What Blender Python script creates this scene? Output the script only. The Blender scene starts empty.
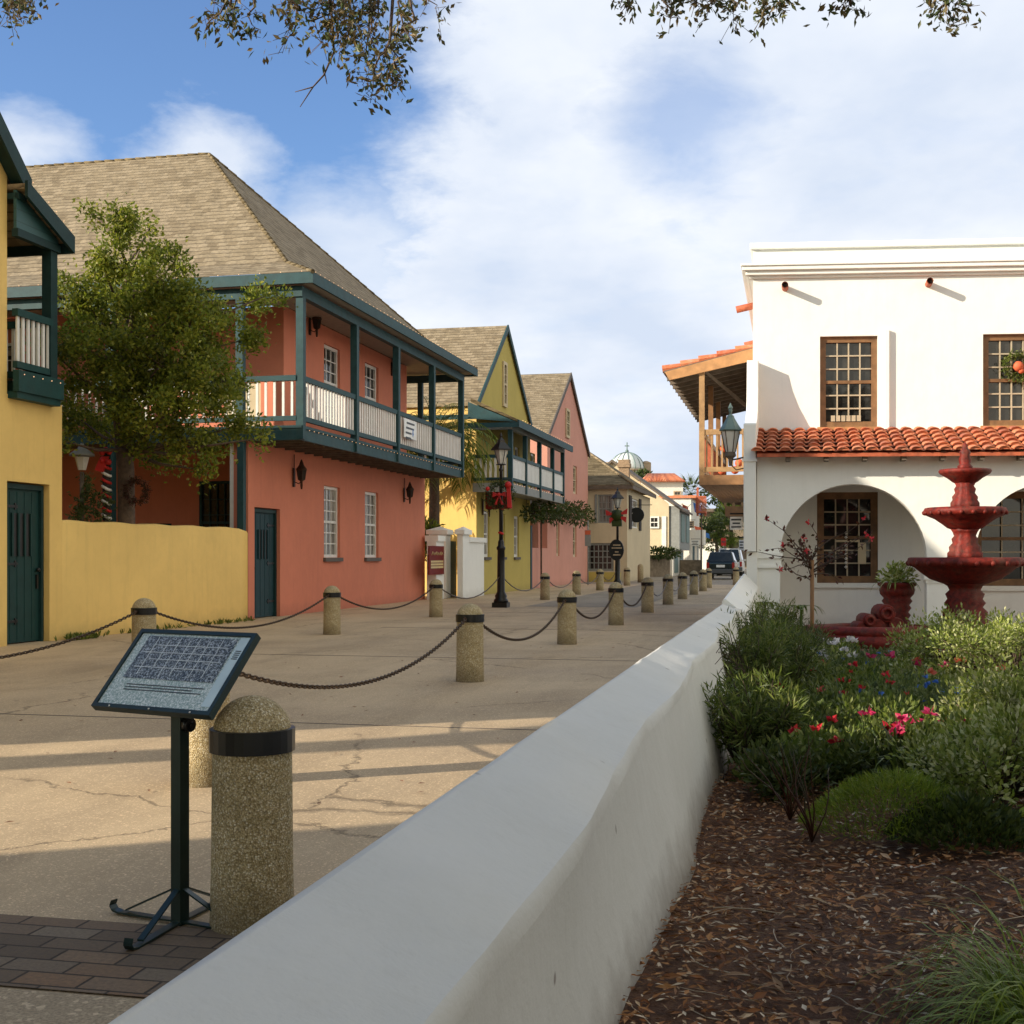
import bpy, bmesh, math, random
from mathutils import Vector, Matrix
random.seed(7)
R = math.radians
sc = bpy.context.scene
C = sc.collection
F, CX, YH, H = 1265.0, 512.0, 556.0, 1.35      # lens (px), principal column, horizon row, eye height
ALPHA = math.atan(281.0/1265.0)                # the street runs this far right of +Y

class Frame:
    """a horizontal frame turned clockwise by ang; local x may be sheared by k*y"""
    def __init__(s, ang, ox=0, oy=0, k=0):
        s.a, s.ox, s.oy, s.k = ang, ox, oy, k
        s.c, s.s = math.cos(ang), math.sin(ang)
    def sh(s, x, y): return (x+s.k*y, y)
    def world(s, x, y, z=0):
        x, y = s.sh(x, y)
        return (s.ox+x*s.c+y*s.s, s.oy-x*s.s+y*s.c, z)
    def inv(s, X, Y):
        X -= s.ox; Y -= s.oy
        x, y = X*s.c-Y*s.s, X*s.s+Y*s.c
        return (x-s.k*y, y)
    def hit(s, px, py, plane, v):
        a, b = (px-CX)/F, (YH-py)/F
        x0, y0 = s.inv(0, 0); x1, y1 = s.inv(a, 1)
        x1 -= x0; y1 -= y0
        if plane == 'x': Y = (v-x0)/x1
        elif plane == 'y': Y = (v-y0)/y1
        else: Y = (v-H)/b
        return (x0+x1*Y, y0+y1*Y, H+b*Y)
W = Frame(0)
S = Frame(ALPHA)
B = Frame(R(4.7), 4.57, 24.0, math.tan(ALPHA-R(4.7)))

ORG = {}
M = {}

def tag(o, label=None, cat=None, group=None, kind=None):
    if label: o['label'] = label
    if cat: o['category'] = cat
    if group: o['group'] = group
    if kind: o['kind'] = kind
    return o

def thing(name, label, cat, fr, loc, group=None):
    o = bpy.data.objects.new(name, None); C.objects.link(o)
    o.empty_display_size = .2
    o.location = fr.world(*loc); o.rotation_euler = (0, 0, -fr.a)
    ORG[o.name] = (fr, tuple(loc))
    return tag(o, label, cat, group)

class MB:
    def __init__(s): s.v = []; s.f = []; s.sm = []; s.mi = []; s.m = 0
    def add(s, vs, fs, smooth=False):
        n = len(s.v); s.v.extend(vs)
        for f in fs:
            s.f.append([i+n for i in f]); s.sm.append(smooth); s.mi.append(s.m)
        return s
    def box(s, x0, x1, y0, y1, z0, z1):
        if x0 > x1: x0, x1 = x1, x0
        if y0 > y1: y0, y1 = y1, y0
        if z0 > z1: z0, z1 = z1, z0
        return s.add([(x0,y0,z0),(x1,y0,z0),(x1,y1,z0),(x0,y1,z0),(x0,y0,z1),(x1,y0,z1),(x1,y1,z1),(x0,y1,z1)],
              [(0,3,2,1),(4,5,6,7),(0,1,5,4),(1,2,6,5),(2,3,7,6),(3,0,4,7)])
    def quad(s, a, b, c, d): return s.add([a,b,c,d], [(0,1,2,3)])
    def tri(s, a, b, c): return s.add([a,b,c], [(0,1,2)])
    def prism(s, pts, off):
        """closed outline pts (3d) pushed along off"""
        n = len(pts); o = Vector(off)
        vs = [tuple(p) for p in pts]+[tuple(Vector(p)+o) for p in pts]
        fs = [tuple(range(n)), tuple(range(2*n-1, n-1, -1))]
        for i in range(n):
            j = (i+1) % n; fs.append((j, i, i+n, j+n))
        return s.add(vs, fs)
    def tube(s, pts, rad, n=8, caps=True, smooth=True):
        pts = [Vector(p) for p in pts]
        rs = rad if isinstance(rad, (list, tuple)) else [rad]*len(pts)
        vs = []; fs = []
        up = None
        for i, p in enumerate(pts):
            d = (pts[min(i+1, len(pts)-1)]-pts[max(i-1, 0)])
            if d.length < 1e-9: d = Vector((0,0,1))
            d.normalize()
            if up is None:
                up = Vector((0,0,1)) if abs(d.z) < .9 else Vector((1,0,0))
            a = d.cross(up)
            if a.length < 1e-6: a = d.cross(Vector((0,1,0)))
            a.normalize(); b = a.cross(d); up = b
            for k in range(n):
                t = 2*math.pi*k/n
                vs.append(tuple(p+(a*math.cos(t)+b*math.sin(t))*rs[i]))
        for i in range(len(pts)-1):
            for k in range(n):
                k2 = (k+1) % n
                fs.append((i*n+k, i*n+k2, (i+1)*n+k2, (i+1)*n+k))
        s.add(vs, fs, smooth)
        if caps:
            m = len(s.v)-len(vs)
            s.f.append([m+k for k in range(n-1, -1, -1)]); s.sm.append(False); s.mi.append(s.m)
            e = m+(len(pts)-1)*n
            s.f.append([e+k for k in range(n)]); s.sm.append(False); s.mi.append(s.m)
        return s
    def lathe(s, prof, cx, cy, cz=0, n=20, smooth=True, wob=0, cut=0):
        """prof = [(radius, z)], bottom to top"""
        vs = []; fs = []
        for r, z in prof:
            for k in range(n):
                t = 2*math.pi*k/n
                q = r*(1+wob*math.cos(cut*t)) if cut else r
                vs.append((cx+q*math.cos(t), cy+q*math.sin(t), cz+z))
        for i in range(len(prof)-1):
            for k in range(n):
                k2 = (k+1) % n
                fs.append((i*n+k, i*n+k2, (i+1)*n+k2, (i+1)*n+k))
        fs.append(tuple(range(n-1, -1, -1))); e = (len(prof)-1)*n
        fs.append(tuple(range(e, e+n)))
        return s.add(vs, fs, smooth)
    def torus(s, c, ax, R0, r, n=16, m=6, sx=1):
        ax = Vector(ax).normalized()
        a = ax.orthogonal().normalized(); b = ax.cross(a)
        c = Vector(c); vs = []; fs = []
        for i in range(n):
            t = 2*math.pi*i/n
            d = a*math.cos(t)+b*math.sin(t)
            for j in range(m):
                u = 2*math.pi*j/m
                vs.append(tuple(c+d*(R0+r*math.cos(u))+ax*(r*math.sin(u))))
        for i in range(n):
            for j in range(m):
                i2, j2 = (i+1) % n, (j+1) % m
                fs.append((i*m+j, i2*m+j, i2*m+j2, i*m+j2))
        return s.add(vs, fs, True)
    def blob(s, c, r, n=1):
        c = Vector(c)
        vs = [tuple(c+Vector(d)*r) for d in ((1,0,0),(-1,0,0),(0,1,0),(0,-1,0),(0,0,1),(0,0,-1))]
        return s.add(vs, [(0,2,4),(2,1,4),(1,3,4),(3,0,4),(2,0,5),(1,2,5),(3,1,5),(0,3,5)], True)
    def ball(s, c, r, n=12, m=8, sz=1):
        prof = [(max(1e-4, r*math.sin(math.pi*i/m)), -r*sz*math.cos(math.pi*i/m)) for i in range(m+1)]
        return s.lathe(prof, c[0], c[1], c[2], n)
    def build(s, name, mat, parent=None, fr=None, origin=None, uv=True):
        if parent is not None: fr, origin = ORG[parent.name]
        if fr is None: fr = W
        if origin is None:
            xs = [p[0] for p in s.v]; ys = [p[1] for p in s.v]; zs = [p[2] for p in s.v]
            origin = ((min(xs)+max(xs))/2, (min(ys)+max(ys))/2, min(zs))
        ox, oy = fr.sh(origin[0], origin[1]); oz = origin[2]
        k = fr.k
        vs = [(x+k*y-ox, y-oy, z-oz) for x, y, z in s.v]
        me = bpy.data.meshes.new(name)
        me.from_pydata(vs, [], s.f)
        mats = mat if isinstance(mat, (list, tuple)) else [mat]
        for m_ in mats: me.materials.append(M[m_])
        me.polygons.foreach_set('use_smooth', s.sm)
        if len(mats) > 1: me.polygons.foreach_set('material_index', s.mi)
        if uv and len(s.f) < 60000:
            L = me.uv_layers.new(name='UVMap'); dat = [0.0]*(2*len(me.loops))
            mv = me.vertices
            for p in me.polygons:
                n = p.normal
                if abs(n.z) > .985: h = Vector((1,0,0)); g = Vector((0,1,0))
                else:
                    h = Vector((-n.y, n.x, 0)).normalized(); g = n.cross(h)
                for li in p.loop_indices:
                    c = mv[me.loops[li].vertex_index].co
                    dat[2*li] = c.x*h.x+c.y*h.y+ox*h.x+oy*h.y
                    dat[2*li+1] = c.x*g.x+c.y*g.y+(c.z+oz)*g.z
            L.data.foreach_set('uv', dat)
        me.update()
        o = bpy.data.objects.new(name, me); C.objects.link(o)
        if parent is not None:
            o.parent = parent
        else:
            o.location = fr.world(*origin); o.rotation_euler = (0, 0, -fr.a)
        ORG[o.name] = (fr, tuple(origin))
        return o

def copy_tree(o, parent=None, loc=None, fr=None):
    c = o.copy(); C.objects.link(c); c.parent = parent
    if loc is not None: c.location = loc
    for ch in list(o.children): copy_tree(ch, c)
    return c

# ---------- faces of a wall: ('x', c, sgn) looks along sgn*x, ('y', c, sgn) likewise; u runs along, w outwards
def fp(face, u, w, z):
    ax, c, sg = face
    return (c+sg*w, u, z) if ax == 'x' else (u, c+sg*w, z)
def fbox(mb, face, u0, u1, w0, w1, z0, z1):
    a = fp(face, u0, w0, z0); b = fp(face, u1, w1, z1)
    return mb.box(a[0], b[0], a[1], b[1], z0, z1)
def fquad(mb, face, pts):
    """pts (u,w,z) counter-clockwise seen with u to the right"""
    p = [fp(face, *q) for q in pts]
    a = Vector(p[1])-Vector(p[0]); b = Vector(p[2])-Vector(p[0]); n = a.cross(b)
    # orient outwards is not needed for shading, keep order
    mb.add(p, [tuple(range(len(p)))])
def wall(mb, face, u0, u1, z0, z1, holes=(), depth=.18, back=True):
    """a wall face with openings and their reveals"""
    us = sorted(set([u0, u1]+[h[0] for h in holes]+[h[1] for h in holes]))
    zs = sorted(set([z0, z1]+[h[2] for h in holes]+[h[3] for h in holes]))
    us = [u for u in us if u0 <= u <= u1]; zs = [z for z in zs if z0 <= z <= z1]
    idx = {}
    vs = []; fs = []
    def vi(u, z):
        if (u, z) not in idx:
            idx[(u, z)] = len(vs); vs.append(fp(face, u, 0, z))
        return idx[(u, z)]
    flip = (face[0] == 'x') == (face[2] > 0)
    for i in range(len(us)-1):
        for j in range(len(zs)-1):
            um, zm = (us[i]+us[i+1])/2, (zs[j]+zs[j+1])/2
            if any(h[0] < um < h[1] and h[2] < zm < h[3] for h in holes): continue
            q = [vi(us[i], zs[j]), vi(us[i+1], zs[j]), vi(us[i+1], zs[j+1]), vi(us[i], zs[j+1])]
            fs.append(q if flip else q[::-1])
    mb.add(vs, fs)
    for a, b, c, d in [h[:4] for h in holes]:
        for p in ([(a,0,c),(a,-depth,c),(a,-depth,d),(a,0,d)], [(b,0,c),(b,0,d),(b,-depth,d),(b,-depth,c)],
                  [(a,0,d),(a,-depth,d),(b,-depth,d),(b,0,d)], [(a,0,c),(b,0,c),(b,-depth,c),(a,-depth,c)]):
            fquad(mb, face, p)

def window(parent, face, u0, u1, z0, z1, cols=3, rows=4, fm='white_paint', fw=.06, rec=.1, sill=None, glass='glass', mid=True, mun=.02, barm=None):
    """sash window: frame with glazing bars, the pane behind it as a sub-part, sill as another"""
    m = MB()
    a, b = -rec-.03, -rec+.03
    fbox(m, face, u0, u0+fw, a, b, z0, z1); fbox(m, face, u1-fw, u1, a, b, z0, z1)
    fbox(m, face, u0+fw, u1-fw, a, b, z0, z0+fw); fbox(m, face, u0+fw, u1-fw, a, b, z1-fw, z1)
    U0, U1, Z0, Z1 = u0+fw, u1-fw, z0+fw, z1-fw
    zm = (Z0+Z1)/2
    if mid: fbox(m, face, U0, U1, a+.005, b-.005, zm-.03, zm+.03)
    if barm: o = m.build('window', fm, parent); m = MB()
    for i in range(1, cols):
        u = U0+(U1-U0)*i/cols; fbox(m, face, u-mun/2, u+mun/2, a+.01, b-.02, Z0, Z1)
    for j in range(1, rows):
        z = Z0+(Z1-Z0)*j/rows
        if mid and abs(z-zm) < .02: continue
        fbox(m, face, U0, U1, a+.012, b-.022, z-mun/2, z+mun/2)
    if barm: m.build('glazing_bars', barm, o)
    else: o = m.build('window', fm, parent)
    g = MB(); fbox(g, face, u0+.01, u1-.01, a-.02, a-.005, z0+.01, z1-.01)
    g.build('pane', glass, o)
    if sill:
        k = MB(); fbox(k, face, u0-.06, u1+.06, -.02, .07, z0-.1, z0-.004); k.build('sill', sill, o)
    return o

def plank_door(parent, face, u0, u1, z0, z1, mat='door_teal', rec=.12, grille=True, side=1):
    m = MB()
    fbox(m, face, u0+.06, u1-.06, -rec-.04, -rec, z0+.02, z1-.08)
    n = 5
    w = (u1-u0-.12)/n
    for i in range(n+1):
        u = u0+.06+w*i
        if 0 < i < n: fbox(m, face, u-.006, u+.006, -rec, -rec+.006, z0+.05, z1-.12)
    d = m.build('door', mat, parent)
    q = MB()
    fbox(q, face, u0, u0+.06, -rec-.04, -rec+.05, z0, z1); fbox(q, face, u1-.06, u1, -rec-.04, -rec+.05, z0, z1)
    fbox(q, face, u0+.06, u1-.06, -rec-.04, -rec+.05, z1-.08, z1)
    q.build('door_frame', 'teal_dark', d)
    if grille:
        g = MB(); uc = (u0+u1)/2; zt = z1-.45
        h = (z1-z0)*.27
        fbox(g, face, uc-.26, uc+.26, -rec+.001, -rec+.008, zt-h, zt)
        g.build('grille_opening', 'black_metal', d)
        g = MB()
        for i in range(4):
            u = uc-.24+.16*i; fbox(g, face, u-.02, u+.02, -rec+.008, -rec+.03, zt-h, zt)
        g.build('grille_bars', mat, d)
    hg = MB()
    ua = u0+.06 if side < 0 else u1-.06
    for z in (z0+.35, (z0+z1)/2, z1-.35):
        fbox(hg, face, ua, ua-side*.38, -rec+.002, -rec+.016, z-.02, z+.02)
        fbox(hg, face, ua-side*.34, ua-side*.30, -rec+.002, -rec+.016, z-.05, z+.05)
    hg.build('hinge_strap', 'black_metal', d)
    k = MB(); ub = u1-.13 if side < 0 else u0+.13
    p = fp(face, ub, -rec+.04, z0+(z1-z0)*.46); k.ball(p, .035, 8, 6)
    fbox(k, face, ub-.02, ub+.02, -rec, -rec+.03, z0+(z1-z0)*.34, z0+(z1-z0)*.43)
    k.build('handle', 'black_metal', d)
    return d

# ---------- leaves
def rv(s=1): return Vector((random.gauss(0,s), random.gauss(0,s), random.gauss(0,s)))
def leaf(mb, p, L, Wd, d=None, up=None, bend=.2):
    """one leaf: two faces folded along the midrib"""
    d = (d or rv()).normalized()
    if d.length < .1: d = Vector((1,0,0))
    n = (up or rv())
    a = d.cross(n)
    if a.length < 1e-4: a = d.orthogonal()
    a.normalize(); n = a.cross(d)
    p = Vector(p)
    q = p+d*L*.5-n*L*bend*.15; e = p+d*L-n*L*bend
    mb.add([tuple(p), tuple(q+a*Wd/2), tuple(e), tuple(q-a*Wd/2)], [(0,1,2,3)])
def blade(mb, p, d, L, Wd, droop=.6, n=4):
    """a long arching blade"""
    p = Vector(p); d = Vector(d).normalized(); a = d.cross(Vector((0,0,1)))
    if a.length < .05: a = Vector((random.uniform(-1,1), random.uniform(-1,1), 0))
    a.normalize()
    vs = []; fs = []
    q = p.copy(); dd = d.copy()
    for i in range(n+1):
        w = Wd*(1-(i/n)**2)*.5+.0005
        vs += [tuple(q+a*w), tuple(q-a*w)]
        q = q+dd*L/n; dd = (dd+Vector((0,0,-droop/n*(1+i*.6)))).normalized()
    for i in range(n): fs.append((2*i, 2*i+1, 2*i+3, 2*i+2))
    mb.add(vs, fs, True)
# ---------- materials
def nt(name):
    m = bpy.data.materials.new(name); m.use_nodes = True; t = m.node_tree
    p = t.nodes['Principled BSDF']
    M[name] = m
    return m, t, p
def N(t, typ, **kw):
    n = t.nodes.new(typ)
    for k, v in kw.items():
        if k.startswith('i_'):
            key = k[2:]; key = int(key) if key.isdigit() else key.replace('_', ' ')
            n.inputs[key].default_value = v
        else: setattr(n, k, v)
    return n
def ramp(t, src, stops, interp='LINEAR'):
    r = t.nodes.new('ShaderNodeValToRGB'); r.color_ramp.interpolation = interp
    e = r.color_ramp.elements
    while len(e) < len(stops): e.new(.5)
    for el, (p, c) in zip(e, stops):
        el.position = p; el.color = (c, c, c, 1) if not isinstance(c, tuple) else (*c, 1)
    t.links.new(src, r.inputs[0]); return r.outputs[0]
def noise(t, vec, scale, detail=4, rough=.6, dist=0):
    n = N(t, 'ShaderNodeTexNoise'); n.inputs['Scale'].default_value = scale; n.inputs['Detail'].default_value = detail
    n.inputs['Roughness'].default_value = rough; n.inputs['Distortion'].default_value = dist
    if vec is not None: t.links.new(vec, n.inputs['Vector'])
    return n.outputs['Fac']
def coord(t, kind='Object'):
    return N(t, 'ShaderNodeTexCoord').outputs[kind]
def world_pos(t): return N(t, 'ShaderNodeNewGeometry').outputs['Position']
def mapping(t, vec, sc_=(1,1,1), rot=(0,0,0), loc=(0,0,0)):
    m = N(t, 'ShaderNodeMapping'); m.inputs['Scale'].default_value = sc_; m.inputs['Rotation'].default_value = rot
    m.inputs['Location'].default_value = loc
    t.links.new(vec, m.inputs[0]); return m.outputs[0]
def mix(t, fac, a, b, mode='MIX'):
    m = N(t, 'ShaderNodeMix', data_type='RGBA', blend_type=mode)
    for i, v in ((0, fac), (6, a), (7, b)):
        if hasattr(v, 'is_linked') or hasattr(v, 'links'): t.links.new(v, m.inputs[i])
        elif isinstance(v, tuple): m.inputs[i].default_value = (*v, 1)
        else: m.inputs[i].default_value = v
    return m.outputs[2]
def math_(t, op, a, b=None, c=None):
    m = N(t, 'ShaderNodeMath', operation=op)
    for i, v in enumerate((a, b, c)):
        if v is None: continue
        if hasattr(v, 'links'): t.links.new(v, m.inputs[i])
        else: m.inputs[i].default_value = v
    return m.outputs[0]
def bump(t, p, hgt, strength=.3, dist=.01, prev=None):
    b = N(t, 'ShaderNodeBump'); b.inputs['Strength'].default_value = strength; b.inputs['Distance'].default_value = dist
    t.links.new(hgt, b.inputs['Height'])
    if prev is not None: t.links.new(prev, b.inputs['Normal'])
    if p is not None: t.links.new(b.outputs[0], p.inputs['Normal'])
    return b.outputs[0]
def plain(name, col, rough=.5, metal=0, spec=.5, var=.12, vs=6, bp=0, bs=60, dirt=0):
    m, t, p = nt(name)
    v = world_pos(t)
    c = mix(t, ramp(t, noise(t, v, vs), [(.3, 0.), (.7, 1.)]), tuple(x*(1-var) for x in col), tuple(min(1, x*(1+var)) for x in col))
    if dirt:
        d = ramp(t, noise(t, v, 2.3, 8, .75), [(.5, 0.), (.75, dirt)])
        c = mix(t, d, c, (.12, .1, .07))
    t.links.new(c, p.inputs['Base Color'])
    p.inputs['Roughness'].default_value = rough; p.inputs['Metallic'].default_value = metal
    p.inputs['Specular IOR Level'].default_value = spec
    if bp: bump(t, p, noise(t, v, bs, 5, .6), bp, .01)
    return m
def stucco(name, col, var=.07, bp=.35, stain=.12, streak=.25):
    m, t, p = nt(name)
    v = world_pos(t)
    c = mix(t, ramp(t, noise(t, v, .7, 6, .65), [(.3, 0.), (.7, 1.)]), tuple(x*(1-var) for x in col), tuple(min(1, x*(1+var)) for x in col))
    c = mix(t, ramp(t, noise(t, v, 5, 8, .7), [(.45, 0.), (.8, stain)]), c, tuple(x*.55 for x in col))
    st = noise(t, mapping(t, v, (5, 5, .35)), 1.6, 6, .7)
    c = mix(t, ramp(t, st, [(.52, 0.), (.78, streak)]), c, tuple(x*.6 for x in col))
    # splashed dirt on the lowest foot of the wall
    z = N(t, 'ShaderNodeSeparateXYZ'); t.links.new(v, z.inputs[0])
    low = math_(t, 'ADD', z.outputs[2], math_(t, 'MULTIPLY', noise(t, v, 3, 6, .7), .5))
    c = mix(t, ramp(t, low, [(.2, .5), (.55, 0.)]), c, tuple(x*.5+.02 for x in col))
    t.links.new(c, p.inputs['Base Color'])
    p.inputs['Roughness'].default_value = .85; p.inputs['Specular IOR Level'].default_value = .25
    b = bump(t, None, noise(t, v, 3.5, 3, .5), .25, .03)
    bump(t, p, noise(t, v, 70, 5, .65), bp, .006, b)
    return m
def leafm(name, cols, rough=.5, trans=.35, spec=.4):
    m, t, p = nt(name)
    g = N(t, 'ShaderNodeNewGeometry')
    c = ramp(t, g.outputs['Random Per Island'], [(i/max(1, len(cols)-1), k) for i, k in enumerate(cols)])
    cl = ramp(t, noise(t, world_pos(t), 1.6, 3), [(.35, .65), (.65, 1.2)])
    c = mix(t, 1., c, cl, 'MULTIPLY')
    t.links.new(c, p.inputs['Base Color']); p.inputs['Roughness'].default_value = rough
    p.inputs['Specular IOR Level'].default_value = spec
    tr = N(t, 'ShaderNodeBsdfTranslucent'); t.links.new(c, tr.inputs[0])
    mx = N(t, 'ShaderNodeMixShader'); mx.inputs[0].default_value = trans
    t.links.new(p.outputs[0], mx.inputs[1]); t.links.new(tr.outputs[0], mx.inputs[2])
    t.links.new(mx.outputs[0], t.nodes['Material Output'].inputs[0])
    return m
def emis(name, col, st):
    m, t, p = nt(name); p.inputs['Base Color'].default_value = (*col, 1)
    p.inputs['Emission Color'].default_value = (*col, 1); p.inputs['Emission Strength'].default_value = st
    return m

stucco('yellow_stucco', (.82, .56, .195))
stucco('salmon_stucco', (.64, .22, .14))
stucco('pink_stucco', (.62, .30, .235))
stucco('olive_stucco', (.50, .40, .115))
stucco('cream_stucco', (.60, .50, .34))
stucco('white_stucco', (.85, .855, .82), var=.03, stain=.06, streak=.12)
stucco('far_white', (.74, .72, .66))
plain('white_paint', (.74, .73, .69), .5, var=.06, dirt=.15)
plain('grey_boards', (.24, .25, .24), .7)
plain('teal', (.008, .05, .048), .6, spec=.3, var=.2, dirt=.15)
plain('teal_dark', (.007, .034, .034), .6, spec=.3, var=.2)
plain('blue_teal', (.016, .058, .066), .6, spec=.3, var=.2, dirt=.15)
plain('soffit', (.36, .30, .24), .8)
plain('door_teal', (.005, .038, .035), .6, spec=.3, var=.15)
plain('door_blue', (.007, .040, .050), .6, spec=.3, var=.15)
plain('sill_stone', (.11, .095, .085), .8)
plain('black_metal', (.012, .012, .012), .35, metal=.3)
plain('green_metal', (.012, .03, .026), .38, metal=.3, var=.25)
plain('rusty_metal', (.07, .035, .02), .6, metal=.6, var=.4, vs=30)
plain('chain_metal', (.075, .048, .03), .5, metal=.7, var=.4, vs=30)
plain('lamp_glass', (.5, .5, .46), .15)
plain('frosted', (.62, .60, .55), .35)
plain('verdigris', (.13, .20, .19), .6)
plain('window_wood', (.21, .105, .045), .6, var=.3)
plain('brown_wood', (.24, .12, .05), .6, var=.25)
plain('tan_wood', (.31, .18, .08), .6, var=.25)
plain('grey_wood', (.13, .10, .075), .8, var=.3)
plain('pale_wood', (.46, .38, .27), .6)
plain('orange_wood', (.42, .21, .085), .6, var=.2)
plain('terracotta', (.42, .10, .045), .75, var=.3, vs=9, bp=.2)
plain('fountain_red', (.14, .010, .005), .6, spec=.35, var=.6, vs=14, bp=.6, bs=38, dirt=.6)
plain('dark_interior', (.03, .022, .018), .9)
plain('sign_white', (.75, .77, .76), .5)
plain('sign_red', (.17, .010, .006), .6, spec=.2)
plain('sign_gold', (.62, .48, .22), .5)
plain('ink', (.04, .05, .06), .6)
plain('blue_cloth', (.03, .17, .50), .7)
plain('red_cloth', (.50, .015, .012), .6)
plain('red_orange', (.62, .12, .05), .7)
plain('white_cloth', (.75, .73, .7), .7)
plain('brick_brown', (.28, .19, .12), .9, var=.4, vs=14)
plain('stone_wall', (.20, .155, .11), .9, var=.35, vs=5, bp=.5, bs=14, dirt=.4)
plain('stone_tower', (.42, .31, .21), .9, var=.25)
plain('dome_white', (.62, .66, .66), .6)
plain('bark', (.10, .066, .045), .9, var=.35, vs=14, bp=.8, bs=30)
plain('twig', (.075, .05, .035), .9, var=.3)
plain('green_stem', (.13, .16, .04), .6)
plain('dark_paint', (.012, .02, .022), .12, metal=.2, spec=.8)
plain('white_car', (.6, .6, .58), .2)
plain('bumper', (.07, .075, .08), .6)
plain('tyre', (.015, .015, .015), .9)
plain('tail_red', (.35, .02, .015), .2)
plain('terracotta_shop', (.30, .10, .07), .8)
plain('dead_leaf', (.22, .10, .045), .7, var=.5, vs=40)
emis('bulb', (1.0, .6, .35), .7)
leafm('tree_leaf', [(.10,.14,.016), (.16,.20,.022), (.23,.27,.03), (.36,.34,.05)], trans=.5)
leafm('oak_leaf', [(.03,.055,.018), (.06,.09,.03), (.12,.10,.04), (.18,.12,.045), (.08,.11,.03)], trans=.25)
leafm('palm_leaf', [(.07,.12,.015), (.13,.19,.02), (.22,.26,.035)])
leafm('shrub_leaf', [(.05,.08,.012), (.09,.135,.02), (.14,.185,.03), (.24,.26,.07)])
leafm('blue_green_leaf', [(.06,.09,.025), (.10,.14,.04), (.16,.19,.06)])
leafm('light_leaf', [(.13,.18,.025), (.22,.28,.05), (.32,.36,.08), (.62,.62,.36)])
leafm('fern_leaf', [(.12,.18,.015), (.18,.26,.022), (.26,.31,.04)])
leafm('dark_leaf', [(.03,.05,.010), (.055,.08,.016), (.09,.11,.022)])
leafm('far_leaf', [(.03,.055,.012), (.06,.09,.02), (.10,.13,.03)])
leafm('red_leaf', [(.06,.012,.01), (.10,.03,.015), (.05,.05,.02)])
leafm('red_petal', [(.45,.012,.03), (.60,.03,.05), (.68,.05,.05)], trans=.3)
leafm('pink_petal', [(.60,.03,.13), (.72,.06,.2), (.55,.02,.08)], trans=.3)
leafm('orange_petal', [(.70,.13,.08), (.75,.22,.15)], trans=.3)
leafm('blue_petal', [(.05,.16,.55), (.10,.25,.65)], trans=.3)
leafm('white_petal', [(.7,.66,.68), (.8,.78,.75)], trans=.3)
leafm('chip', [(.14,.05,.020), (.26,.105,.04), (.40,.20,.08), (.19,.075,.03), (.52,.38,.24)], rough=.8, trans=0.02, spec=.2)
leafm('pale_chip', [(.46,.34,.22), (.70,.60,.46), (.30,.18,.10)], rough=.7, trans=0.02, spec=.3)

# aggregate of the bollards
m, t, p = nt('aggregate')
v = coord(t)
vo = N(t, 'ShaderNodeTexVoronoi'); vo.inputs['Scale'].default_value = 165; t.links.new(v, vo.inputs['Vector'])
c1 = ramp(t, vo.outputs['Color'], [(0., (.30,.21,.10)), (.35, (.48,.37,.20)), (.65, (.62,.50,.30)), (1., (.92,.86,.70))])
c1 = mix(t, ramp(t, noise(t, v, 4, 6, .7), [(.45, 0.), (.75, .65)]), c1, (.20,.165,.07))
c1 = mix(t, ramp(t, vo.outputs['Distance'], [(.35, 0.), (.8, .6)]), c1, (.1,.075,.04))
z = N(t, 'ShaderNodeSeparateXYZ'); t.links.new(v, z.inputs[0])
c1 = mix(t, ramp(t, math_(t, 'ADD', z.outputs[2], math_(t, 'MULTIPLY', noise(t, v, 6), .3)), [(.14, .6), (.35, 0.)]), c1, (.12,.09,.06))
t.links.new(c1, p.inputs['Base Color']); p.inputs['Roughness'].default_value = .9; p.inputs['Specular IOR Level'].default_value = .2
bump(t, p, vo.outputs['Distance'], .7, .006)

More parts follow.
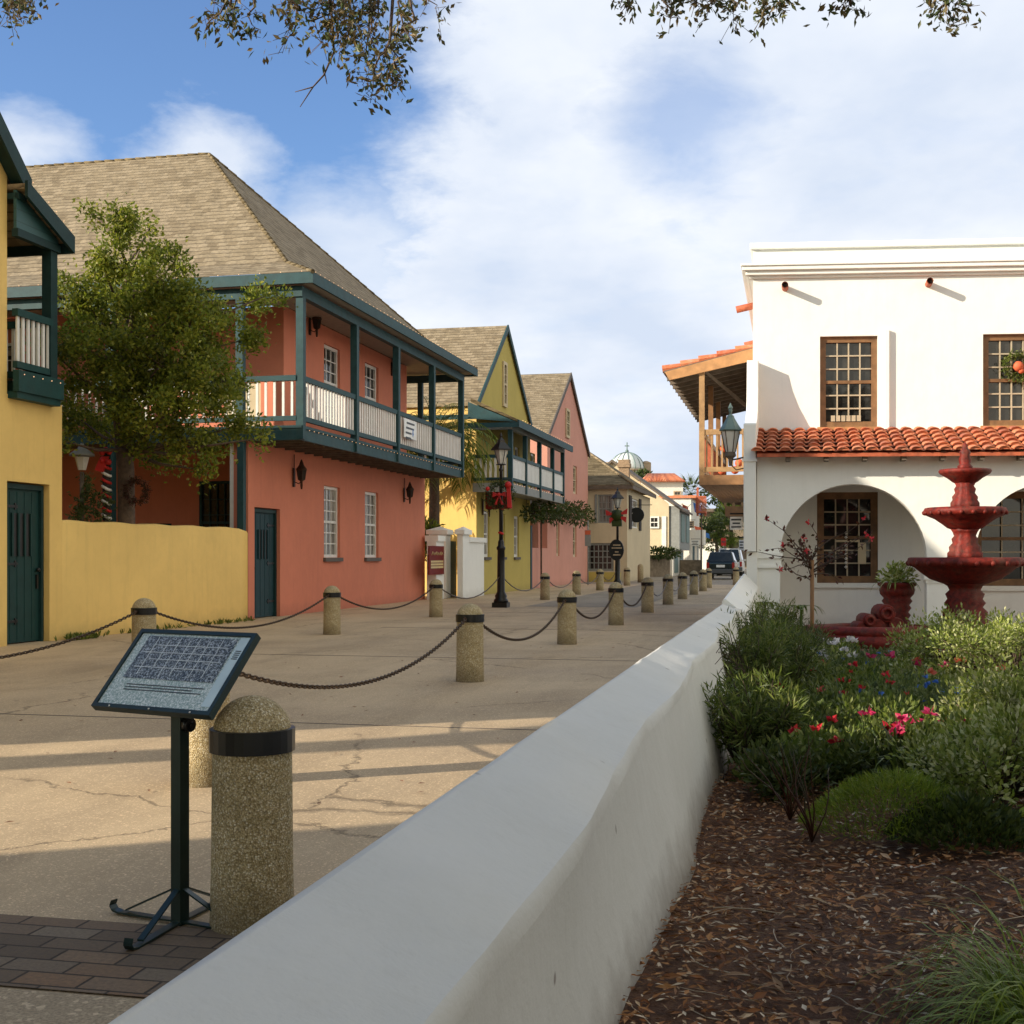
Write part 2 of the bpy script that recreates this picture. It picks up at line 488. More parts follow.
# wooden / asphalt shingles laid in uneven courses
def shingle(name, cols, w=.35, h=.16, flat=.02):
    m, t, p = nt(name)
    uv = coord(t, 'UV')
    wob = N(t, 'ShaderNodeTexNoise'); wob.inputs['Scale'].default_value = 3.2; wob.inputs['Detail'].default_value = 5; t.links.new(uv, wob.inputs['Vector'])
    va = N(t, 'ShaderNodeVectorMath', operation='MULTIPLY_ADD'); t.links.new(wob.outputs['Color'], va.inputs[0])
    va.inputs[1].default_value = (.1, .17, 0); t.links.new(uv, va.inputs[2])
    br = N(t, 'ShaderNodeTexBrick'); t.links.new(va.outputs[0], br.inputs['Vector'])
    br.inputs['Color1'].default_value = (0,0,0,1); br.inputs['Color2'].default_value = (1,1,1,1); br.inputs['Mortar'].default_value = (.5,.5,.5,1)
    br.inputs['Scale'].default_value = 1; br.inputs['Brick Width'].default_value = w; br.inputs['Row Height'].default_value = h
    br.inputs['Mortar Size'].default_value = .008; br.inputs['Bias'].default_value = 0
    c = ramp(t, br.outputs['Color'], [(0., cols[0]), (.5, cols[1]), (1., cols[2])])
    c = mix(t, ramp(t, noise(t, uv, .6, 5, .7), [(.35, 0.), (.75, .45)]), c, cols[0])
    c = mix(t, ramp(t, noise(t, uv, 14, 3), [(.4, 0.), (.7, .35)]), c, tuple(x*.5 for x in cols[1]))
    # shadow under the butt edge of each course, painted as a darker strip
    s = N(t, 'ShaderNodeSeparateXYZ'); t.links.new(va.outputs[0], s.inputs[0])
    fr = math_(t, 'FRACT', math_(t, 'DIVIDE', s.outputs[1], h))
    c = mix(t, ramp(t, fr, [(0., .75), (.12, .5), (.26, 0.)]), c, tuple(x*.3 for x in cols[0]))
    t.links.new(c, p.inputs['Base Color']); p.inputs['Roughness'].default_value = .92; p.inputs['Specular IOR Level'].default_value = .15
    hg = math_(t, 'ADD', math_(t, 'SUBTRACT', 1., fr), math_(t, 'MULTIPLY', br.outputs['Color'], 1.0))
    b = bump(t, None, hg, 1., flat)
    bump(t, p, noise(t, uv, 30, 4), .5, .01, b)
shingle('shingle', [(.23,.175,.11), (.33,.26,.17), (.39,.31,.21)], .24, .21, .07)
shingle('old_shingle', [(.12,.09,.05), (.20,.155,.09), (.26,.20,.12)], .4, .2, .04)

# painted clapboards
m, t, p = nt('teal_boards')
s = N(t, 'ShaderNodeSeparateXYZ'); t.links.new(world_pos(t), s.inputs[0])
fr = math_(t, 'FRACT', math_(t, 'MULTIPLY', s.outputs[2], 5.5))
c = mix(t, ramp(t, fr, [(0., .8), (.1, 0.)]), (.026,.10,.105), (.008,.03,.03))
t.links.new(c, p.inputs['Base Color']); p.inputs['Roughness'].default_value = .5; bump(t, p, fr, .6, .03)

# roof tile body
m, t, p = nt('clay_tile')
g = N(t, 'ShaderNodeNewGeometry'); v = world_pos(t)
c = ramp(t, g.outputs['Random Per Island'], [(0., (.40,.085,.035)), (.4, (.56,.15,.06)), (.7, (.62,.21,.10)), (1., (.34,.08,.045))])
c = mix(t, ramp(t, noise(t, v, 9, 7, .75), [(.48, 0.), (.72, .55)]), c, (.66,.42,.30))
c = mix(t, ramp(t, noise(t, v, 22, 5, .7), [(.55, 0.), (.75, .6)]), c, (.12,.05,.035))
t.links.new(c, p.inputs['Base Color']); p.inputs['Roughness'].default_value = .75
bump(t, p, noise(t, v, 60), .3, .01)

# street concrete: exposed aggregate with stains, joints and cracks
def concrete(name, base, dark, grain, joints=True, scale=160, cr=True):
    m, t, p = nt(name)
    v = coord(t)
    gr = noise(t, v, scale, 3, .7)
    c = mix(t, ramp(t, gr, [(.35, 0.), (.65, 1.)]), tuple(x*(1-grain) for x in base), tuple(x*(1+grain) for x in base))
    c = mix(t, ramp(t, noise(t, v, .35, 7, .62, .6), [(.38, 0.), (.66, .75)]), c, dark)
    c = mix(t, ramp(t, noise(t, mapping(t, v, (1.2, .22, 1)), 1.1, 6, .7, .4), [(.46, 0.), (.72, .5)]), c, tuple(x*.7 for x in dark))
    c = mix(t, ramp(t, noise(t, v, 5, 3, .5), [(.70, 0.), (.78, .5)]), c, tuple(x*.45 for x in dark))
    vo = N(t, 'ShaderNodeTexVoronoi'); vo.inputs['Scale'].default_value = scale*.7; t.links.new(v, vo.inputs['Vector'])
    c = mix(t, ramp(t, vo.outputs['Color'], [(.72, 0.), (.9, .6)]), c, tuple(min(1, x*1.75) for x in base))
    hb = noise(t, v, scale, 3, .7)
    if cr:
        wv = N(t, 'ShaderNodeTexNoise'); wv.inputs['Scale'].default_value = 1.3; wv.inputs['Detail'].default_value = 8; wv.inputs['Roughness'].default_value = .7
        t.links.new(v, wv.inputs['Vector'])
        va = N(t, 'ShaderNodeVectorMath', operation='MULTIPLY_ADD'); t.links.new(wv.outputs['Color'], va.inputs[0])
        va.inputs[1].default_value = (.7, .7, 0); t.links.new(v, va.inputs[2])
        vc = N(t, 'ShaderNodeTexVoronoi', feature='DISTANCE_TO_EDGE'); vc.inputs['Scale'].default_value = .23
        t.links.new(va.outputs[0], vc.inputs['Vector'])
        crk = ramp(t, vc.outputs['Distance'], [(.0, 1.), (.0026, 0.)])
        gap = ramp(t, noise(t, v, .5, 3), [(.42, 0.), (.5, .6)])
        ck = math_(t, 'MULTIPLY', crk, gap)
        c = mix(t, ck, c, (.03,.022,.015))
        hb = math_(t, 'SUBTRACT', hb, math_(t, 'MULTIPLY', ck, 2.))
    t.links.new(c, p.inputs['Base Color'])
    t.links.new(ramp(t, noise(t, v, .5, 4), [(.3, .72), (.7, .95)]), p.inputs['Roughness'])
    p.inputs['Specular IOR Level'].default_value = .3
    bump(t, p, hb, .5, .008)
concrete('street_concrete', (.51,.385,.245), (.33,.245,.16), .25)
concrete('apron_concrete', (.42,.33,.22), (.27,.21,.14), .45, scale=90, cr=False)
concrete('far_asphalt', (.31,.255,.19), (.20,.17,.135), .2, cr=False)

# brick pavers
m, t, p = nt('pavers')
v = coord(t)
br = N(t, 'ShaderNodeTexBrick'); t.links.new(mapping(t, v, (1,1,1), loc=(.3,.02,0)), br.inputs['Vector'])
br.inputs['Color1'].default_value = (0,0,0,1); br.inputs['Color2'].default_value = (1,1,1,1)
br.inputs['Scale'].default_value = 1; br.inputs['Brick Width'].default_value = .235; br.inputs['Row Height'].default_value = .115
br.inputs['Mortar Size'].default_value = .006; br.inputs['Mortar'].default_value = (.5,.5,.5,1); br.inputs['Mortar Smooth'].default_value = .4
c = ramp(t, br.outputs['Color'], [(0., (.11,.078,.05)), (.4, (.18,.125,.08)), (.7, (.24,.14,.075)), (.85, (.21,.17,.12)), (1., (.16,.105,.065))])
c = mix(t, ramp(t, noise(t, v, 60, 5, .7), [(.35, .0), (.7, .6)]), c, (.07,.055,.045))
c = mix(t, br.outputs['Fac'], c, (.035,.027,.02))
t.links.new(c, p.inputs['Base Color']); p.inputs['Roughness'].default_value = .85
b = bump(t, None, math_(t, 'SUBTRACT', 1., br.outputs['Fac']), .8, .008)
bump(t, p, noise(t, v, 120, 4), .4, .006, b)

# soil under the mulch
m, t, p = nt('soil')
v = world_pos(t)
c = ramp(t, noise(t, v, 26, 8, .75), [(.3, (.05,.02,.009)), (.5, (.15,.062,.028)), (.65, (.24,.11,.05)), (.8, (.34,.22,.13))])
t.links.new(c, p.inputs['Base Color']); p.inputs['Roughness'].default_value = .95
bump(t, p, noise(t, v, 30, 8, .8), 1., .04)
# distant ground
plain('far_ground', (.16,.14,.11), .95, var=.3, vs=.5)

# plaster of the garden wall, with grime and hairlines
m, t, p = nt('wall_plaster')
v = world_pos(t)
c = mix(t, ramp(t, noise(t, v, 1.3, 7, .7), [(.3, 0.), (.7, 1.)]), (.62,.61,.555), (.68,.67,.62))
c = mix(t, ramp(t, noise(t, v, 9, 8, .8), [(.56, 0.), (.85, .3)]), c, (.40,.37,.31))
c = mix(t, ramp(t, noise(t, mapping(t, v, (3, 3, .5)), 2.5, 7, .75), [(.55, 0.), (.85, .22)]), c, (.42,.39,.33))
vo = N(t, 'ShaderNodeTexVoronoi'); vo.inputs['Scale'].default_value = 3.2; t.links.new(v, vo.inputs['Vector'])
c = mix(t, ramp(t, vo.outputs['Distance'], [(.03, .7), (.06, 0.)]), c, (.16,.12,.09))
z = N(t, 'ShaderNodeSeparateXYZ'); t.links.new(v, z.inputs[0])
c = mix(t, ramp(t, math_(t, 'ADD', z.outputs[2], math_(t, 'MULTIPLY', noise(t, v, 7, 6, .7), .25)), [(.08, .75), (.3, 0.)]), c, (.2,.16,.12))
t.links.new(c, p.inputs['Base Color']); p.inputs['Roughness'].default_value = .75; p.inputs['Specular IOR Level'].default_value = .3
b = bump(t, None, noise(t, v, 6, 5, .6), .35, .02)
bump(t, p, noise(t, v, 90, 4), .2, .004, b)

# window glass: dark, sharp reflections; the uneven base colour paints in more of them
m, t, p = nt('glass')
v = world_pos(t)
c = ramp(t, noise(t, v, 1.4, 5, .7), [(.35, (.008,.009,.01)), (.6, (.03,.03,.028)), (.8, (.07,.06,.05))])
t.links.new(c, p.inputs['Base Color']); p.inputs['Roughness'].default_value = .04; p.inputs['Specular IOR Level'].default_value = .7
bump(t, p, noise(t, v, 2.2, 2), .05, .02)
m, t, p = nt('curtained_glass')
c = ramp(t, noise(t, mapping(t, world_pos(t), (9, 9, .6)), 1.5, 3), [(.35, (.09,.085,.075)), (.65, (.36,.34,.31))])
t.links.new(c, p.inputs['Base Color']); p.inputs['Roughness'].default_value = .1; p.inputs['Specular IOR Level'].default_value = .6

# map face on the reading stand
m, t, p = nt('panel_face')
uv = coord(t)
mp = mapping(t, uv, (1,1,1))
s = N(t, 'ShaderNodeSeparateXYZ'); t.links.new(mp, s.inputs[0])
c = mix(t, ramp(t, noise(t, mp, 130, 6, .85), [(.47, 0.), (.56, .9)]), (.26,.38,.37), (.85,.88,.88))
t.links.new(c, p.inputs['Base Color']); p.inputs['Roughness'].default_value = .3; p.inputs['Specular IOR Level'].default_value = .3
m, t, p = nt('panel_map')
mp = coord(t)
c = mix(t, ramp(t, noise(t, mp, 120, 7, .85), [(.50, 0.), (.57, .95)]), (.03,.035,.03), (.6,.64,.66))
t.links.new(c, p.inputs['Base Color']); p.inputs['Roughness'].default_value = .12
plain('panel_line', (.7,.73,.74), .3)
plain('panel_pale', (.55,.68,.72), .2)
# ======================================================= GROUND
def sheet(name, mat, fr, x0, x1, y0, y1, z, nx=1, ny=1):
    m = MB(); vs = []; fs = []
    for j in range(ny+1):
        for i in range(nx+1): vs.append((x0+(x1-x0)*i/nx, y0+(y1-y0)*j/ny, z))
    for j in range(ny):
        for i in range(nx): a = j*(nx+1)+i; fs.append((a, a+1, a+nx+2, a+nx+1))
    m.add(vs, fs)
    return tag(m.build(name, mat, None, fr, (0, 0, z)), kind='structure')
sheet('ground', 'far_ground', W, -1500, 1500, -300, 3000, -.35)
sheet('street', 'street_concrete', S, -30, -.86, -20, 60, 0.0)
sheet('far_street', 'far_asphalt', S, -30, 8, 60, 260, -.004)
sheet('roadway', 'far_asphalt', S, -7.0, -4.0, 33, 60, .004)
sheet('brick_paving', 'pavers', S, -9, -.9, 3.52, 4.22, .006)
sheet('pavement', 'apron_concrete', S, -9, -.9, -6, 3.5, .005)
# expansion joints cut across the paving
m = MB()
for s_ in (9.6, 16.2, 22.8, 29.4):
    m.box(-7.6, -.95, s_, s_+.012, .001, .004)
tag(m.build('paving_joint', 'sill_stone', None, S, (0, 0, 0)), kind='structure')
# kerb at the far right end of the walk
m = MB(); m.box(-1.6, -.95, 40.5, 48, 0, .12)
tag(m.build('kerb', 'street_concrete', None, S), kind='structure')
# garden soil, gently mounded
m = MB(); vs = []; fs = []; nx, ny = 60, 110
for j in range(ny+1):
    for i in range(nx+1):
        x = -.6+12.6*i/nx; y = -3+26*j/ny
        z = -.05+.035*math.sin(x*2.1+y*.7)+.03*math.sin(y*1.9-x)+random.uniform(-.012, .012)+.05*min(1, max(0, (x+.2)))
        vs.append((x, y, z))
for j in range(ny):
    for i in range(nx): a = j*(nx+1)+i; fs.append((a, a+1, a+nx+2, a+nx+1))
m.add(vs, fs, True); tag(m.build('garden_soil', 'soil', None, S, (0, 0, 0)), kind='structure')

# ======================================================= LOW GARDEN WALL
def garden_wall():
    m = MB(); prev = None; ny = 150
    prof0 = [(-.90, -.1), (-.89, .3), (-.872, .725), (-.868, .742), (-.858, .750), (-.845, .747), (-.72, .70), (-.62, .661), (-.597, .650), (-.587, .635), (-.583, .60), (-.535, .3), (-.445, -.12)]
    n = len(prof0); vs = []; fs = []
    for j in range(ny+1):
        s_ = -2.5+18.7*j/ny
        for i, (x, z) in enumerate(prof0):
            w = .008*math.sin(s_*1.7+i*.4)+.005*math.sin(s_*4.3+i*.7)+.003*math.sin(s_*11+i)
            f_ = .045 if s_ < 2.3 else (.045-.05*(s_-2.3)/3.7 if s_ < 6 else -.005-.04*min(1, (s_-6)/7))
            cr = (f_+.012*math.sin(s_*1.9+1.2))/.6 if 7 <= i <= 10 else 0
            vs.append((x+(w+cr*.6 if i > 3 else w*.5), s_, z+(w*.7-cr*.5 if i > 2 else w*.3)))
    for lo, hi in ((0, 3), (3, 5), (5, 8), (8, 10), (10, 12)):      # separate strips keep the arrises crisp
        vv = []; fs = []; k = hi-lo+1
        for j in range(ny+1): vv += vs[j*n+lo:j*n+hi+1]
        for j in range(ny):
            for i in range(k-1): a = j*k+i; fs.append((a, a+k, a+k+1, a+1))
        m.add(vv, fs, True)
    m.add(vs[:n], [tuple(range(n))]); m.add(vs[ny*n:], [tuple(range(n-1, -1, -1))])
    o = m.build('garden_wall', 'wall_plaster', None, S, (-.7, 6, 0))
    tag(o, 'long low white plaster wall with slanted top between the street and the garden bed', 'wall')
    # the higher end piece that climbs to the white house
    a = S.hit(722, 598, 'y', 16.3); b = S.hit(750, 573.5, 'y', 21.6)
    m = MB(); vs = []; fs = []; k = 12
    for j in range(k+1):
        f = j/k; s_ = 16.25+(22.3-16.25)*f; t_ = -.86+.02*f
        zt = .80+.24*f
        pr = [(t_-.05, -.1), (t_-.02, zt-.03), (t_, zt), (t_+.03, zt), (t_+.24, zt-.17-.04*f), (t_+.26, zt-.2-.04*f), (t_+.33, -.1)]
        vs += [(x, s_, z) for x, z in pr]
    for j in range(k):
        for i in range(6): q = j*7+i; fs.append((q, q+7, q+8, q+1))
    fs.append(tuple(range(7))); fs.append(tuple(k*7+i for i in range(6, -1, -1)))
    m.add(vs, fs); o = m.build('garden_wall', 'white_stucco', None, S)
    tag(o, 'short white wall end rising with a slanted top to meet the pillar of the white house', 'wall')
garden_wall()

# ======================================================= BOLLARDS AND CHAINS
def make_bollard():
    root = thing('bollard', '', 'bollard', S, (0, 0, 0))
    m = MB(); r = .145
    prof = [(r+.012, -.05), (r+.008, .0), (r+.003, .2), (r, .5), (r-.002, .70)]+[((r-.003)*math.cos(a), .705+.135*math.sin(a)) for a in [R(q) for q in (5, 18, 31, 44, 56, 67, 77, 85, 89)]]
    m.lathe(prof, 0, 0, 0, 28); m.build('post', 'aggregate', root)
    m = MB(); q = r+.010
    m.lathe([(r-.01, .638), (q, .64), (q, .722), (r-.01, .724)], 0, 0, 0, 28, False)
    bnd = m.build('iron_band', 'black_metal', root)
    for sg in (1, -1):
        m = MB(); m.tube([(0, sg*q, .68), (0, sg*(q+.03), .68)], .012, 8)
        m.torus((0, sg*(q+.04), .675), (1, 0, 0), .02, .006, 10, 5)
        m.build('eye_bolt', 'rusty_metal', bnd)
    return root
boll = make_bollard()
def ground_ts(px, py): x, y, _ = S.hit(px, py, 'z', 0); return x, y
def on_row(px, t_): x, y, _ = S.hit(px, 600, 'x', t_); return (x, y)
bl = [
 ('near', (-1.93, 4.31), 'large near bollard of pebbly concrete just behind the map stand'),
 ('r0', (-3.41, 6.94), 'sunlit bollard hidden behind the map panel and the nearest bollard'),
 ('r1', on_row(470, -3.40), 'bollard standing alone in mid street where the long near chain ends'),
 ('r2', on_row(567, -3.38), 'second bollard up the right row, behind the solitary mid street one'),
 ('r3', on_row(616, -3.38), 'brightly sunlit bollard in the right row in front of the far lamp post'),
 ('r4', on_row(647.5, -3.40), 'bollard right after the brightly sunlit one in the right row'),
 ('r5', on_row(668, -3.40), 'fifth of the right row bollards, two beyond the sunlit one'),
 ('r6', on_row(682.5, -3.38), 'sixth of the right row bollards, three beyond the sunlit one'),
 ('r7', on_row(693.8, -3.38), 'seventh right row bollard, last one standing clear of its neighbours'),
 ('r8', on_row(703, -3.38), 'right row bollard partly covering the last one before the dark car'),
 ('r9', on_row(708.5, -3.50), 'last bollard of the right row, half hidden and next to the dark car'),
 ('rx', S.hit(736, 585, 'z', 0)[:2], 'single bollard by the far kerb at the left edge of the white house'),
 ('l0', (-7.7, 7.6), 'left row bollard just outside the picture at the near end'),
 ('l1', on_row(144, -7.7), 'left row bollard in front of the long yellow courtyard wall'),
 ('l2', on_row(332, -7.75), 'left row bollard in front of the first window of the salmon house'),
 ('l3', on_row(436, -7.7), 'left row bollard below the red shop sign on the white gate wall'),
 ('l4', on_row(545, -7.45), 'left row bollard in front of the pink gabled house, nearer of two'),
 ('l5', on_row(576.6, -7.4), 'left row bollard in front of the pink gabled house, farther of two'),
 ('l6', on_row(600, -7.4), 'bollard in front of the shop window of the cream house'),
 ('l7', on_row(627, -7.4), 'bollard just right of the far lamp post before the cream house corner'),
]
BP = {}
for i, (k, (t_, s_), lab) in enumerate(bl):
    if k == 'l0': BP[k] = (t_, s_); continue
    o = boll if i == 0 else copy_tree(boll)
    o.location = S.world(t_, s_); BP[k] = (t_, s_)
    if i: o.rotation_euler = (0, 0, -ALPHA+random.uniform(-.06, .06))
    tag(o, lab, 'bollard', 'concrete bollards along the street')
for ch in list([c_ for c_ in boll.children if c_.name.startswith('iron_band')][0].children): bpy.data.objects.remove(ch)
# an uncollared worn stub near the cream house
o = MB(); t_, s_ = S.hit(632, 583, 'z', 0)[:2]
o.lathe([(.15, 0), (.15, .8), (.13, .88), (.07, .93), (.01, .95)], t_+.25, s_+1.5, 0, 16)
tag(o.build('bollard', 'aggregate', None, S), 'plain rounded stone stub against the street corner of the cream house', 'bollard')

LAMP1 = on_row(501, -7.5); LAMP2 = S.hit(617.5, 589, 'z', 0)[:2]
def chain(a, b, za, zb, sag, label, links=True, r=.009):
    A = Vector((a[0], a[1], za)); Bv = Vector((b[0], b[1], zb))
    d = (Bv-A); L = d.length; e = Vector((d.x, d.y, 0)).normalized()
    A = A+e*.19; Bv = Bv-e*.19; d = Bv-A; L = d.length
    def pt(f): return A+d*f+Vector((0, 0, -sag*(1-(2*f-1)**2)))
    m = MB()
    if links:
        n = int(L*1.06/.052)
        for i in range(n):
            f = (i+.5)/n; p = pt(f); tn = (pt(min(1, f+.01))-pt(max(0, f-.01))).normalized()
            side = tn.cross(Vector((0, 0, 1))).normalized(); up = side.cross(tn)
            nrm = (side+up) if i % 2 else (side-up); nrm.normalize(); w = nrm.cross(tn).normalized()
            vs = []; fs = []; K, Q = 8, 5
            for a_ in range(K):
                th = 2*math.pi*a_/K; ct, st = math.cos(th), math.sin(th)
                c = p+tn*(.031*ct)+w*(.015*st); rd = (tn*ct*.6+w*st).normalized()
                for b_ in range(Q):
                    u = 2*math.pi*b_/Q; vs.append(tuple(c+rd*(.0075*math.cos(u))+nrm*(.0075*math.sin(u))))
            for a_ in range(K):
                for b_ in range(Q):
                    a2, b2 = (a_+1) % K, (b_+1) % Q; fs.append((a_*Q+b_, a2*Q+b_, a2*Q+b2, a_*Q+b2))
            m.add(vs, fs, True)
    else:
        m.tube([tuple(pt(i/24)+Vector((0, 0, .004*math.sin(i*2.3)))) for i in range(25)], r*1.5, 6)
    o = m.build('chain', 'chain_metal', None, S, uv=False)
    tag(o, label, 'chain', 'chains hung between the bollards')
Z = .675
chain(BP['r0'], BP['r1'], Z, Z, .36, 'longest near chain hanging from the sunlit bollard to the solitary mid street bollard')
chain(BP['r1'], BP['r2'], Z, Z, .40, 'chain sagging right of the solitary mid street bollard')
chain(BP['r2'], BP['r3'], Z, Z, .40, 'chain ending at the left of the brightly sunlit bollard')
chain(BP['r3'], BP['r4'], Z, Z, .40, 'chain starting at the right of the brightly sunlit bollard')
chain(BP['r4'], BP['r5'], Z, Z, .35, 'right row chain between fourth and fifth bollards', False)
chain(BP['r5'], BP['r6'], Z, Z, .35, 'right row chain between fifth and sixth bollards', False)
chain(BP['r6'], BP['r7'], Z, Z, .3, 'right row chain between sixth and seventh bollards', False)
chain(BP['r7'], BP['r8'], Z, Z, .25, 'last right row chain before the dark car', False)
chain(BP['l0'], BP['l1'], Z, Z, .34, 'chain entering at the left edge to the bollard before the yellow wall')
chain(BP['l1'], BP['l2'], Z, Z, .36, 'chain passing above the map panel before the yellow wall and blue door')
chain(BP['l2'], BP['l3'], Z, Z, .36, 'chain hanging before the windows of the salmon house')
chain(BP['l3'], LAMP1, Z, .80, .40, 'chain from the white gate wall to the near lamp post', False, .01)
chain(LAMP1, BP['l4'], .80, Z, .38, 'chain from the near lamp post rightwards', False, .01)
chain(BP['l4'], BP['l5'], Z, Z, .36, 'chain before the pink gabled house', False, .01)
chain(BP['l5'], BP['l6'], Z, Z, .34, 'chain from the pink house towards the cream house', False, .01)
chain(BP['l6'], LAMP2, Z, .75, .34, 'chain reaching the far lamp post', False, .01)

# ======================================================= LAMP POSTS
def lamp_post(loc, label, hgt=4.15, sc=1.0):
    x, y = loc
    t = thing('street_lamp', label, 'street lamp', S, (x, y, 0), 'black street lamps')
    m = MB()
    m.box(x-.2, x+.2, y-.2, y+.2, 0, .13)
    m.lathe([(.20, .13), (.19, .2), (.15, .24), (.165, .30), (.12, .38), (.105, .42), (.10, 1.2), (.095, 1.5), (.12, 1.53), (.12, 1.58), (.085, 1.62), (.08, 1.72), (.06, 1.78)], x, y, 0, 14)
    m.build('base', 'black_metal', t)
    m = MB(); m.lathe([(.055, 1.76), (.05, 2.6), (.042, hgt-.85), (.06, hgt-.82), (.06, hgt-.78), (.03, hgt-.75), (.03, hgt-.66)], x, y, 0, 12)
    m.build('post', 'black_metal', t)
    z0 = hgt-.66
    m = MB()
    for k in range(4):
        a = R(45+90*k); c, s_ = math.cos(a), math.sin(a)
        m.tube([(x+.09*c, y+.09*s_, z0), (x+.20*c, y+.20*s_, z0+.38)], .011, 5)
    m.lathe([(.13, z0-.02), (.13, z0+.01)], x, y, 0, 4)
    m.lathe([(.27, z0+.37), (.27, z0+.40), (.14, z0+.55), (.11, z0+.57), (.10, z0+.63), (.05, z0+.68), (.03, z0+.72), (.045, z0+.75), (.005, z0+.85)], x, y, 0, 4, False)
    m.build('lantern_frame', 'black_metal', t)
    m = MB(); m.lathe([(.085, z0+.005), (.19, z0+.37)], x, y, 0, 4, False); m.build('lantern_glass', 'lamp_glass', t)
    m = MB(); m.tube([(x-.3, y, hgt-1.05), (x+.3, y, hgt-1.05)], .015, 6); m.build('ladder_bar', 'black_metal', t)
    return t
def wreath(c, rr, fr, label, ax=(0, 1, 0), bowc='red_cloth', bow=True, name='wreath', full=False, mat='dark_leaf'):
    x, y, z = c
    t = thing(name, label, 'wreath', fr, (x, y, z))
    m = MB(); axv = Vector(ax).normalized(); a = axv.cross(Vector((0, 0, 1))).normalized(); b = Vector((0, 0, 1))
    for i in range(900 if full else 700):
        th = random.uniform(0, 2*math.pi); q = rr*(1+random.gauss(0, .17))
        p = Vector(c)+(a*math.cos(th)+b*math.sin(th))*q+axv*random.gauss(0, rr*.14)
        leaf(m, p, rr*.34, rr*.1, rv())
    m.build('foliage', mat, t, uv=False)
    if bow:
        m = MB(); p = Vector(c)-axv*rr*.3
        for sg in (-1, 1):
            m.prism([tuple(p), tuple(p+a*sg*rr*.55+b*rr*.25), tuple(p+a*sg*rr*.6-b*rr*.2)], tuple(axv*rr*.15))
            m.prism([tuple(p), tuple(p+a*sg*rr*.2-b*rr*.9), tuple(p+a*sg*rr*.42-b*rr*.85)], tuple(axv*rr*.06))
        m.ball(tuple(p), rr*.18, 8, 6); m.build('bow', bowc, t)
    return t
l1 = lamp_post(LAMP1, 'black iron lamp post with lantern before the olive house, green wreath high on it', 4.42)
l2 = lamp_post(LAMP2, 'black iron lamp post in front of the cream house with a round sign halfway up', 3.98)
z = S.hit(501, 495, 'y', LAMP1[1])[2]
wreath((LAMP1[0], LAMP1[1]-.14, z), .30, S, 'green wreath with a red bow tied to the near lamp post')
m = MB()
p = Vector((LAMP1[0]+.26, LAMP1[1]-.3, z+.25))
m.ball(tuple(p), .09, 8, 6)
m.prism([(p.x-.05, p.y, p.z), (p.x+.05, p.y, p.z), (p.x+.10, p.y, p.z-.62), (p.x-.02, p.y, p.z-.58)], (0, .05, 0))
m.ball((p.x-.55, p.y, p.z-.1), .06, 8, 6)
tag(m.build('ribbon', 'red_cloth', None, S), 'red ribbon hanging down the right side of the lamp post wreath', 'ribbon')
m = MB()
for zz in (1.95, 2.6, 2.75):
    m.torus((LAMP1[0], LAMP1[1], zz), (.3, .1, 1), .055, .03, 10, 5)
tag(m.build('ribbon', 'red_cloth', None, S), 'red ribbon wound round the shaft of the near lamp post', 'ribbon')
z = S.hit(617.5, 518, 'y', LAMP2[1])[2]
m = MB(); m.box(LAMP2[0]-.2, LAMP2[0]+.2, LAMP2[1]-.25, LAMP2[1]-.08, z-.35, z+.3); m.ball((LAMP2[0], LAMP2[1]-.15, z+.1), .26, 10, 8)
b_ = tag(m.build('planter_bag', 'dark_leaf', None, S), 'dark evergreen bundle tied under the far lantern', 'garland')
m = MB()
for dx, dz in ((-.45, .2), (.45, .25), (-.3, -.15), (.4, -.1)):
    m.prism([(LAMP2[0], LAMP2[1]-.3, z+.1), (LAMP2[0]+dx, LAMP2[1]-.3, z+dz+.13), (LAMP2[0]+dx*.95, LAMP2[1]-.3, z+dz-.1)], (0, .05, 0))
tag(m.build('bow', 'red_cloth', None, S), 'big red bow on the far lamp post under its lantern', 'bow')
z = S.hit(617.5, 550, 'y', LAMP2[1])[2]
m = MB(); m.lathe([(.02, 0), (.34, .0), (.34, .06), (.02, .06)], 0, 0, 0, 20, False)
m.v = [(LAMP2[0]-.02+a*.9, LAMP2[1]-.15-c, z+b*1.28) for a, b, c in m.v]
sg_ = thing('round_sign', 'dark oval board halfway up the far lamp post', 'sign', S, (LAMP2[0], LAMP2[1]-.15, z))
m.build('board', 'black_metal', sg_)
m = MB()
for i, (w_, dz) in enumerate(((.3, .2), (.42, .08), (.15, -.08), (.3, -.2))):
    m.box(LAMP2[0]-w_/2, LAMP2[0]+w_/2, LAMP2[1]-.222, LAMP2[1]-.212, z+dz-.025, z+dz+.025)
m.build('lettering', 'stone_tower', sg_)

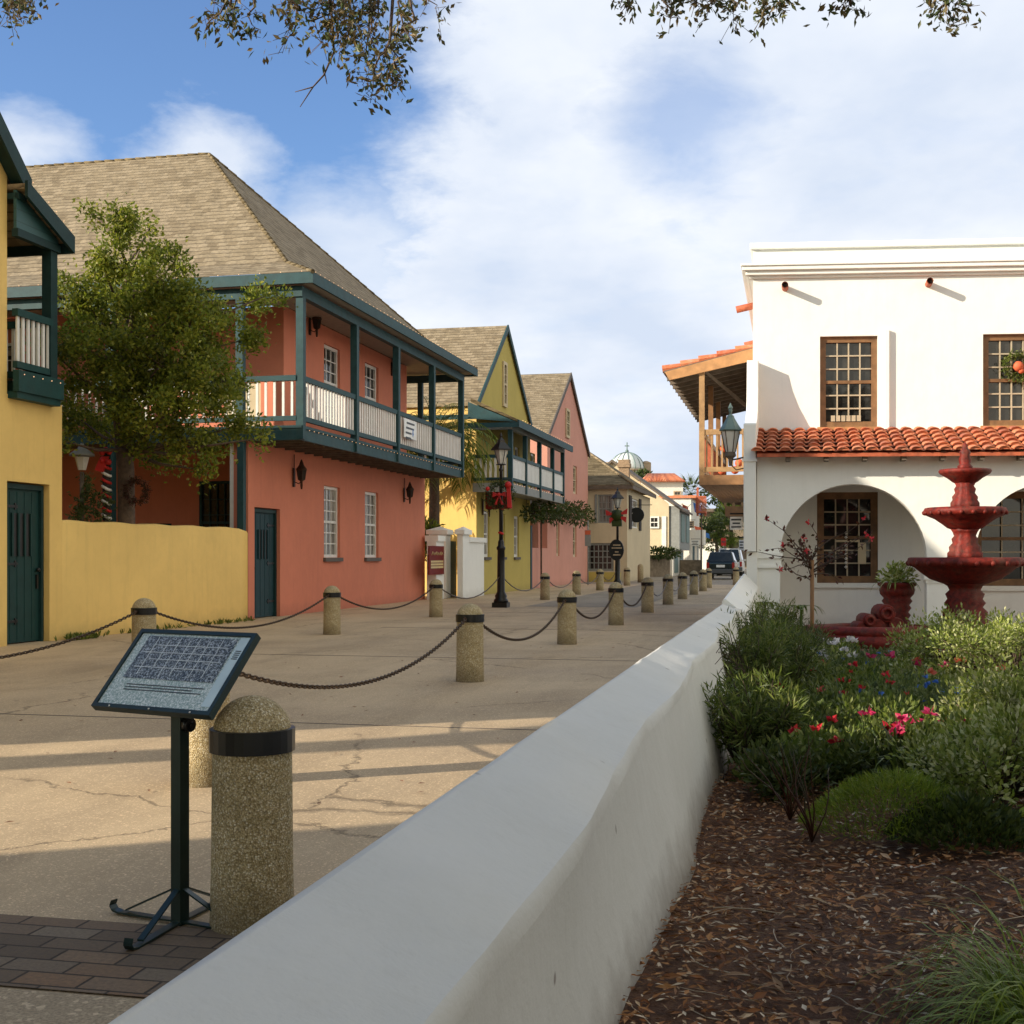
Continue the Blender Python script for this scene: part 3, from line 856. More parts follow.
# ======================================================= MAP STAND
def map_stand():
    X, Y, Zc, th, ti, w, d = -1.249, 4.681, .925, -.518, .825, .585, .373
    t = thing('map_stand', 'green metal reading stand holding a tilted framed map panel', 'map stand', W, (-1.215, 4.63, 0))
    c, s_ = math.cos(th), math.sin(th)
    e = Vector((c, s_, 0)); g = Vector((-s_*math.cos(ti), c*math.cos(ti), math.sin(ti))); n = e.cross(g)
    O = Vector((X, Y, Zc))
    def P(u, v_, k): return tuple(O+e*u+g*v_+n*k)
    def pbox(m, u0, u1, v0, v1, k0, k1):
        vs = [P(u0,v0,k0),P(u1,v0,k0),P(u1,v1,k0),P(u0,v1,k0),P(u0,v0,k1),P(u1,v0,k1),P(u1,v1,k1),P(u0,v1,k1)]
        m.add(vs, [(0,3,2,1),(4,5,6,7),(0,1,5,4),(1,2,6,5),(2,3,7,6),(3,0,4,7)])
    W2, D2, b = w/2, d/2, .017
    m = MB()
    pbox(m, -W2, W2, -D2, D2, -.022, -.008)
    for a in ((-W2, W2, -D2, -D2+b), (-W2, W2, D2-b, D2), (-W2, -W2+b, -D2+b, D2-b), (W2-b, W2, -D2+b, D2-b)): pbox(m, *a, -.0075, .008)
    fr_ = m.build('panel_frame', 'green_metal', t)
    m = MB(); pbox(m, -W2+b, W2-b, -D2+b, D2-b, -.007, .001)
    pf = m.build('map_panel', 'panel_face', t)
    m = MB(); pbox(m, -W2+.06, W2-.075, -.045, D2-.03, .0015, .003); m.build('town_map', 'panel_map', pf)
    m = MB()
    u0, u1, v0, v1 = -W2+.065, W2-.08, -.04, D2-.035
    for k, f in enumerate((.12, .26, .38, .50, .60, .72, .86)):
        u = u0+(u1-u0)*f; pbox(m, u-.0012, u+.0012, v0+.04*(k % 3 == 1)+.012, v1-.01*(k % 2), .0032, .0038)
    for k, f in enumerate((.25, .45, .62, .8)):
        v_ = v0+(v1-v0)*f; pbox(m, u0+.02+.05*(k % 2), u1-.02-.05*(k == 0), v_-.0012, v_+.0012, .004, .0044)
    pm = m.build('street_lines', 'panel_line', pf)
    m = MB(); pbox(m, W2-.065, W2-b-.004, -D2+b+.02, D2-b-.004, .0015, .003); m.build('legend_strip', 'panel_pale', pf)
    m = MB()
    for i in range(5): pbox(m, W2-.055, W2-.028, .10-.009*i, .104-.009*i, .0035, .0042)
    m.build('legend_text', 'ink', pf)
    m = MB()
    for i in range(3): pbox(m, -W2+.10, W2-.10-.05*(i % 2), -.075-.012*i, -.071-.012*i, .0015, .0022)
    m.build('caption_text', 'ink', pf)
    m = MB()
    for u in (-.2, 0, .2): 
        q = O+e*u-g*(D2-.006)+n*.008; m.ball(tuple(q), .004, 6, 4)
    m.build('screws', 'white_paint', fr_)
    px_, py_ = -1.215, 4.63; h_ = .023
    m = MB()
    def post(x0, x1, y0, y1, z0, z1):
        co = [(x0,y0),(x1,y0),(x1,y1),(x0,y1)]
        vs = [(px_+a*c-b_*s_, py_+a*s_+b_*c, z) for z in (z0, z1) for a, b_ in co]
        m.add(vs, [(0,3,2,1),(4,5,6,7),(0,1,5,4),(1,2,6,5),(2,3,7,6),(3,0,4,7)])
    post(-h_, h_, -h_, h_, .004, .87)
    m.build('post', 'green_metal', t)
    for a_, b_, zz in ((-.10, .0, .86), (.10, .0, .86)):
        m = MB(); m.tube([(px_+a_*c*.2, py_+a_*s_*.2, .76), (px_+a_*c, py_+a_*s_, .86)], .008, 6); m.build('brace', 'green_metal', t)
    m = MB(); m.tube([(px_+.03*c, py_+.03*s_, .735), (px_+.055*c, py_+.055*s_, .735)], .026, 12)
    m.tube([(px_+.055*c, py_+.055*s_, .735), (px_+.065*c, py_+.065*s_, .735)], .012, 8); m.build('clamp_knob', 'black_metal', t)
    # four flat feet with curled toes and sloping stays
    for fx, fy in ((-1.50, 4.78), (-1.30, 4.30), (-.93, 4.50), (-1.12, 4.98)):
        dv = Vector((fx-px_, fy-py_, 0)); L = dv.length; dn = dv.normalized(); sd = dn.cross(Vector((0, 0, 1)))
        m = MB(); vs = []; fs = []
        path = [(0, .012), (.6*L, .008), (L-.03, .006), (L, .012), (L+.012, .028), (L+.004, .045)]
        for q, zz in path:
            p = Vector((px_, py_, 0))+dn*q
            for k1, k2 in ((-.017, .0), (.017, .0), (.017, .007), (-.017, .007)): vs.append(tuple(p+sd*k1+Vector((0, 0, zz+k2))))
        for i in range(len(path)-1):
            for k in range(4): k2 = (k+1) % 4; fs.append((i*4+k, i*4+k2, i*4+4+k2, i*4+4+k))
        fs += [(3, 2, 1, 0), tuple(range(len(vs)-4, len(vs)))]
        m.add(vs, fs)
        a = Vector((px_, py_, .14)); b2 = Vector((px_, py_, .02))+dn*(L*.8)
        vs = []
        for p in (a, b2):
            for k1, k2 in ((-.012, 0), (.012, 0), (.012, .007), (-.012, .007)): vs.append(tuple(p+sd*k1+Vector((0, 0, k2))))
        m.add(vs, [(0,1,2,3),(7,6,5,4),(0,4,5,1),(1,5,6,2),(2,6,7,3),(3,7,4,0)])
        m.build('leg', 'green_metal', t)
map_stand()

# ======================================================= YELLOW HOUSE (left edge)
SW = -1  # helper sign
def gable_house_shell(): pass
def bulbs(parent, pts, r=.011, name='light_string'):
    m = MB()
    for p in pts: m.blob(p, r)
    m.build(name, 'bulb', parent)
def line_pts(a, b, step):
    a, b = Vector(a), Vector(b); n = max(1, int((b-a).length/step))
    return [tuple(a+(b-a)*(i+.5)/n) for i in range(n)]

yh = thing('yellow_house', 'bright yellow stucco house with teal gable trim and balcony at the left edge', 'house', S, (-11.5, 14, 0))
X0 = -11.5
m = MB()
d0, d1 = S.hit(7, 600, 'x', X0)[1], S.hit(49.5, 600, 'x', X0)[1]
sE = S.hit(62, 600, 'x', X0)[1]
front = ('x', X0, 1)
wall(m, front, 13.7, sE, -.1, 3.78, [(d0, d1, -.05, 2.48)], .22)
wall(m, front, 13.7, d0, 3.78, 7.1)
m.quad((X0-.02, sE, -.1), (-16, sE, -.1), (-16, sE, 3.78), (X0, sE, 3.78))
m.quad((X0, 13.7, -.1), (-16, 13.7, -.1), (-16, 13.7, 7.1), (X0, 13.7, 7.1))
m.quad((-16, 13.7, -.1), (-16, sE, -.1), (-16, sE, 7.1), (-16, 13.7, 7.1))
m.quad((X0, d0, 3.78), (-16, d0, 3.78), (-16, d0, 7.1), (X0, d0, 7.1))
m.quad((X0, 13.7, 7.1), (X0, d0, 7.1), (X0, (13.7+d0)/2, 8.5), (X0, (13.7+d0)/2, 8.5))
m.build('wall', 'yellow_stucco', yh)
plank_door(yh, front, d0+.02, d1-.02, .0, 2.46, 'door_teal', .14, side=-1)
# main roof, steep gable facing the street
rs, rz = (13.7+d0)/2, 8.75
m = MB()
for sg, se in ((1, d0+.22), (-1, 13.7-.22)):
    m.prism([(X0+.2, rs, rz), (X0+.2, se, 7.02), (X0+.2, se, 6.90), (X0+.2, rs, rz-.12)], (-5, 0, 0))
ry = m.build('roof', 'shingle', yh)
m = MB()
for se in (d0+.25, 13.7-.25):
    m.prism([(X0+.205, rs, rz+.06), (X0+.205, se, 7.05), (X0+.205, se, 6.72), (X0+.205, rs, rz-.26)], (.05, 0, 0)); m.prism([(X0+.2, rs, rz-.13), (X0+.2, se, 6.89), (X0+.2, se, 6.8), (X0+.2, rs, rz-.22)], (-.195, 0, 0))
m.build('bargeboard', 'teal_dark', ry)
m = MB(); m.box(X0-.3, X0+.2, d0+.0, d0+.2, 6.70, 6.79); m.build('eave_soffit', 'teal_dark', ry)
# balcony porch beyond the gable
bx = X0+.10
dz0 = 3.72
sF = S.hit(64, 390, 'x', bx+.1)[1]; sP = S.hit(57.5, 300, 'x', bx+.05)[1]
m = MB()
m.box(bx-4.2, bx+.06, d0+.02, sF-.03, dz0, dz0+.10)
m.box(bx+.0, bx+.1, d0, sF, dz0+.10, dz0+.42); m.box(bx-4.2, bx+.0, sF-.1, sF, dz0+.10, dz0+.42)
bk = m.build('balcony', 'teal', yh)
def rail(parent, a, b, z0, z1, n, bm='white_paint', rm='teal', bw=.045, name='railing', th=.05, post=False):
    """a straight balustrade from a to b (x, y) with boards/balusters"""
    A, B_ = Vector((a[0], a[1], 0)), Vector((b[0], b[1], 0)); d = B_-A; L = d.length; d.normalize(); sd = Vector((-d.y, d.x, 0))
    def bar(mm, p, q, hw, zz0, zz1, ww):
        P_ = [p-sd*hw, q-sd*hw, q+sd*hw, p+sd*hw]
        vs = [(v.x, v.y, z) for z in (zz0, zz1) for v in P_]
        mm.add(vs, [(0,3,2,1),(4,5,6,7),(0,1,5,4),(1,2,6,5),(2,3,7,6),(3,0,4,7)])
    m = MB(); bar(m, A, B_, th, z1-.11, z1, 0)
    r_ = m.build(name, rm, parent)
    m = MB(); bar(m, A, B_, th*.8, z0, z0+.10, 0); m.build('bottom_rail', rm, r_)
    m = MB()
    for i in range(n):
        c = A+d*L*(i+.5)/n; bar(m, c-d*bw/2, c+d*bw/2, .014, z0+.10, z1-.11, 0)
    m.build('balusters', bm, r_)
    return r_
rail(yh, (bx, d0+.05), (bx, sP-.12), dz0+.46, dz0+1.35, 7, bw=.06)
rail(yh, (bx-.1, sP-.06), (bx-3, sP-.06), dz0+.46, dz0+1.35, 22, bw=.05)
m = MB(); m.box(bx-.11, bx+.05, sP-.18, sP, dz0+.16, 6.35); m.build('post', 'teal_dark', yh)
# porch shed roof
pz1, pz0 = 6.80, 6.28
se = S.hit(68, 232, 'x', bx+.15)[1]
m = MB()
m.prism([(bx+.2, d0, pz1+.12), (bx+.2, se, pz0+.12), (bx+.2, se, pz0+.04), (bx+.2, d0, pz1+.04)], (-4.6, 0, 0))
pr = m.build('porch_roof', 'shingle', yh)
m = MB(); m.prism([(bx+.06, d0, pz1+.03), (bx+.06, se-.12, pz0+.06), (bx+.06, se-.12, pz0-.02), (bx+.06, d0, pz0-.02)], (-.05, 0, 0)); m.build('gable_boarding', 'teal_boards', pr)
m = MB()
m.prism([(bx+.2, d0, pz1+.16), (bx+.2, se+.04, pz0+.15), (bx+.2, se+.04, pz0-.12), (bx+.2, d0, pz1-.08)], (.05, 0, 0))
m.box(bx-4.2, bx+.2, se, se+.05, pz0-.12, pz0+.1)
m.box(bx-.02, bx+.085, d0, se-.1, pz0-.14, pz0-.02)
m.build('fascia', 'teal_dark', pr)
bulbs(yh, line_pts((bx+.27, d0, pz1+.2), (bx+.27, se, pz0+.17), .22)+line_pts((bx+.115, d0, dz0+.36), (bx+.115, sF, dz0+.36), .22))
# unseen blocks added behind the house to shade the courtyard and porch
m = MB(); m.box(-25, -18.4, 18.2, 27.2, -.1, 6.1); m.build('shade_block_low', 'yellow_stucco', yh)
m = MB(); m.box(-25, -18.4, 12.5, 18.19, -.1, 8.2); m.build('shade_block_high', 'yellow_stucco', yh)
m = MB(); m.box(-25.3, -18.1, 18.2, 27.4, 6.1, 6.25); m.build('shade_block_roof', 'shingle', yh)
# low courtyard wall
m = MB()
a = (X0-.02, sE+.01); b = (-11.13, 24.62)
n = 24; vs = []; fs = []
for i in range(n+1):
    f = i/n; x = a[0]+(b[0]-a[0])*f; y = a[1]+(b[1]-a[1])*f
    zz = 1.93+.012*math.sin(i*1.3); r_ = 0
    if i == n: zz -= .0
    e_ = .05 if i == n else 0
    vs += [(x, y, -.1), (x, y, zz-.05-e_), (x-.02, y, zz-.015-e_), (x-.06, y, zz-e_), (x-.24, y, zz-e_), (x-.28, y, zz-.03), (x-.3, y, -.1)]
for i in range(n):
    for k in range(6): q = i*7+k; fs.append((q, q+7, q+8, q+1))
fs.append(tuple(range(n*7, n*7+7)))
m.add(vs, fs, True)
o = m.build('courtyard_wall', 'yellow_stucco', None, S)
tag(o, 'low smooth yellow stucco courtyard wall between the yellow and salmon houses', 'wall')

# ======================================================= SALMON HOUSE
sh_ = thing('salmon_house', 'salmon pink stucco house with hipped shingle roof and wraparound blue balcony', 'house', S, (-11.2, 24.8, 0))
XP = -11.2; s0, s1 = 24.8, 37.9; u0, u1 = 26.7, 36.0
face = ('x', XP, 1)
def su(px, t_=XP): return S.hit(px, 500, 'x', t_)[1]
def sz_(px, py, t_=XP): return S.hit(px, py, 'x', t_)[2]
dr = (su(254.5), su(280), -.05, sz_(267, 508))
w1 = (su(324), su(340), sz_(332, 557.5), sz_(332, 486.5)); w2 = (su(365), su(378.5), sz_(371, 557.5), sz_(371, 492))
up1 = (su(324), su(340), 4.75, sz_(332, 346.5)); up2 = (su(365), su(378.5), 4.75, sz_(371, 364.5))
m = MB()
wall(m, face, s0, s1, -.1, 3.80, [dr, w1, w2], .2)
wall(m, face, u0, u1, 3.80, 6.98, [up1, up2], .2)
# pier return and porch back wall
nf = ('y', s0, -1)
m.quad((XP, s0, -.1), (XP-.33, s0, -.1), (XP-.33, s0, 3.8), (XP, s0, 3.8))
m.quad((XP-.33, s0, -.1), (XP-.33, u0, -.1), (XP-.33, u0, 3.8), (XP-.33, s0, 3.8))
wxa = S.hit(199, 500, 'y', u0)[0]; wxb = S.hit(234, 500, 'y', u0)[0]; wz1 = S.hit(215, 481, 'y', u0)[2]
wxc = S.hit(262, 500, 'y', u0)[0]
pw = (wxa, wxb, wz1-1.9, wz1)
dA = S.hit(268, 500, 'y', u0)[0]; dz_ = S.hit(275, 372, 'y', u0)[2]
nb = ('y', u0, -1)
m2 = MB()
wall(m2, nb, -26, XP-.33, -.1, 3.8, [pw, (-14.9, -13.95, -.05, 2.1), (-18.6, -17.7, .9, 2.7)], .12)
wall(m2, nb, -26, XP, 3.8, 6.98, [(-12.62, -11.75, 4.02, 5.28), (-14.9, -14.0, 4.9, 6.4), (-18.9, -18, 4.9, 6.4)], .12)
m.v, m.f, m.sm, m.mi = m.v, m.f, m.sm, m.mi
m.add(m2.v, m2.f)
m.quad((XP, s1, -.1), (-15.2, s1, -.1), (-15.2, s1, 3.8), (XP, s1, 3.8))
m.quad((XP, u1, 3.8), (-15.2, u1, 3.8), (-15.2, u1, 6.98), (XP, u1, 6.98))
m.quad((-15.2, s1, -.1), (-15.2, 31.2, -.1), (-15.2, 31.2, 6.98), (-15.2, s1, 6.98))
m.quad((-15.2, 31.2, -.1), (-26, 31.2, -.1), (-26, 31.2, 11.9), (-15.2, 31.2, 11.9))
m.build('wall', 'salmon_stucco', sh_)
plank_door(sh_, face, dr[0]+.02, dr[1]-.02, 0, dr[3]-.02, 'door_blue', .12, side=1)
for w_ in (w1, w2): window(sh_, face, *w_, 3, 6, sill='sill_stone', glass='curtained_glass', fw=.075, mun=.028, rec=.1)
for w_ in (up1, up2): window(sh_, face, *w_, 3, 6, sill='sill_stone', fw=.075, mun=.028, rec=.1)
window(sh_, nb, *pw, 4, 5, fm='blue_teal', rec=.04, fw=.06)
window(sh_, nb, -14.9, -14.0, 4.9, 6.4, 3, 4, rec=.04); window(sh_, nb, -18.9, -18, 4.9, 6.4, 3, 4, rec=.04)
window(sh_, nb, -18.6, -17.7, .9, 2.7, 3, 4, rec=.04)
# cream balcony door on the lit side wall
m = MB(); m.box(-12.62, -11.75, u0+.03, u0+.08, 4.02, 5.28); m.build('side_door', 'cream_stucco', sh_)
m = MB(); m.box(-14.9, -13.95, u0+.05, u0+.1, 0, 2.1); m.build('side_door', 'door_blue', sh_)
# roof
ex, e0, e1 = -9.6, 24.4, 38.3; ez = 7.18
fx, f0_, f1_, fz = -10.6, 25.45, 37.3, 7.66
ax_, as_, az = -15.26, 31.3, 12.12
LX = -26
m = MB()
m.quad((LX, e0, ez), (ex, e0, ez), (fx, f0_, fz), (LX, f0_, fz))
m.quad((ex, e0, ez), (ex, e1, ez), (fx, f1_, fz), (fx, f0_, fz))
m.quad((ex, e1, ez), (-15.26, e1, ez), (-15.26, f1_, fz), (fx, f1_, fz))
m.quad((LX, f0_, fz), (fx, f0_, fz), (ax_, as_, az), (LX, as_, az))
m.tri((fx, f0_, fz), (fx, f1_, fz), (ax_, as_, az))
m.tri((fx, f1_, fz), (-15.26, f1_, fz), (ax_, as_, az))
rf = m.build('roof', 'shingle', sh_)
m = MB()   # hip and ridge caps
for a, b in (((ax_, as_, az), (LX, as_, az)), ((ax_, as_, az), (fx, f0_, fz)), ((fx, f0_, fz), (ex, e0, ez)), ((ax_, as_, az), (fx, f1_, fz)), ((fx, f1_, fz), (ex, e1, ez))):
    P_ = line_pts(a, b, .3); dd = (Vector(b)-Vector(a)).normalized()
    for p in P_:
        p = Vector(p); m.tube([tuple(p-dd*.16+Vector((0, 0, -.02))), tuple(p+dd*.16+Vector((0, 0, .0)))], .05, 6)
m.build('ridge_cap', 'old_shingle', rf)
m = MB()
m.box(ex, ex-.05, e0, e1, 6.95, 7.175); m.box(LX, ex-.051, e0, e0+.05, 6.95, 7.175); m.box(-15.2, ex-.051, e1-.05, e1, 6.95, 7.175)
m.build('fascia', 'blue_teal', rf)
m = MB(); m.box(LX, ex-.06, e0+.06, u0-.01, 7.0, 7.03); m.box(XP+.01, ex-.06, u0, u1, 7.0, 7.03); m.box(-15.2, ex-.06, u1+.01, e1-.06, 7.0, 7.03)
m.build('soffit', 'soffit', rf)
# balcony structure
bx = -9.95; b0, b1 = 24.62, 37.75; zb = 3.76
bal = MB()
bal.box(bx, bx-.08, b0, b1, zb, zb+.24); bal.box(LX, bx-.081, b0, b0+.08, zb, zb+.24); bal.box(-13, bx-.081, b1-.08, b1, zb, zb+.24)
bal.box(bx+.03, bx-.04, b0-.03, b1+.03, zb+.24, zb+.30); bal.box(LX, bx-.041, b0-.03, b0+.05, zb+.24, zb+.30)
# roof beam
bal.box(bx+.05, bx-.10, b0-.05, b1+.05, 6.72, 6.94); bal.box(LX, bx-.101, b0-.05, b0+.1, 6.72, 6.94); bal.box(-13, bx-.101, b1-.1, b1+.05, 6.72, 6.94)
bo = bal.build('balcony', 'blue_teal', sh_)
m = MB(); m.box(LX, XP-.01, b0+.085, u0-.005, zb+.1, zb+.16); m.box(XP+.01, bx-.085, b0+.085, b1-.085, zb+.1, zb+.16)
for i in range(22):
    y = b0+.4+i*(b1-b0-.8)/21; m.box(XP+.01, bx-.085, y-.03, y+.03, zb-.02, zb+.098)
m.build('deck', 'grey_wood', bo)
pys = [b0+.07]+[su(p, bx) for p in (355.8, 397.5, 433)]+[b1-.07]
pl = []
for y in pys:
    m = MB(); m.box(bx+.055, bx-.105, y-.08, y+.08, zb+.02, 6.72); m.build('post', 'blue_teal', bo)
for x in (-11.3, -14.3, -17.3, -20.3):
    m = MB(); m.box(x-.08, x+.08, b0-.055, b0+.105, zb+.02, 6.72); m.build('post', 'blue_teal', bo)
    m = MB(); m.box(x-.07, x+.07, b0, b0+.14, 0, zb-.001); m.build('porch_post', 'blue_teal', sh_)
m = MB(); m.box(-11.35, -11.2, b1-.15, b1, zb+.02, 6.72); m.build('post', 'blue_teal', bo)
for i in range(4): rail(sh_, (bx-.02, pys[i]+.08), (bx-.02, pys[i+1]-.08), zb+.40, zb+1.34, 18, bw=.075, rm='blue_teal')
xs = [bx-.1, -11.22]; rail(sh_, (bx-.1, b0+.02), (-11.22, b0+.02), zb+.40, zb+1.34, 6, bw=.05, rm='blue_teal')
for a, b, n in ((-11.38, -14.22, 17), (-14.38, -17.22, 17), (-17.38, -20.22, 17)): rail(sh_, (a, b0+.02), (b, b0+.02), zb+.40, zb+1.34, n, bw=.05, rm='blue_teal')
rail(sh_, (bx-.1, b1-.05), (-11.2, b1-.05), zb+.40, zb+1.34, 8, bw=.05, rm='blue_teal')
m = MB(); m.box(XP-.33, XP-.42, s0+.01, s0+.12, 0, 3.76); m.build('porch_post', 'white_paint', sh_)
bulbs(sh_, line_pts((ex+.015, e0, 7.19), (ex+.015, e1, 7.19), .26)+line_pts((bx+.04, b0, zb+.225), (bx+.04, b1, zb+.225), .26)+line_pts((-24, e0-.015, 7.19), (ex, e0-.015, 7.19), .45), .0105)
# small white notice on the railing
ya, yb = su(401.5, bx), su(413.5, bx); z1_ = sz_(402, 418, bx); z0_ = sz_(402, 437, bx)
nt_ = thing('notice_board', 'small white notice with a blue arrow fixed to the salmon house balcony railing', 'sign', S, (bx, (ya+yb)/2, z0_))
m = MB(); m.box(bx+.075, bx+.06, ya, yb, z0_, z1_); m.build('board', 'sign_white', nt_)
m = MB(); L_ = yb-ya
for k, (a, b) in enumerate(((.2, .85), (.15, .8), (.12, .6), (.12, .55))): m.box(bx+.079, bx+.0755, ya+L_*a, ya+L_*b, z1_-.1-.13*k-.03, z1_-.1-.13*k+.02)
m.build('lettering', 'ink', nt_)
m = MB(); yc = ya+L_*.72; m.prism([(bx+.076, yc-.07, z0_+.16), (bx+.076, yc+.07, z0_+.16), (bx+.076, yc, z0_+.05)], (.004, 0, 0)); m.box(bx+.08, bx+.076, yc-.03, yc+.03, z0_+.16, z0_+.26); m.build('arrow', 'blue_cloth', nt_)

def wall_lantern(pt, label, s=1.0, mat='rusty_metal'):
    x, y, z = pt
    t = thing('wall_lantern', label, 'wall lantern', S, (x, y, z), 'wall lanterns')
    m = MB(); m.box(x, x+.03, y-.05*s, y+.05*s, z-.28*s, z+.2*s)
    m.tube([(x+.03, y, z-.15*s), (x+.15*s, y, z-.2*s), (x+.22*s, y, z-.12*s)], .012, 6)
    m.tube([(x+.02, y, z+.1*s), (x+.02, y, z+.55*s)], .01, 5)
    m.build('bracket', mat, t)
    m = MB(); cx = x+.22*s
    m.lathe([(.02, -.34*s), (.03, -.26*s), (.03, -.14*s), (.09*s, -.1*s)], cx, y, z, 8)
    m.lathe([(.15*s, .14*s), (.14*s, .18*s), (.07*s, .27*s), (.05*s, .33*s), (.01, .42*s)], cx, y, z, 8)
    for k in range(6):
        a = R(60*k); m.tube([(cx+.09*s*math.cos(a), y+.09*s*math.sin(a), z-.1*s), (cx+.13*s*math.cos(a), y+.13*s*math.sin(a), z+.15*s)], .008, 4)
    m.build('cap', mat, t)
    m = MB(); m.lathe([(.08*s, -.1*s), (.12*s, .14*s)], cx, y, z, 6, False); m.build('shade', 'dark_interior', t)
wall_lantern((XP+.01, su(293), sz_(293, 476)), 'dark iron lantern between the blue door and first window of the salmon house', .9)
wall_lantern((XP+.01, su(403.5), sz_(403.5, 494)), 'dark iron lantern right of the lower windows of the salmon house', .85)
wall_lantern((XP+.01, su(309), sz_(309, 325)), 'dark iron lantern on the balcony wall beside the corner post', .85)
wall_lantern((XP+.01, su(391), sz_(391, 368)), 'dark iron lantern on the balcony wall behind the third post', .8)

# ======================================================= WHITE GATE WALL
gx = -10.75
def gs(px): return S.hit(px, 560, 'x', gx)[1]
def gz(px, py): return S.hit(px, py, 'x', gx)[2]
gw = thing('gate_wall', 'white stucco gate wall with capped pillars between the salmon and olive houses', 'wall', S, (gx, gs(445), 0))
za = gz(432, 541)
g2 = -10.32
def g2s(px): return S.hit(px, 560, 'x', g2)[1]
m = MB(); m.box(gx-.3, gx, s1-.3, gs(444), -.1, za); m.box(g2-.25, g2, g2s(467.5), g2s(484), -.1, za); m.build('panel_wall', 'white_stucco', gw)
m = MB(); m.box(gx-.36, gx+.06, s1-.3, gs(444)-.02, za, za+.18); m.box(g2-.3, g2+.06, g2s(467.7), g2s(485), za, za+.16); m.build('coping', 'white_stucco', gw)
zp = gz(440, 534)
for a, b in ((444, 448.7), (461, 467.5)):
    gx_ = gx; dp = .5 if a < 450 else .12; gx = -10.85 if a < 450 else g2+.04; ya, yb = gs(a), gs(b); m = MB()
    m.box(gx-dp, gx+.06, ya, yb, -.1, zp); o = m.build('pillar', 'white_stucco', gw)
    m = MB(); ym = (ya+yb)/2; h_ = (yb-ya)/2+.09
    c_ = [(gx-dp-.07, ym-h_), (gx+.13, ym-h_), (gx+.13, ym+h_), (gx-dp-.07, ym+h_)]
    vs = [(x, y, zp+.002) for x, y in c_]+[(x, y, zp+.14) for x, y in c_]+[(gx-dp/2+.03, ym, zp+.26)]
    m.add(vs, [(0,3,2,1),(0,1,5,4),(1,2,6,5),(2,3,7,6),(3,0,4,7),(4,5,8),(5,6,8),(6,7,8),(7,4,8)])
    m.build('pillar_cap', 'white_stucco', o); gx = gx_
m = MB(); m.box(-10.95, -10.85, gs(448.7), gs(459), 0, gz(450, 541)); m.build('gate', 'door_teal', gw)
ya, yb = gs(427.7), gs(442.5); z1_, z0_ = gz(435, 546), gz(435, 574.5)
rs_ = thing('shop_sign', 'dark red shop sign with pale lines hung on the white gate wall', 'sign', S, (gx, (ya+yb)/2, z0_))
m = MB(); m.box(gx+.01, gx+.05, ya, yb, z0_, z1_); m.build('board', 'sign_red', rs_)
m = MB(); L_ = yb-ya; h_ = z1_-z0_
for k in range(3): m.box(gx+.0505, gx+.055, ya+.1*L_, yb-.06*L_, z0_+h_*(.22+.1*k), z0_+h_*(.29+.1*k))
m.build('text_lines', 'sign_gold', rs_)
m = MB()
for k, a in enumerate((.15, .3, .42, .55, .7, .8)):
    yy = ya+L_*a; m.tube([(gx+.055, yy, z0_+h_*.68), (gx+.055, yy+.12, z0_+h_*(.80-.03*(k % 2))), (gx+.055, yy+.2, z0_+h_*.7)], .012, 4)
m.build('script_title', 'sign_gold', rs_)

# ======================================================= OLIVE HOUSE
def gable_house(name, label, mat, x, sa, sb, eave, rz, depth, holes, trim, lowz=-.1, roofm='shingle', over=.12, fo=.06):
    t = thing(name, label, 'house', S, (x, sa, 0))
    m = MB(); f = ('x', x, 1)
    wall(m, f, sa, sb, lowz, eave, [h for h in holes if h[3] < eave], .15)
    sm_ = (sa+sb)/2
    # gable triangle with a slit window opening
    gh = [h for h in holes if h[3] >= eave]
    m.add([(x, sa, eave), (x, sb, eave), (x, sm_, rz-.1)], [(0, 1, 2)])
    m.quad((x, sa, lowz), (x-depth, sa, lowz), (x-depth, sa, eave), (x, sa, eave))
    m.quad((x, sb, lowz), (x-depth, sb, lowz), (x-depth, sb, eave), (x, sb, eave))
    m.add([(x-depth, sa, lowz), (x-depth, sb, lowz), (x-depth, sb, eave), (x-depth, sm_, rz-.1), (x-depth, sa, eave)], [(0, 1, 2, 3, 4)])
    m.build('wall', mat, t)
    m = MB(); sl = (rz-eave)/((sb-sa)/2)
    for sg, se in ((1, sb+over), (-1, sa-over)):
        ze = eave-over*sl+.05
        m.prism([(x+fo, sm_, rz), (x+fo, se, ze), (x+fo, se, ze-.12), (x+fo, sm_, rz-.12)], (-(depth+2*fo), 0, 0))
    r_ = m.build('roof', roofm, t)
    m = MB()
    for se in (sb+over+.02, sa-over-.02):
        ze = eave-over*sl+.05
        m.prism([(x+fo+.003, sm_, rz+.03), (x+fo+.003, se, ze+.03), (x+fo+.003, se, ze-.2), (x+fo+.003, sm_, rz-.22)], (.05, 0, 0))
    m.build('bargeboard', trim, r_)
    return t, f
XO = -10.5
oa, ob = 41.7, 50.7
def so(px): return S.hit(px, 500, 'x', XO)[1]
def zo(px, py): return S.hit(px, py, 'x', XO)[2]
wO = [(so(484), so(489.5), zo(487, 557), zo(487, 511)), (so(500), so(505), zo(503, 557), zo(503, 514)), (so(514), so(519), zo(516, 557), zo(516, 516))]
wU = [(so(499.5), so(505), 4.0, 5.6), (so(515), so(519.5), 4.0, 5.6), (so(531), so(535), 4.0, 5.6)]
oh, f = gable_house('olive_house', 'olive yellow gabled house with grey blue balcony behind the near lamp post', 'olive_stucco', XO, oa, ob, 6.6, 9.98, 16, wO+wU, 'blue_teal')
for w_ in wO: window(oh, f, *w_, 2, 4, sill='sill_stone', glass='curtained_glass', fw=.1)
for w_ in wU: window(oh, f, *w_, 2, 4, fw=.1)
fg = ('x', XO+.02, 1)
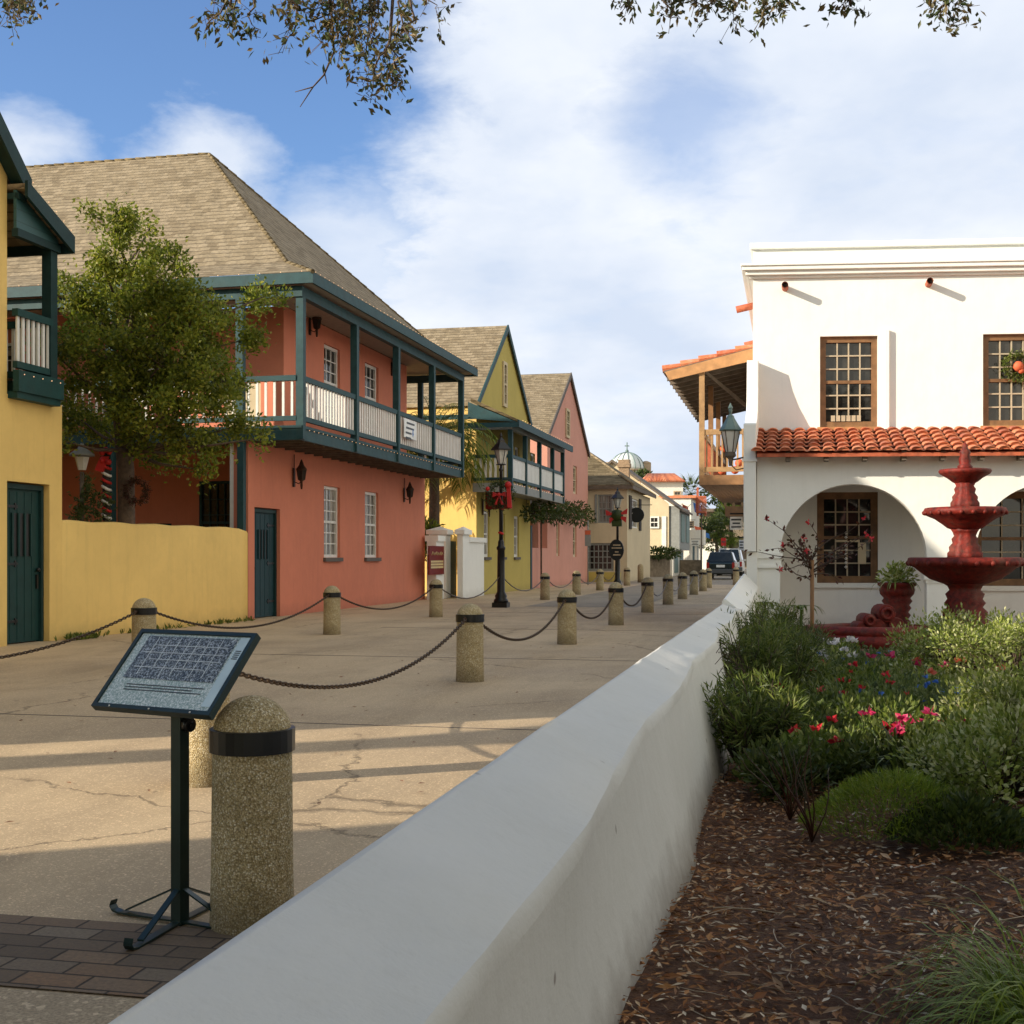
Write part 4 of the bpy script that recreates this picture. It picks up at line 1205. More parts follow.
window(oh, fg, so(502.2), so(505.8), zo(504, 407), zo(504, 362), 1, 4, fm='cream_stucco', fw=.12, rec=-.02)
m = MB(); m.quad((XO-.001, oa-.01, -.1), (XO-16, oa-.01, -.1), (XO-16, oa-.01, 6.58), (XO-.001, oa-.01, 6.58)); m.build('side_wall', 'yellow_stucco', oh)  # side coloured yellower than the olive front to stand for sunlight
ox_, o0, o1, oz = -9.2, 41.2, 51.2, 3.5
m = MB()
m.box(ox_, ox_-.08, o0, o1, oz, oz+.3); m.box(XO, ox_-.081, o0, o0+.08, oz, oz+.3); m.box(XO, ox_-.081, o1-.08, o1, oz, oz+.3)
m.box(XO+.01, ox_-.082, o0+.082, o1-.082, oz+.12, oz+.18)
m.box(ox_+.05, ox_-.1, o0, o1, 5.58, 5.76); m.box(XO, ox_-.101, o0, o0+.12, 5.58, 5.76)
ob_ = m.build('balcony', 'grey_boards', oh)
ps = [o0+.1]+[S.hit(p, 500, 'x', ox_)[1] for p in (525.8, 540, 553)]+[o1-.1]
for y in ps:
    m = MB(); m.box(ox_+.05, ox_-.1, y-.08, y+.08, oz+.02, 5.58); m.build('post', 'blue_teal', ob_)
for i in range(4): rail(oh, (ox_-.02, ps[i]+.08), (ox_-.02, ps[i+1]-.08), oz+.38, oz+1.25, 10, bw=.17, rm='blue_teal')
rail(oh, (ox_-.1, o0+.05), (XO, o0+.05), oz+.38, oz+1.25, 7, bw=.08, rm='blue_teal')
m = MB()
m.prism([(XO+.0, o0-.3, 6.62), (ox_+.35, o0-.3, 5.86), (ox_+.35, o0-.3, 5.78), (XO+.0, o0-.3, 6.5)], (0, o1-o0+.5, 0))
br_ = m.build('balcony_roof', 'old_shingle', oh)
m = MB(); m.prism([(XO-.1, o0-.28, 6.5), (ox_+.3, o0-.28, 5.78), (XO-.1, o0-.28, 5.95)], (0, .06, 0))
m.box(ox_+.3, ox_+.36, o0-.32, o1+.2, 5.62, 5.86); m.box(XO-.1, ox_+.3, o0-.33, o0-.27, 5.62, 5.78); m.build('fascia', 'blue_teal', br_)
bulbs(oh, line_pts((ox_+.38, o0, 5.88), (ox_+.38, o1, 5.88), .4)+line_pts((ox_+.02, o0, oz+.28), (ox_+.02, o1, oz+.28), .4), .015)
m = MB(); m.box(XO-16, XO+.0, oa-.45, oa-.36, 5.96, 6.12); m.build('gutter', 'blue_teal', oh)
wall_lantern((XO+.02, so(482), zo(482, 506)), 'dark lantern on the olive house left of its lower windows', 1.1)
wall_lantern((XO+.02, so(525.5), zo(525, 514)), 'dark lantern on the olive house right of its lower windows', 1.1)
m = MB(); z1_, z0_ = S.hit(492, 491, 'y', o0+1)[2], S.hit(492, 509, 'y', o0+1)[2]
xa, xb = S.hit(485.5, 500, 'y', o0+1)[0], S.hit(510.5, 500, 'y', o0+1)[0]
hs = thing('hanging_sign', 'plain dark red board hanging under the olive house balcony', 'sign', S, ((xa+xb)/2, o0+1, z0_))
m.box(xa, xb, o0+.98, o0+1.03, z0_, z1_); m.build('board', 'sign_red', hs)
m = MB(); m.tube([(xa+.1, o0+1, z1_), (xa+.1, o0+1, z1_+.3)], .01, 4); m.tube([(xb-.1, o0+1, z1_), (xb-.1, o0+1, z1_+.3)], .01, 4); m.build('hanger', 'black_metal', hs)

# ======================================================= PINK HOUSE
XK = -10.5
ka, kb = 54.4, 65.6
wK = [(so(556.5), so(559.5), zo(558, 556), zo(558, 523)), (so(573), so(576.5), zo(575, 557), zo(575, 525)),
      (so(565.3), so(568.8), zo(567, 438), zo(567, 409)), (so(573.2), so(577), zo(575, 494), zo(575, 466))]
wK = [w_ for w_ in wK]
kh, f = gable_house('pink_house', 'dusty pink gabled house with tall narrow windows beyond the olive house', 'pink_stucco', XK, ka, kb, 6.7, 10.15, 16, [w_ for w_ in wK if w_[3] < 6.6], 'sill_stone')
for w_ in wK:
    if w_[3] < 6.6: window(kh, f, *w_, 2, 5, fm='cream_stucco', fw=.12)
    else: window(kh, ('x', XK+.02, 1), *w_, 2, 5, fm='cream_stucco', fw=.12, rec=-.02)
m = MB(); m.box(XK-.5, XK, ob+.35, ka-.01, -.1, zo(540, 548)); m.box(XK-3, XK-.3, ka-.5, ka-.02, -.1, 3.6); m.build('courtyard_wall', 'pink_stucco', kh)
m = MB(); m.box(XK-.1, XK+.02, ob+.02, ob+.34, 0, 2.6); m.build('gate', 'door_blue', kh)
m = MB(); m.box(XK-3.5, XK-.6, ob+3.2, ob+3.3, 0, 3.4); m.build('porch_back', 'salmon_stucco', kh)
m = MB(); m.box(XK-4, XK-.1, ob+.2, ka-.02, 3.5, 3.65); m.build('porch_roof', 'grey_wood', kh)
# ======================================================= CREAM HOUSE
XC, ca, cb = -8.56, 66.6, 77.6
ch = thing('cream_house', 'cream stucco house with hipped shingle roof and dark shop window', 'house', S, (XC, ca, 0))
m = MB(); nfc = ('y', ca, -1)
def cx_(px): return S.hit(px, 500, 'y', ca)[0]
def cz_(py): return S.hit(600, py, 'y', ca)[2]
cw1 = (cx_(597.5), cx_(611.5), cz_(523), cz_(494.5)); cw2 = (cx_(583), cx_(613.5), cz_(571), cz_(543))
wall(m, nfc, -16, XC, -.1, 4.9, [cw1, cw2], .2)
fs_ = ('x', XC, 1)
def cs(px): return S.hit(px, 500, 'x', XC)[1]
cw3 = (cs(631), cs(638.5), 2.9, 4.5)
wall(m, fs_, ca, cb, -.1, 4.9, [cw3], .15)
m.quad((XC, cb, -.1), (-16, cb, -.1), (-16, cb, 4.9), (XC, cb, 4.9))
m.build('wall', 'cream_stucco', ch)
window(ch, nfc, *cw1, 3, 4, fm='grey_boards', glass='curtained_glass', fw=.08, mun=.035)
window(ch, nfc, *cw2, 6, 4, fm='grey_boards', fw=.12, mun=.05, mid=False)
window(ch, fs_, *cw3, 2, 4, fm='white_paint', glass='curtained_glass', fw=.08)
m = MB(); m.box(cw1[0]-.14, cw1[0]-.01, ca-.05, ca-.004, cw1[2], cw1[3]); m.box(cw1[1]+.01, cw1[1]+.14, ca-.05, ca-.004, cw1[2], cw1[3])
m.build('shutter', 'grey_boards', ch)
for a, b in ((cw3[0]-1.0, cw3[0]-.05), (cw3[1]+.05, cw3[1]+1.0)):
    m = MB(); m.box(XC+.004, XC+.06, a, b, 2.8, 4.6); m.build('shutter', 'dark_interior', ch)
m = MB()
h0 = (XC+.35, ca-.35, 5.1); h1 = (XC+.35, cb+.35, 5.1); ap = (-13, 72, 8.4); l0 = (-18, ca-.35, 5.1); l1_ = (-18, cb+.35, 5.1); ap2 = (-18, 72, 8.4)
m.quad(l0, h0, ap, ap2); m.tri(h0, h1, ap); m.quad(h1, l1_, ap2, ap)
rr_ = m.build('roof', 'old_shingle', ch)
m = MB(); m.box(-18, XC+.35, ca-.35, ca-.3, 4.88, 5.08); m.box(XC+.3, XC+.35, ca-.299, cb+.35, 4.88, 5.08)
m.box(-18, XC+.3, ca-.29, ca-.005, 4.93, 4.97); m.build('fascia', 'grey_wood', rr_)
m = MB()
m.tube([ap, h0], .08, 6)
m.build('ridge_cap', 'shingle', rr_)
# round sign on the street corner
yy = cs(634); m = MB(); m.lathe([(.02, 0), (.42, 0), (.42, .08), (.02, .08)], 0, 0, 0, 18, False)
zc = S.hit(637, 515, 'y', yy)[2]; m.v = [(XC+.15+a, yy-c, zc+b) for a, b, c in m.v]
hs = thing('round_sign', 'dark round sign hanging from the street side of the cream house', 'sign', S, (XC+.6, yy, zc))
m.build('board', 'black_metal', hs); m = MB(); m.tube([(XC, yy, zc+.55), (XC+1.0, yy, zc+.55)], .02, 5); m.build('arm', 'black_metal', hs)
m = MB(); m.box(-16, XC-.3, ca-.9, ca-.3, 0, .5); 
o = m.build('flower_box', 'olive_stucco', None, S); tag(o, 'low yellowish planter below the shop window of the cream house', 'planter')

# parking sign on a pole before the pink house
t_, s_ = S.hit(588, 585, 'z', 0)[:2]
ps_ = thing('parking_sign', 'narrow grey street sign on a thin pole beside the pink house end', 'sign', S, (t_, s_, 0))
m = MB(); m.tube([(t_, s_, 0), (t_, s_, 3.0)], .03, 6); m.build('pole', 'grey_boards', ps_)
z1_ = S.hit(588, 530, 'y', s_)[2]; m = MB(); m.box(t_-.14, t_+.14, s_-.06, s_-.035, z1_-.75, z1_); m.build('plate', 'grey_boards', ps_)
m = MB(); m.box(t_-.13, t_+.13, s_-.065, s_-.061, z1_-.22, z1_-.02); m.build('red_band', 'red_orange', ps_)

# ======================================================= GREY GABLE HOUSE
XG, ga, gb = -8.1, 84.8, 93.5
gh = thing('grey_gabled_house', 'whitewashed gabled house with grey jettied upper storey beyond the cream house', 'house', S, (XG, ga, 0))
m = MB()
m.add([(XG, ga, -.1), (XG, ga, 4.85), (-11.9, ga, 7.7), (-15.8, ga, 4.85), (-15.8, ga, -.1)], [(0, 1, 2, 3, 4)])
m.quad((XG, ga, -.1), (XG, gb, -.1), (XG, gb, 4.7), (XG, ga, 4.7))
m.quad((XG, gb, -.1), (-15.8, gb, -.1), (-15.8, gb, 4.7), (XG, gb, 4.7))
m.build('wall', 'cream_stucco', gh)
m = MB(); m.box(XG+.01, XG+.7, ga+.1, gb, 1.75, 4.7); m.build('upper_storey', 'grey_boards', gh)
m = MB(); m.box(XG+.01, XG+.25, ga+.15, gb, -.1, 1.74); m.build('shop_front', 'far_white', gh)
for a, b in ((86, 88.6), (90, 92.5)):
    m = MB(); m.box(XG+.701, XG+.75, a, b, 2.3, 4.2); m.build('shutter', 'blue_green_paint' if 'blue_green_paint' in M else 'verdigris', gh)
    m = MB(); m.box(XG+.251, XG+.30, a, b, .2, 1.6); m.build('door', 'verdigris', gh)
m = MB()
for q in ((XG+.9, 4.45), (-16.2, 4.45)):
    m.prism([(-11.9, ga-.25, 7.85), (q[0], ga-.25, q[1]), (q[0], ga-.25, q[1]-.14), (-11.9, ga-.25, 7.68)], (0, gb-ga+.5, 0))
m.build('roof', 'grey_wood', gh)
wx = S.hit(664, 500, 'y', ga)[0]; m = MB()
m.box(wx-.15, wx+.15, ga-.06, ga-.01, 1.6, 4.0); m.build('white_board', 'white_paint', gh)
wx = S.hit(654, 500, 'y', ga)[0]; window(gh, ('y', ga-.06, -1), wx-.3, wx+.35, 3.2, 4.0, 2, 2, rec=-.02, fw=.1)
# chimney between the two
cxp = S.hit(624.5, 475, 'y', 82)[0]
c_ = thing('chimney_stack', 'tapered brick chimney rising between the cream and whitewashed houses', 'chimney', S, (cxp, 82, 0))
m = MB(); m.box(cxp-.33, cxp+.33, 81.6, 82.3, 0, 7.1); m.build('shaft', 'brick_brown', c_)
m = MB(); m.box(cxp-.40, cxp+.40, 81.5, 82.4, 7.1, 7.35); m.box(cxp-.36, cxp+.36, 81.55, 82.35, 7.35, 7.6); m.build('cap', 'brick_brown', c_)
# stone wall and hedge before it
m = MB(); xa, xb = S.hit(649, 570, 'y', 80)[0], S.hit(669.5, 570, 'y', 83.5)[0]
m.prism([(xa-1, 79.8, -.1), (xb, 83.6, -.1), (xb, 83.6, 1.45), (xa-1, 79.8, 1.38)], (0, .4, 0))
o = m.build('stone_wall', 'stone_wall', None, S); tag(o, 'rough brown stone wall with hedge on top beyond the cream house', 'wall')
def leafball(m, c, r, n, L, Wd, flat=.8):
    for i in range(n):
        d = rv(); d.normalize(); q = r*(random.uniform(.35, 1)**.5)
        p = Vector(c)+Vector((d.x*q, d.y*q, d.z*q*flat))
        leaf(m, p, L*random.uniform(.7, 1.3), Wd, (d+rv(.7)))
m = MB()
for k in range(6): leafball(m, (xa+.2+k*.22, 81.5+k*.3, 1.55), .42, 90, .22, .12)
o = m.build('hedge', 'far_leaf', None, S, uv=False); tag(o, 'bright green hedge on top of the brown stone wall', 'hedge')

# ======================================================= DOMED CHURCH TOWER
Yd = 250
cx0, cz0 = (627-CX)/F*Yd, H+(YH-470)/F*Yd
rd = 17.5/F*Yd
dt = thing('domed_church', 'pale ribbed church dome with a cross above the rooftops', 'church', W, (cx0, Yd, 0))
m = MB(); m.lathe([(rd*math.cos(a), cz0+rd*1.0*math.sin(a)) for a in [R(k*9) for k in range(0, 10)]]+[(.05, cz0+rd*1.02)], cx0, Yd, 0, 32); m.build('dome', 'dome_white', dt)
m = MB()
for k in range(16):
    a0 = R(360/16*k); m.tube([(cx0+rd*1.01*math.cos(b)*math.cos(a0), Yd+rd*1.01*math.cos(b)*math.sin(a0), cz0+rd*1.01*math.sin(b)) for b in [R(x) for x in range(0, 89, 11)]], .09, 5)
m.build('rib', 'verdigris', dt)
m = MB(); m.lathe([(rd*1.05, 4), (rd*1.05, cz0-.3), (rd*1.15, cz0-.2), (rd*1.15, cz0)], cx0, Yd, 0, 24, False); m.build('drum', 'stone_tower', dt)
m = MB(); m.tube([(cx0, Yd, cz0+rd), (cx0, Yd, cz0+rd+2.0)], .12, 6); m.ball((cx0, Yd, cz0+rd+.25), .35, 8, 6); m.box(cx0-.45, cx0+.45, Yd-.08, Yd+.08, cz0+rd+1.2, cz0+rd+1.4); m.build('cross', 'verdigris', dt)
for px, py0 in ((607, 462), (646, 461)):
    x = (px-CX)/F*Yd; z = H+(YH-py0)/F*Yd
    m = MB(); m.box(x-.9, x+.9, Yd-1, Yd+1, 4, z-.6); m.lathe([(1.0, z-.6), (1.0, z-.3), (.3, z)], x, Yd, 0, 6); m.build('corner_turret', 'stone_tower', dt)
# ======================================================= WHITE TOWER WITH TILE ROOF
Yt = 120
def tx(px): return (px-CX)/F*Yt
def tz(py): return H+(YH-py)/F*Yt
tt = thing('white_tower', 'square white tower with shallow red tiled roof behind the whitewashed gable', 'tower', W, (tx(660), Yt, 0))
m = MB(); m.box(tx(642), tx(683), Yt, Yt+6, 0, tz(482)); m.build('wall', 'far_white', tt)
m = MB(); m.box(tx(690), tx(662), Yt-.8, Yt-.01, 0, tz(497)); m.build('lower_wall', 'far_white', tt)
m = MB()
a = [(tx(640.5), Yt-.5, tz(482)), (tx(685), Yt-.5, tz(482)), (tx(685), Yt+6.5, tz(482)), (tx(640.5), Yt+6.5, tz(482))]
top = [(tx(650), Yt+1.6, tz(473)), (tx(676), Yt+1.6, tz(473)), (tx(676), Yt+4, tz(473)), (tx(650), Yt+4, tz(473))]
m.add(a+top, [(3,2,1,0),(0,1,5,4),(1,2,6,5),(2,3,7,6),(3,0,4,7),(4,5,6,7)])
r_ = m.build('roof', 'clay_tile', tt)
m = MB()
for k in range(26):
    x = tx(641.5)+k*(tx(684)-tx(641.5))/25; xt = tx(650)+(x-tx(641.5))*(tx(676)-tx(650))/(tx(684)-tx(641.5))
    m.tube([(x, Yt-.52, tz(482)+.05), (xt, Yt+1.6, tz(473)+.03)], .07, 5)
m.build('tile_rows', 'clay_tile', r_)
window(tt, ('y', Yt-.05, -1), tx(673.5), tx(681), tz(499), tz(491), 2, 2, fm='stone_tower', rec=-.02, fw=.1)

# ======================================================= FAR STREET: left side fronts
def fxs(px, s_): return S.hit(px, 500, 'y', s_)[0]
fw_ = thing('white_shopfront', 'bright white stucco shop front beyond the grey jettied house', 'building', S, (-9, 96, 0))
xw = fxs(691, 99)
m = MB(); m.box(-14, xw, 99, 108, -.1, S.hit(690, 498, 'y', 99)[2]); m.build('wall', 'far_white', fw_)
m = MB(); 
for a, b in ((97.5+3, 102), (103.5, 105.5)): m.box(xw+.01, xw+.06, a, b, .1, 2.2)
m.build('door', 'blue_teal', fw_)
m = MB(); m.box(-14.2, xw+.4, 98.8, 108.2, S.hit(690, 498, 'y', 99)[2], S.hit(690, 498, 'y', 99)[2]+.2); m.build('cornice', 'clay_tile', fw_)
# colonnade / porch with posts
pc = thing('shop_porch', 'small white porch with thin posts in front of the far shops', 'porch', S, (-6, 94, 0))
s_ = 97
for px in (690.5, 696, 701):
    x = fxs(px, s_); m = MB(); m.box(x-.09, x+.09, s_-.1, s_+.1, 0, S.hit(690, 530, 'y', s_)[2]); m.build('post', 'white_paint', pc)
m = MB(); m.box(fxs(686, s_), fxs(704, s_), s_-.3, s_+2, S.hit(690, 545, 'y', s_)[2], S.hit(690, 530, 'y', s_)[2]); m.build('porch_head', 'far_white', pc)
m = MB(); m.box(fxs(679, 90), fxs(701, 90), 90, 90.4, -.1, S.hit(690, 560, 'y', 90)[2]); o = m.build('stone_wall', 'stone_wall', None, S); tag(o, 'low dark stone wall before the far shop porch', 'wall')
# dark backdrop building row and trees at the end of the street
eb = thing('end_building', 'low dark brown building closing the end of the street', 'building', S, (-2, 150, 0))
m = MB(); m.box(fxs(688, 150), fxs(748, 150), 150, 156, -.1, S.hit(690, 512, 'y', 150)[2]); m.build('wall', 'stone_wall', eb)
m = MB(); m.box(fxs(688, 149), fxs(748, 149), 149, 157, S.hit(690, 512, 'y', 150)[2], S.hit(690, 509, 'y', 150)[2]); m.build('roof', 'grey_wood', eb)
m = MB(); m.box(fxs(700, 149.9), fxs(745, 149.9), 149.8, 149.95, .2, 3.0); m.build('shop_opening', 'dark_interior', eb)
cf = thing('pale_shop', 'pale pinkish low shop wall behind the dark car', 'building', S, (-3, 118, 0))
m = MB(); m.box(fxs(698, 118), fxs(722, 118), 118, 121, -.1, S.hit(700, 541, 'y', 118)[2]); m.build('wall', 'far_white', cf)
m = MB(); m.box(fxs(697, 118), fxs(723, 118), 117.6, 121.4, S.hit(700, 541, 'y', 118)[2], S.hit(700, 539, 'y', 118)[2]); m.build('roof', 'brown_wood', cf)

def simple_tree(name, label, fr, x, y, h, crad, clumps, mat, n, L, trunk_r=.2, seed=1, zc=None):
    random.seed(seed)
    t = thing(name, label, 'tree', fr, (x, y, 0))
    m = MB(); zc = zc or h-crad
    m.tube([(x, y, -.1), (x+.1, y, zc*.5), (x-.05, y+.1, zc)], [trunk_r, trunk_r*.8, trunk_r*.5], 8)
    m.build('trunk', 'bark', t)
    m = MB(); lm = MB()
    for k in range(clumps):
        d = rv(); d.normalize(); q = crad*random.uniform(.35, .85)
        c = Vector((x, y, zc))+Vector((d.x*q, d.y*q, d.z*q*.85))
        lm.tube([(x, y, zc*.75), tuple((Vector((x, y, zc*.8))+c)/2), tuple(c)], [trunk_r*.35, trunk_r*.2, .02], 5)
        leafball(m, c, crad*random.uniform(.28, .45), n//clumps, L, L*.5, .75)
    lm.build('limbs', 'bark', t, uv=False)
    m.build('crown', mat, t, uv=False)
    return t
def fan_palm(label, fr, x, y, z, r, n=60, mat='palm_leaf', seed=3, tr=.18, droop=1.0, name='palm_tree', blades=14):
    random.seed(seed)
    t = thing(name, label, 'palm', fr, (x, y, 0))
    m = MB(); m.tube([(x, y, -.1), (x+.05, y, z*.5), (x, y, z)], [tr*1.2, tr, tr*.9], 10)
    for k in range(int(z/.22)): m.torus((x, y, .2+k*.22), (0, 0, 1), tr*.98, .02, 10, 4)
    m.build('trunk', 'bark', t, uv=False)
    m = MB()
    for i in range(n):
        th = random.uniform(0, 2*math.pi); el = random.uniform(-.9, 1.25)
        d = Vector((math.cos(th)*math.cos(el), math.sin(th)*math.cos(el), math.sin(el)))
        L = r*random.uniform(.45, .65); e = Vector((x, y, z))+d*L+Vector((0, 0, -.12*r*(1-d.z)))
        m.tube([(x, y, z), tuple(e)], .012, 3, False)
        for b in range(blades):
            a = (b/(blades-1)-.5)*2.4
            sd = d.cross(Vector((0, 0, 1))).normalized() if abs(d.z) < .98 else Vector((1, 0, 0))
            dd = (d*math.cos(a)+sd*math.sin(a)).normalized()
            blade(m, e, dd, r*random.uniform(.42, .6), .045*r/1.2, .9*droop, 3)
    m.build('fronds', mat, t, uv=False)
    return t
simple_tree('street_tree', 'green rounded tree over the end of the street behind the cars', S, fxs(716, 112), 112, 5.6, 2.1, 9, 'far_leaf', 1500, .35, .2, 5, 3.5)
simple_tree('street_tree', 'farther dark green tree seen under the wooden balcony', S, fxs(728, 135), 135, 9.4, 2.9, 9, 'far_leaf', 1300, .5, .25, 6, 7.0)
fan_palm('small cabbage palm at the street end right of the rounded tree', S, fxs(731, 104), 104, 3.9, 2.0, 60, seed=4)
fan_palm('tall fan palm rising behind the tiled white tower', S, fxs(691, 128), 128, 7.6, 2.2, 60, seed=8, mat='blue_green_leaf')
simple_tree('street_tree', 'bushy tree low behind the chimney stack and below the dome', S, fxs(640, 130), 130, 10.3, 1.6, 6, 'far_leaf', 600, .4, .2, 9, 8.9)
# pink balcony, post and banners at the street end
rb = thing('red_balcony', 'weathered red wooden balcony far down the street', 'balcony', S, (-3.6, 88, 0))
s_ = 88; xa, xb = fxs(696, s_), fxs(706, s_); z1_, z0_ = S.hit(700, 496, 'y', s_)[2], S.hit(700, 513, 'y', s_)[2]
m = MB(); m.box(xa, xb, s_, s_+1.2, z0_, z0_+.12); m.box(xa, xb, s_, s_+.06, z1_-.1, z1_); m.build('deck', 'terracotta', rb)
m = MB()
for k in range(9): x = xa+(xb-xa)*k/8; m.box(x-.03, x+.03, s_+.01, s_+.05, z0_+.12, z1_-.1)
m.build('balusters', 'terracotta', rb)
for x in (xa+.1, xb-.05):
    m = MB(); m.box(x-.07, x+.07, s_+.1, s_+.24, z0_-.2, 6.1 if x < xa+.3 else z0_+.0); m.build('post', 'terracotta', rb)
m = MB(); m.tube([(xa+.3, s_+1, 0), (xa+.3, s_+1, z0_)], .05, 6); m.build('support', 'grey_wood', rb)
def flag(label, px, py, s_, w_, h_, mat, seed, name='flag', tilt=.6):
    random.seed(seed)
    x, y, z = S.hit(px, py, 'y', s_)
    t = thing(name, label, 'flag', S, (x, y, z))
    m = MB(); m.tube([(x-w_*.6, y, z-.1), (x+.05, y, z+h_*.6)], .025, 5); m.build('staff', 'white_paint', t)
    m = MB(); vs = []; fs = []; n = 8
    for i in range(n+1):
        for j in range(5):
            u, v_ = i/n, j/4
            vs.append((x+w_*(u*.75+v_*.25*tilt), y+.08*math.sin(u*7+v_*2), z+h_*(.5-v_)-tilt*h_*u*.7))
    for i in range(n):
        for j in range(4): a = i*5+j; fs.append((a, a+5, a+6, a+1))
    m.add(vs, fs, True); m.add([(a, b+.012, c) for a, b, c in vs], fs, True); m.build('cloth', mat, t)
flag('blue flag hanging out over the far left pavement', 693, 507, 92, .75, .7, 'blue_cloth', 1)
flag('orange red flag beside the blue one at the roof corner', 682, 507, 92, .55, .45, 'red_orange', 2)
flag('small blue flag on a slanted white staff low down the street', 702, 534, 100, .7, .4, 'blue_cloth', 3)
flag('red and white awning flag above the far porch', 694, 528, 98, .8, .3, 'red_orange', 4)
def board(label, px0, px1, py0, py1, s_, mat='sign_white', lines=3, name='hanging_sign', dx=0):
    xa, xb = fxs(px0, s_), fxs(px1, s_); z1_, z0_ = S.hit(700, py0, 'y', s_)[2], S.hit(700, py1, 'y', s_)[2]
    t = thing(name, label, 'sign', S, ((xa+xb)/2, s_, z0_))
    m = MB(); m.box(xa, xb, s_, s_+.06, z0_, z1_); m.build('board', mat, t)
    m = MB(); h = z1_-z0_
    for k in range(lines):
        w_ = (xb-xa)*(.8-.2*(k % 2)); c = (xa+xb)/2; zz = z1_-h*(k+.8)/(lines+.6); m.box(c-w_/2, c+w_/2, s_-.006, s_-.001, zz-h*.06, zz+h*.06)
    m.build('lettering', 'ink', t)
    m = MB(); m.tube([(xa, s_+.03, z1_+.08), (xb+.1, s_+.03, z1_+.08)], .02, 4); m.build('arm', 'black_metal', t)
board('grey white board hanging above the far porch', 684, 694, 521, 528, 96, 'stone_tower')
board('white shop board with dark emblem at the far porch', 691, 699, 540, 546, 95)
board('white shop board right of the emblem board', 698, 704, 542, 549, 98)
board('pale rectangular sign hanging from the white house side wall', 730, 742.5, 517, 530, 33)
board('small pale sign low on the white house side wall', 739, 744, 540, 550, 40)
board('red poster among the greenery at the street end', 721, 726, 538, 546, 101, 'red_cloth', 1)

# ======================================================= CARS
def suv(label, px, py, s_, mat, rot, wdt=1.75, lng=4.4, hh=1.62, white=False, group=None):
    """seen from behind; x across, y forward"""
    t_, s0_, _ = S.hit(px, py, 'z', 0)
    t = thing('parked_car', label, 'car', S, (t_, s0_, 0)); 
    K = wdt/1.75
    def b(m, pr, x0, x1):  # side profile (y,z) extruded across
        m.prism([(t_+x0, s0_+y, z) for y, z in pr], (x1-x0, 0, 0))
    w = wdt/2
    prof = [(0, .35), (.02, .95), (.10, 1.02), (lng*.60, 1.02), (lng*.70, .98), (lng-.15, .88), (lng, .7), (lng, .32), (lng-.3, .28), (.2, .28)]
    m = MB(); b(m, prof, -w, w)
    o = m.build('body', mat, t); bv = o.modifiers.new('bevel', 'BEVEL'); bv.width = .05; bv.segments = 3
    # tapered cabin
    m = MB(); y0, y1, y2, y3 = .10, .38, lng*.52, lng*.68
    lo = [(-w+.03, y0), (w-.03, y0), (w-.03, y3), (-w+.03, y3)]; hi = [(-w+.20, y1), (w-.20, y1), (w-.20, y2), (-w+.20, y2)]
    vs = [(t_+x, s0_+y, 1.0) for x, y in lo]+[(t_+x, s0_+y, hh) for x, y in hi]
    m.add(vs, [(3,2,1,0),(4,5,6,7),(0,1,5,4),(1,2,6,5),(2,3,7,6),(3,0,4,7)])
    cb_ = m.build('cabin', mat, t); bv = cb_.modifiers.new('bevel', 'BEVEL'); bv.width = .05; bv.segments = 3
    def lerp(a, b_, f): return tuple(a[i]+(b_[i]-a[i])*f for i in range(3))
    def inset(q, mg, off, name):
        c = Vector((0, 0, 0))
        for p in q: c += Vector(p)
        c /= 4; n = (Vector(q[1])-Vector(q[0])).cross(Vector(q[3])-Vector(q[0])).normalized()
        vs2 = [tuple(Vector(p)+(c-Vector(p))*mg+n*off) for p in q]; mm = MB(); mm.prism(vs2, tuple(n*.01)); return mm.build(name, 'glass', cb_)
    inset([vs[0], vs[1], vs[5], vs[4]], .13, .004, 'rear_window')
    inset([vs[1], vs[2], vs[6], vs[5]], .13, .004, 'side_window'); inset([vs[3], vs[0], vs[4], vs[7]], .13, .004, 'side_window')
    inset([vs[2], vs[3], vs[7], vs[6]], .13, .004, 'windscreen')
    m = MB(); m.box(t_-w-.02, t_+w+.02, s0_-.10, s0_+.06, .34, .60); b1_ = m.build('bumper', 'bumper', t); bv = b1_.modifiers.new('bevel', 'BEVEL'); bv.width = .03
    for sg in (-1, 1):
        m = MB(); m.box(t_+sg*(w-.01), t_+sg*(w-.16), s0_-.012, s0_+.09, .64, .98); m.build('tail_light', 'tail_red', t)
        m = MB(); m.box(t_+sg*(w+.01), t_+sg*(w+.16), s0_+lng*.60, s0_+lng*.60+.08, 1.0, 1.14); m.build('mirror', mat, t)
    m = MB(); m.box(t_-.24, t_+.24, s0_-.02, s0_-.004, .70, .84); m.build('number_plate', 'sign_white', t)
    for x in (-1, 1):
        for y in (.8, lng-.85):
            m = MB(); m.lathe([(.33, -.1), (.34, 0), (.33, .1)], 0, 0, 0, 20); m.v = [(t_+x*(w-.12)+c, s0_+y+a, .34+b_) for a, b_, c in m.v]
            q = m.build('wheel', 'tyre', t)
            m = MB(); m.lathe([(.2, -.105), (.2, .105)], 0, 0, 0, 14, False); m.v = [(t_+x*(w-.12)+c*1.05, s0_+y+a, .34+b_) for a, b_, c in m.v]; m.build('hub', 'bumper', q)
    m = MB()
    for x in (-w+.26, w-.26): m.tube([(t_+x, s0_+y1+.1, hh+.05), (t_+x, s0_+y2-.05, hh+.05)], .018, 5)
    m.build('roof_rack', mat if white else 'bumper', t)
    return t
suv('dark green estate car seen from behind at the far end of the street', 720.5, 579.5, 0, 'dark_paint', 0, 1.62, 4.3, 1.58)
suv('white pickup car half hidden behind the dark green one', 729, 576, 0, 'white_car', 0, 1.75, 4.6, 1.85, True)
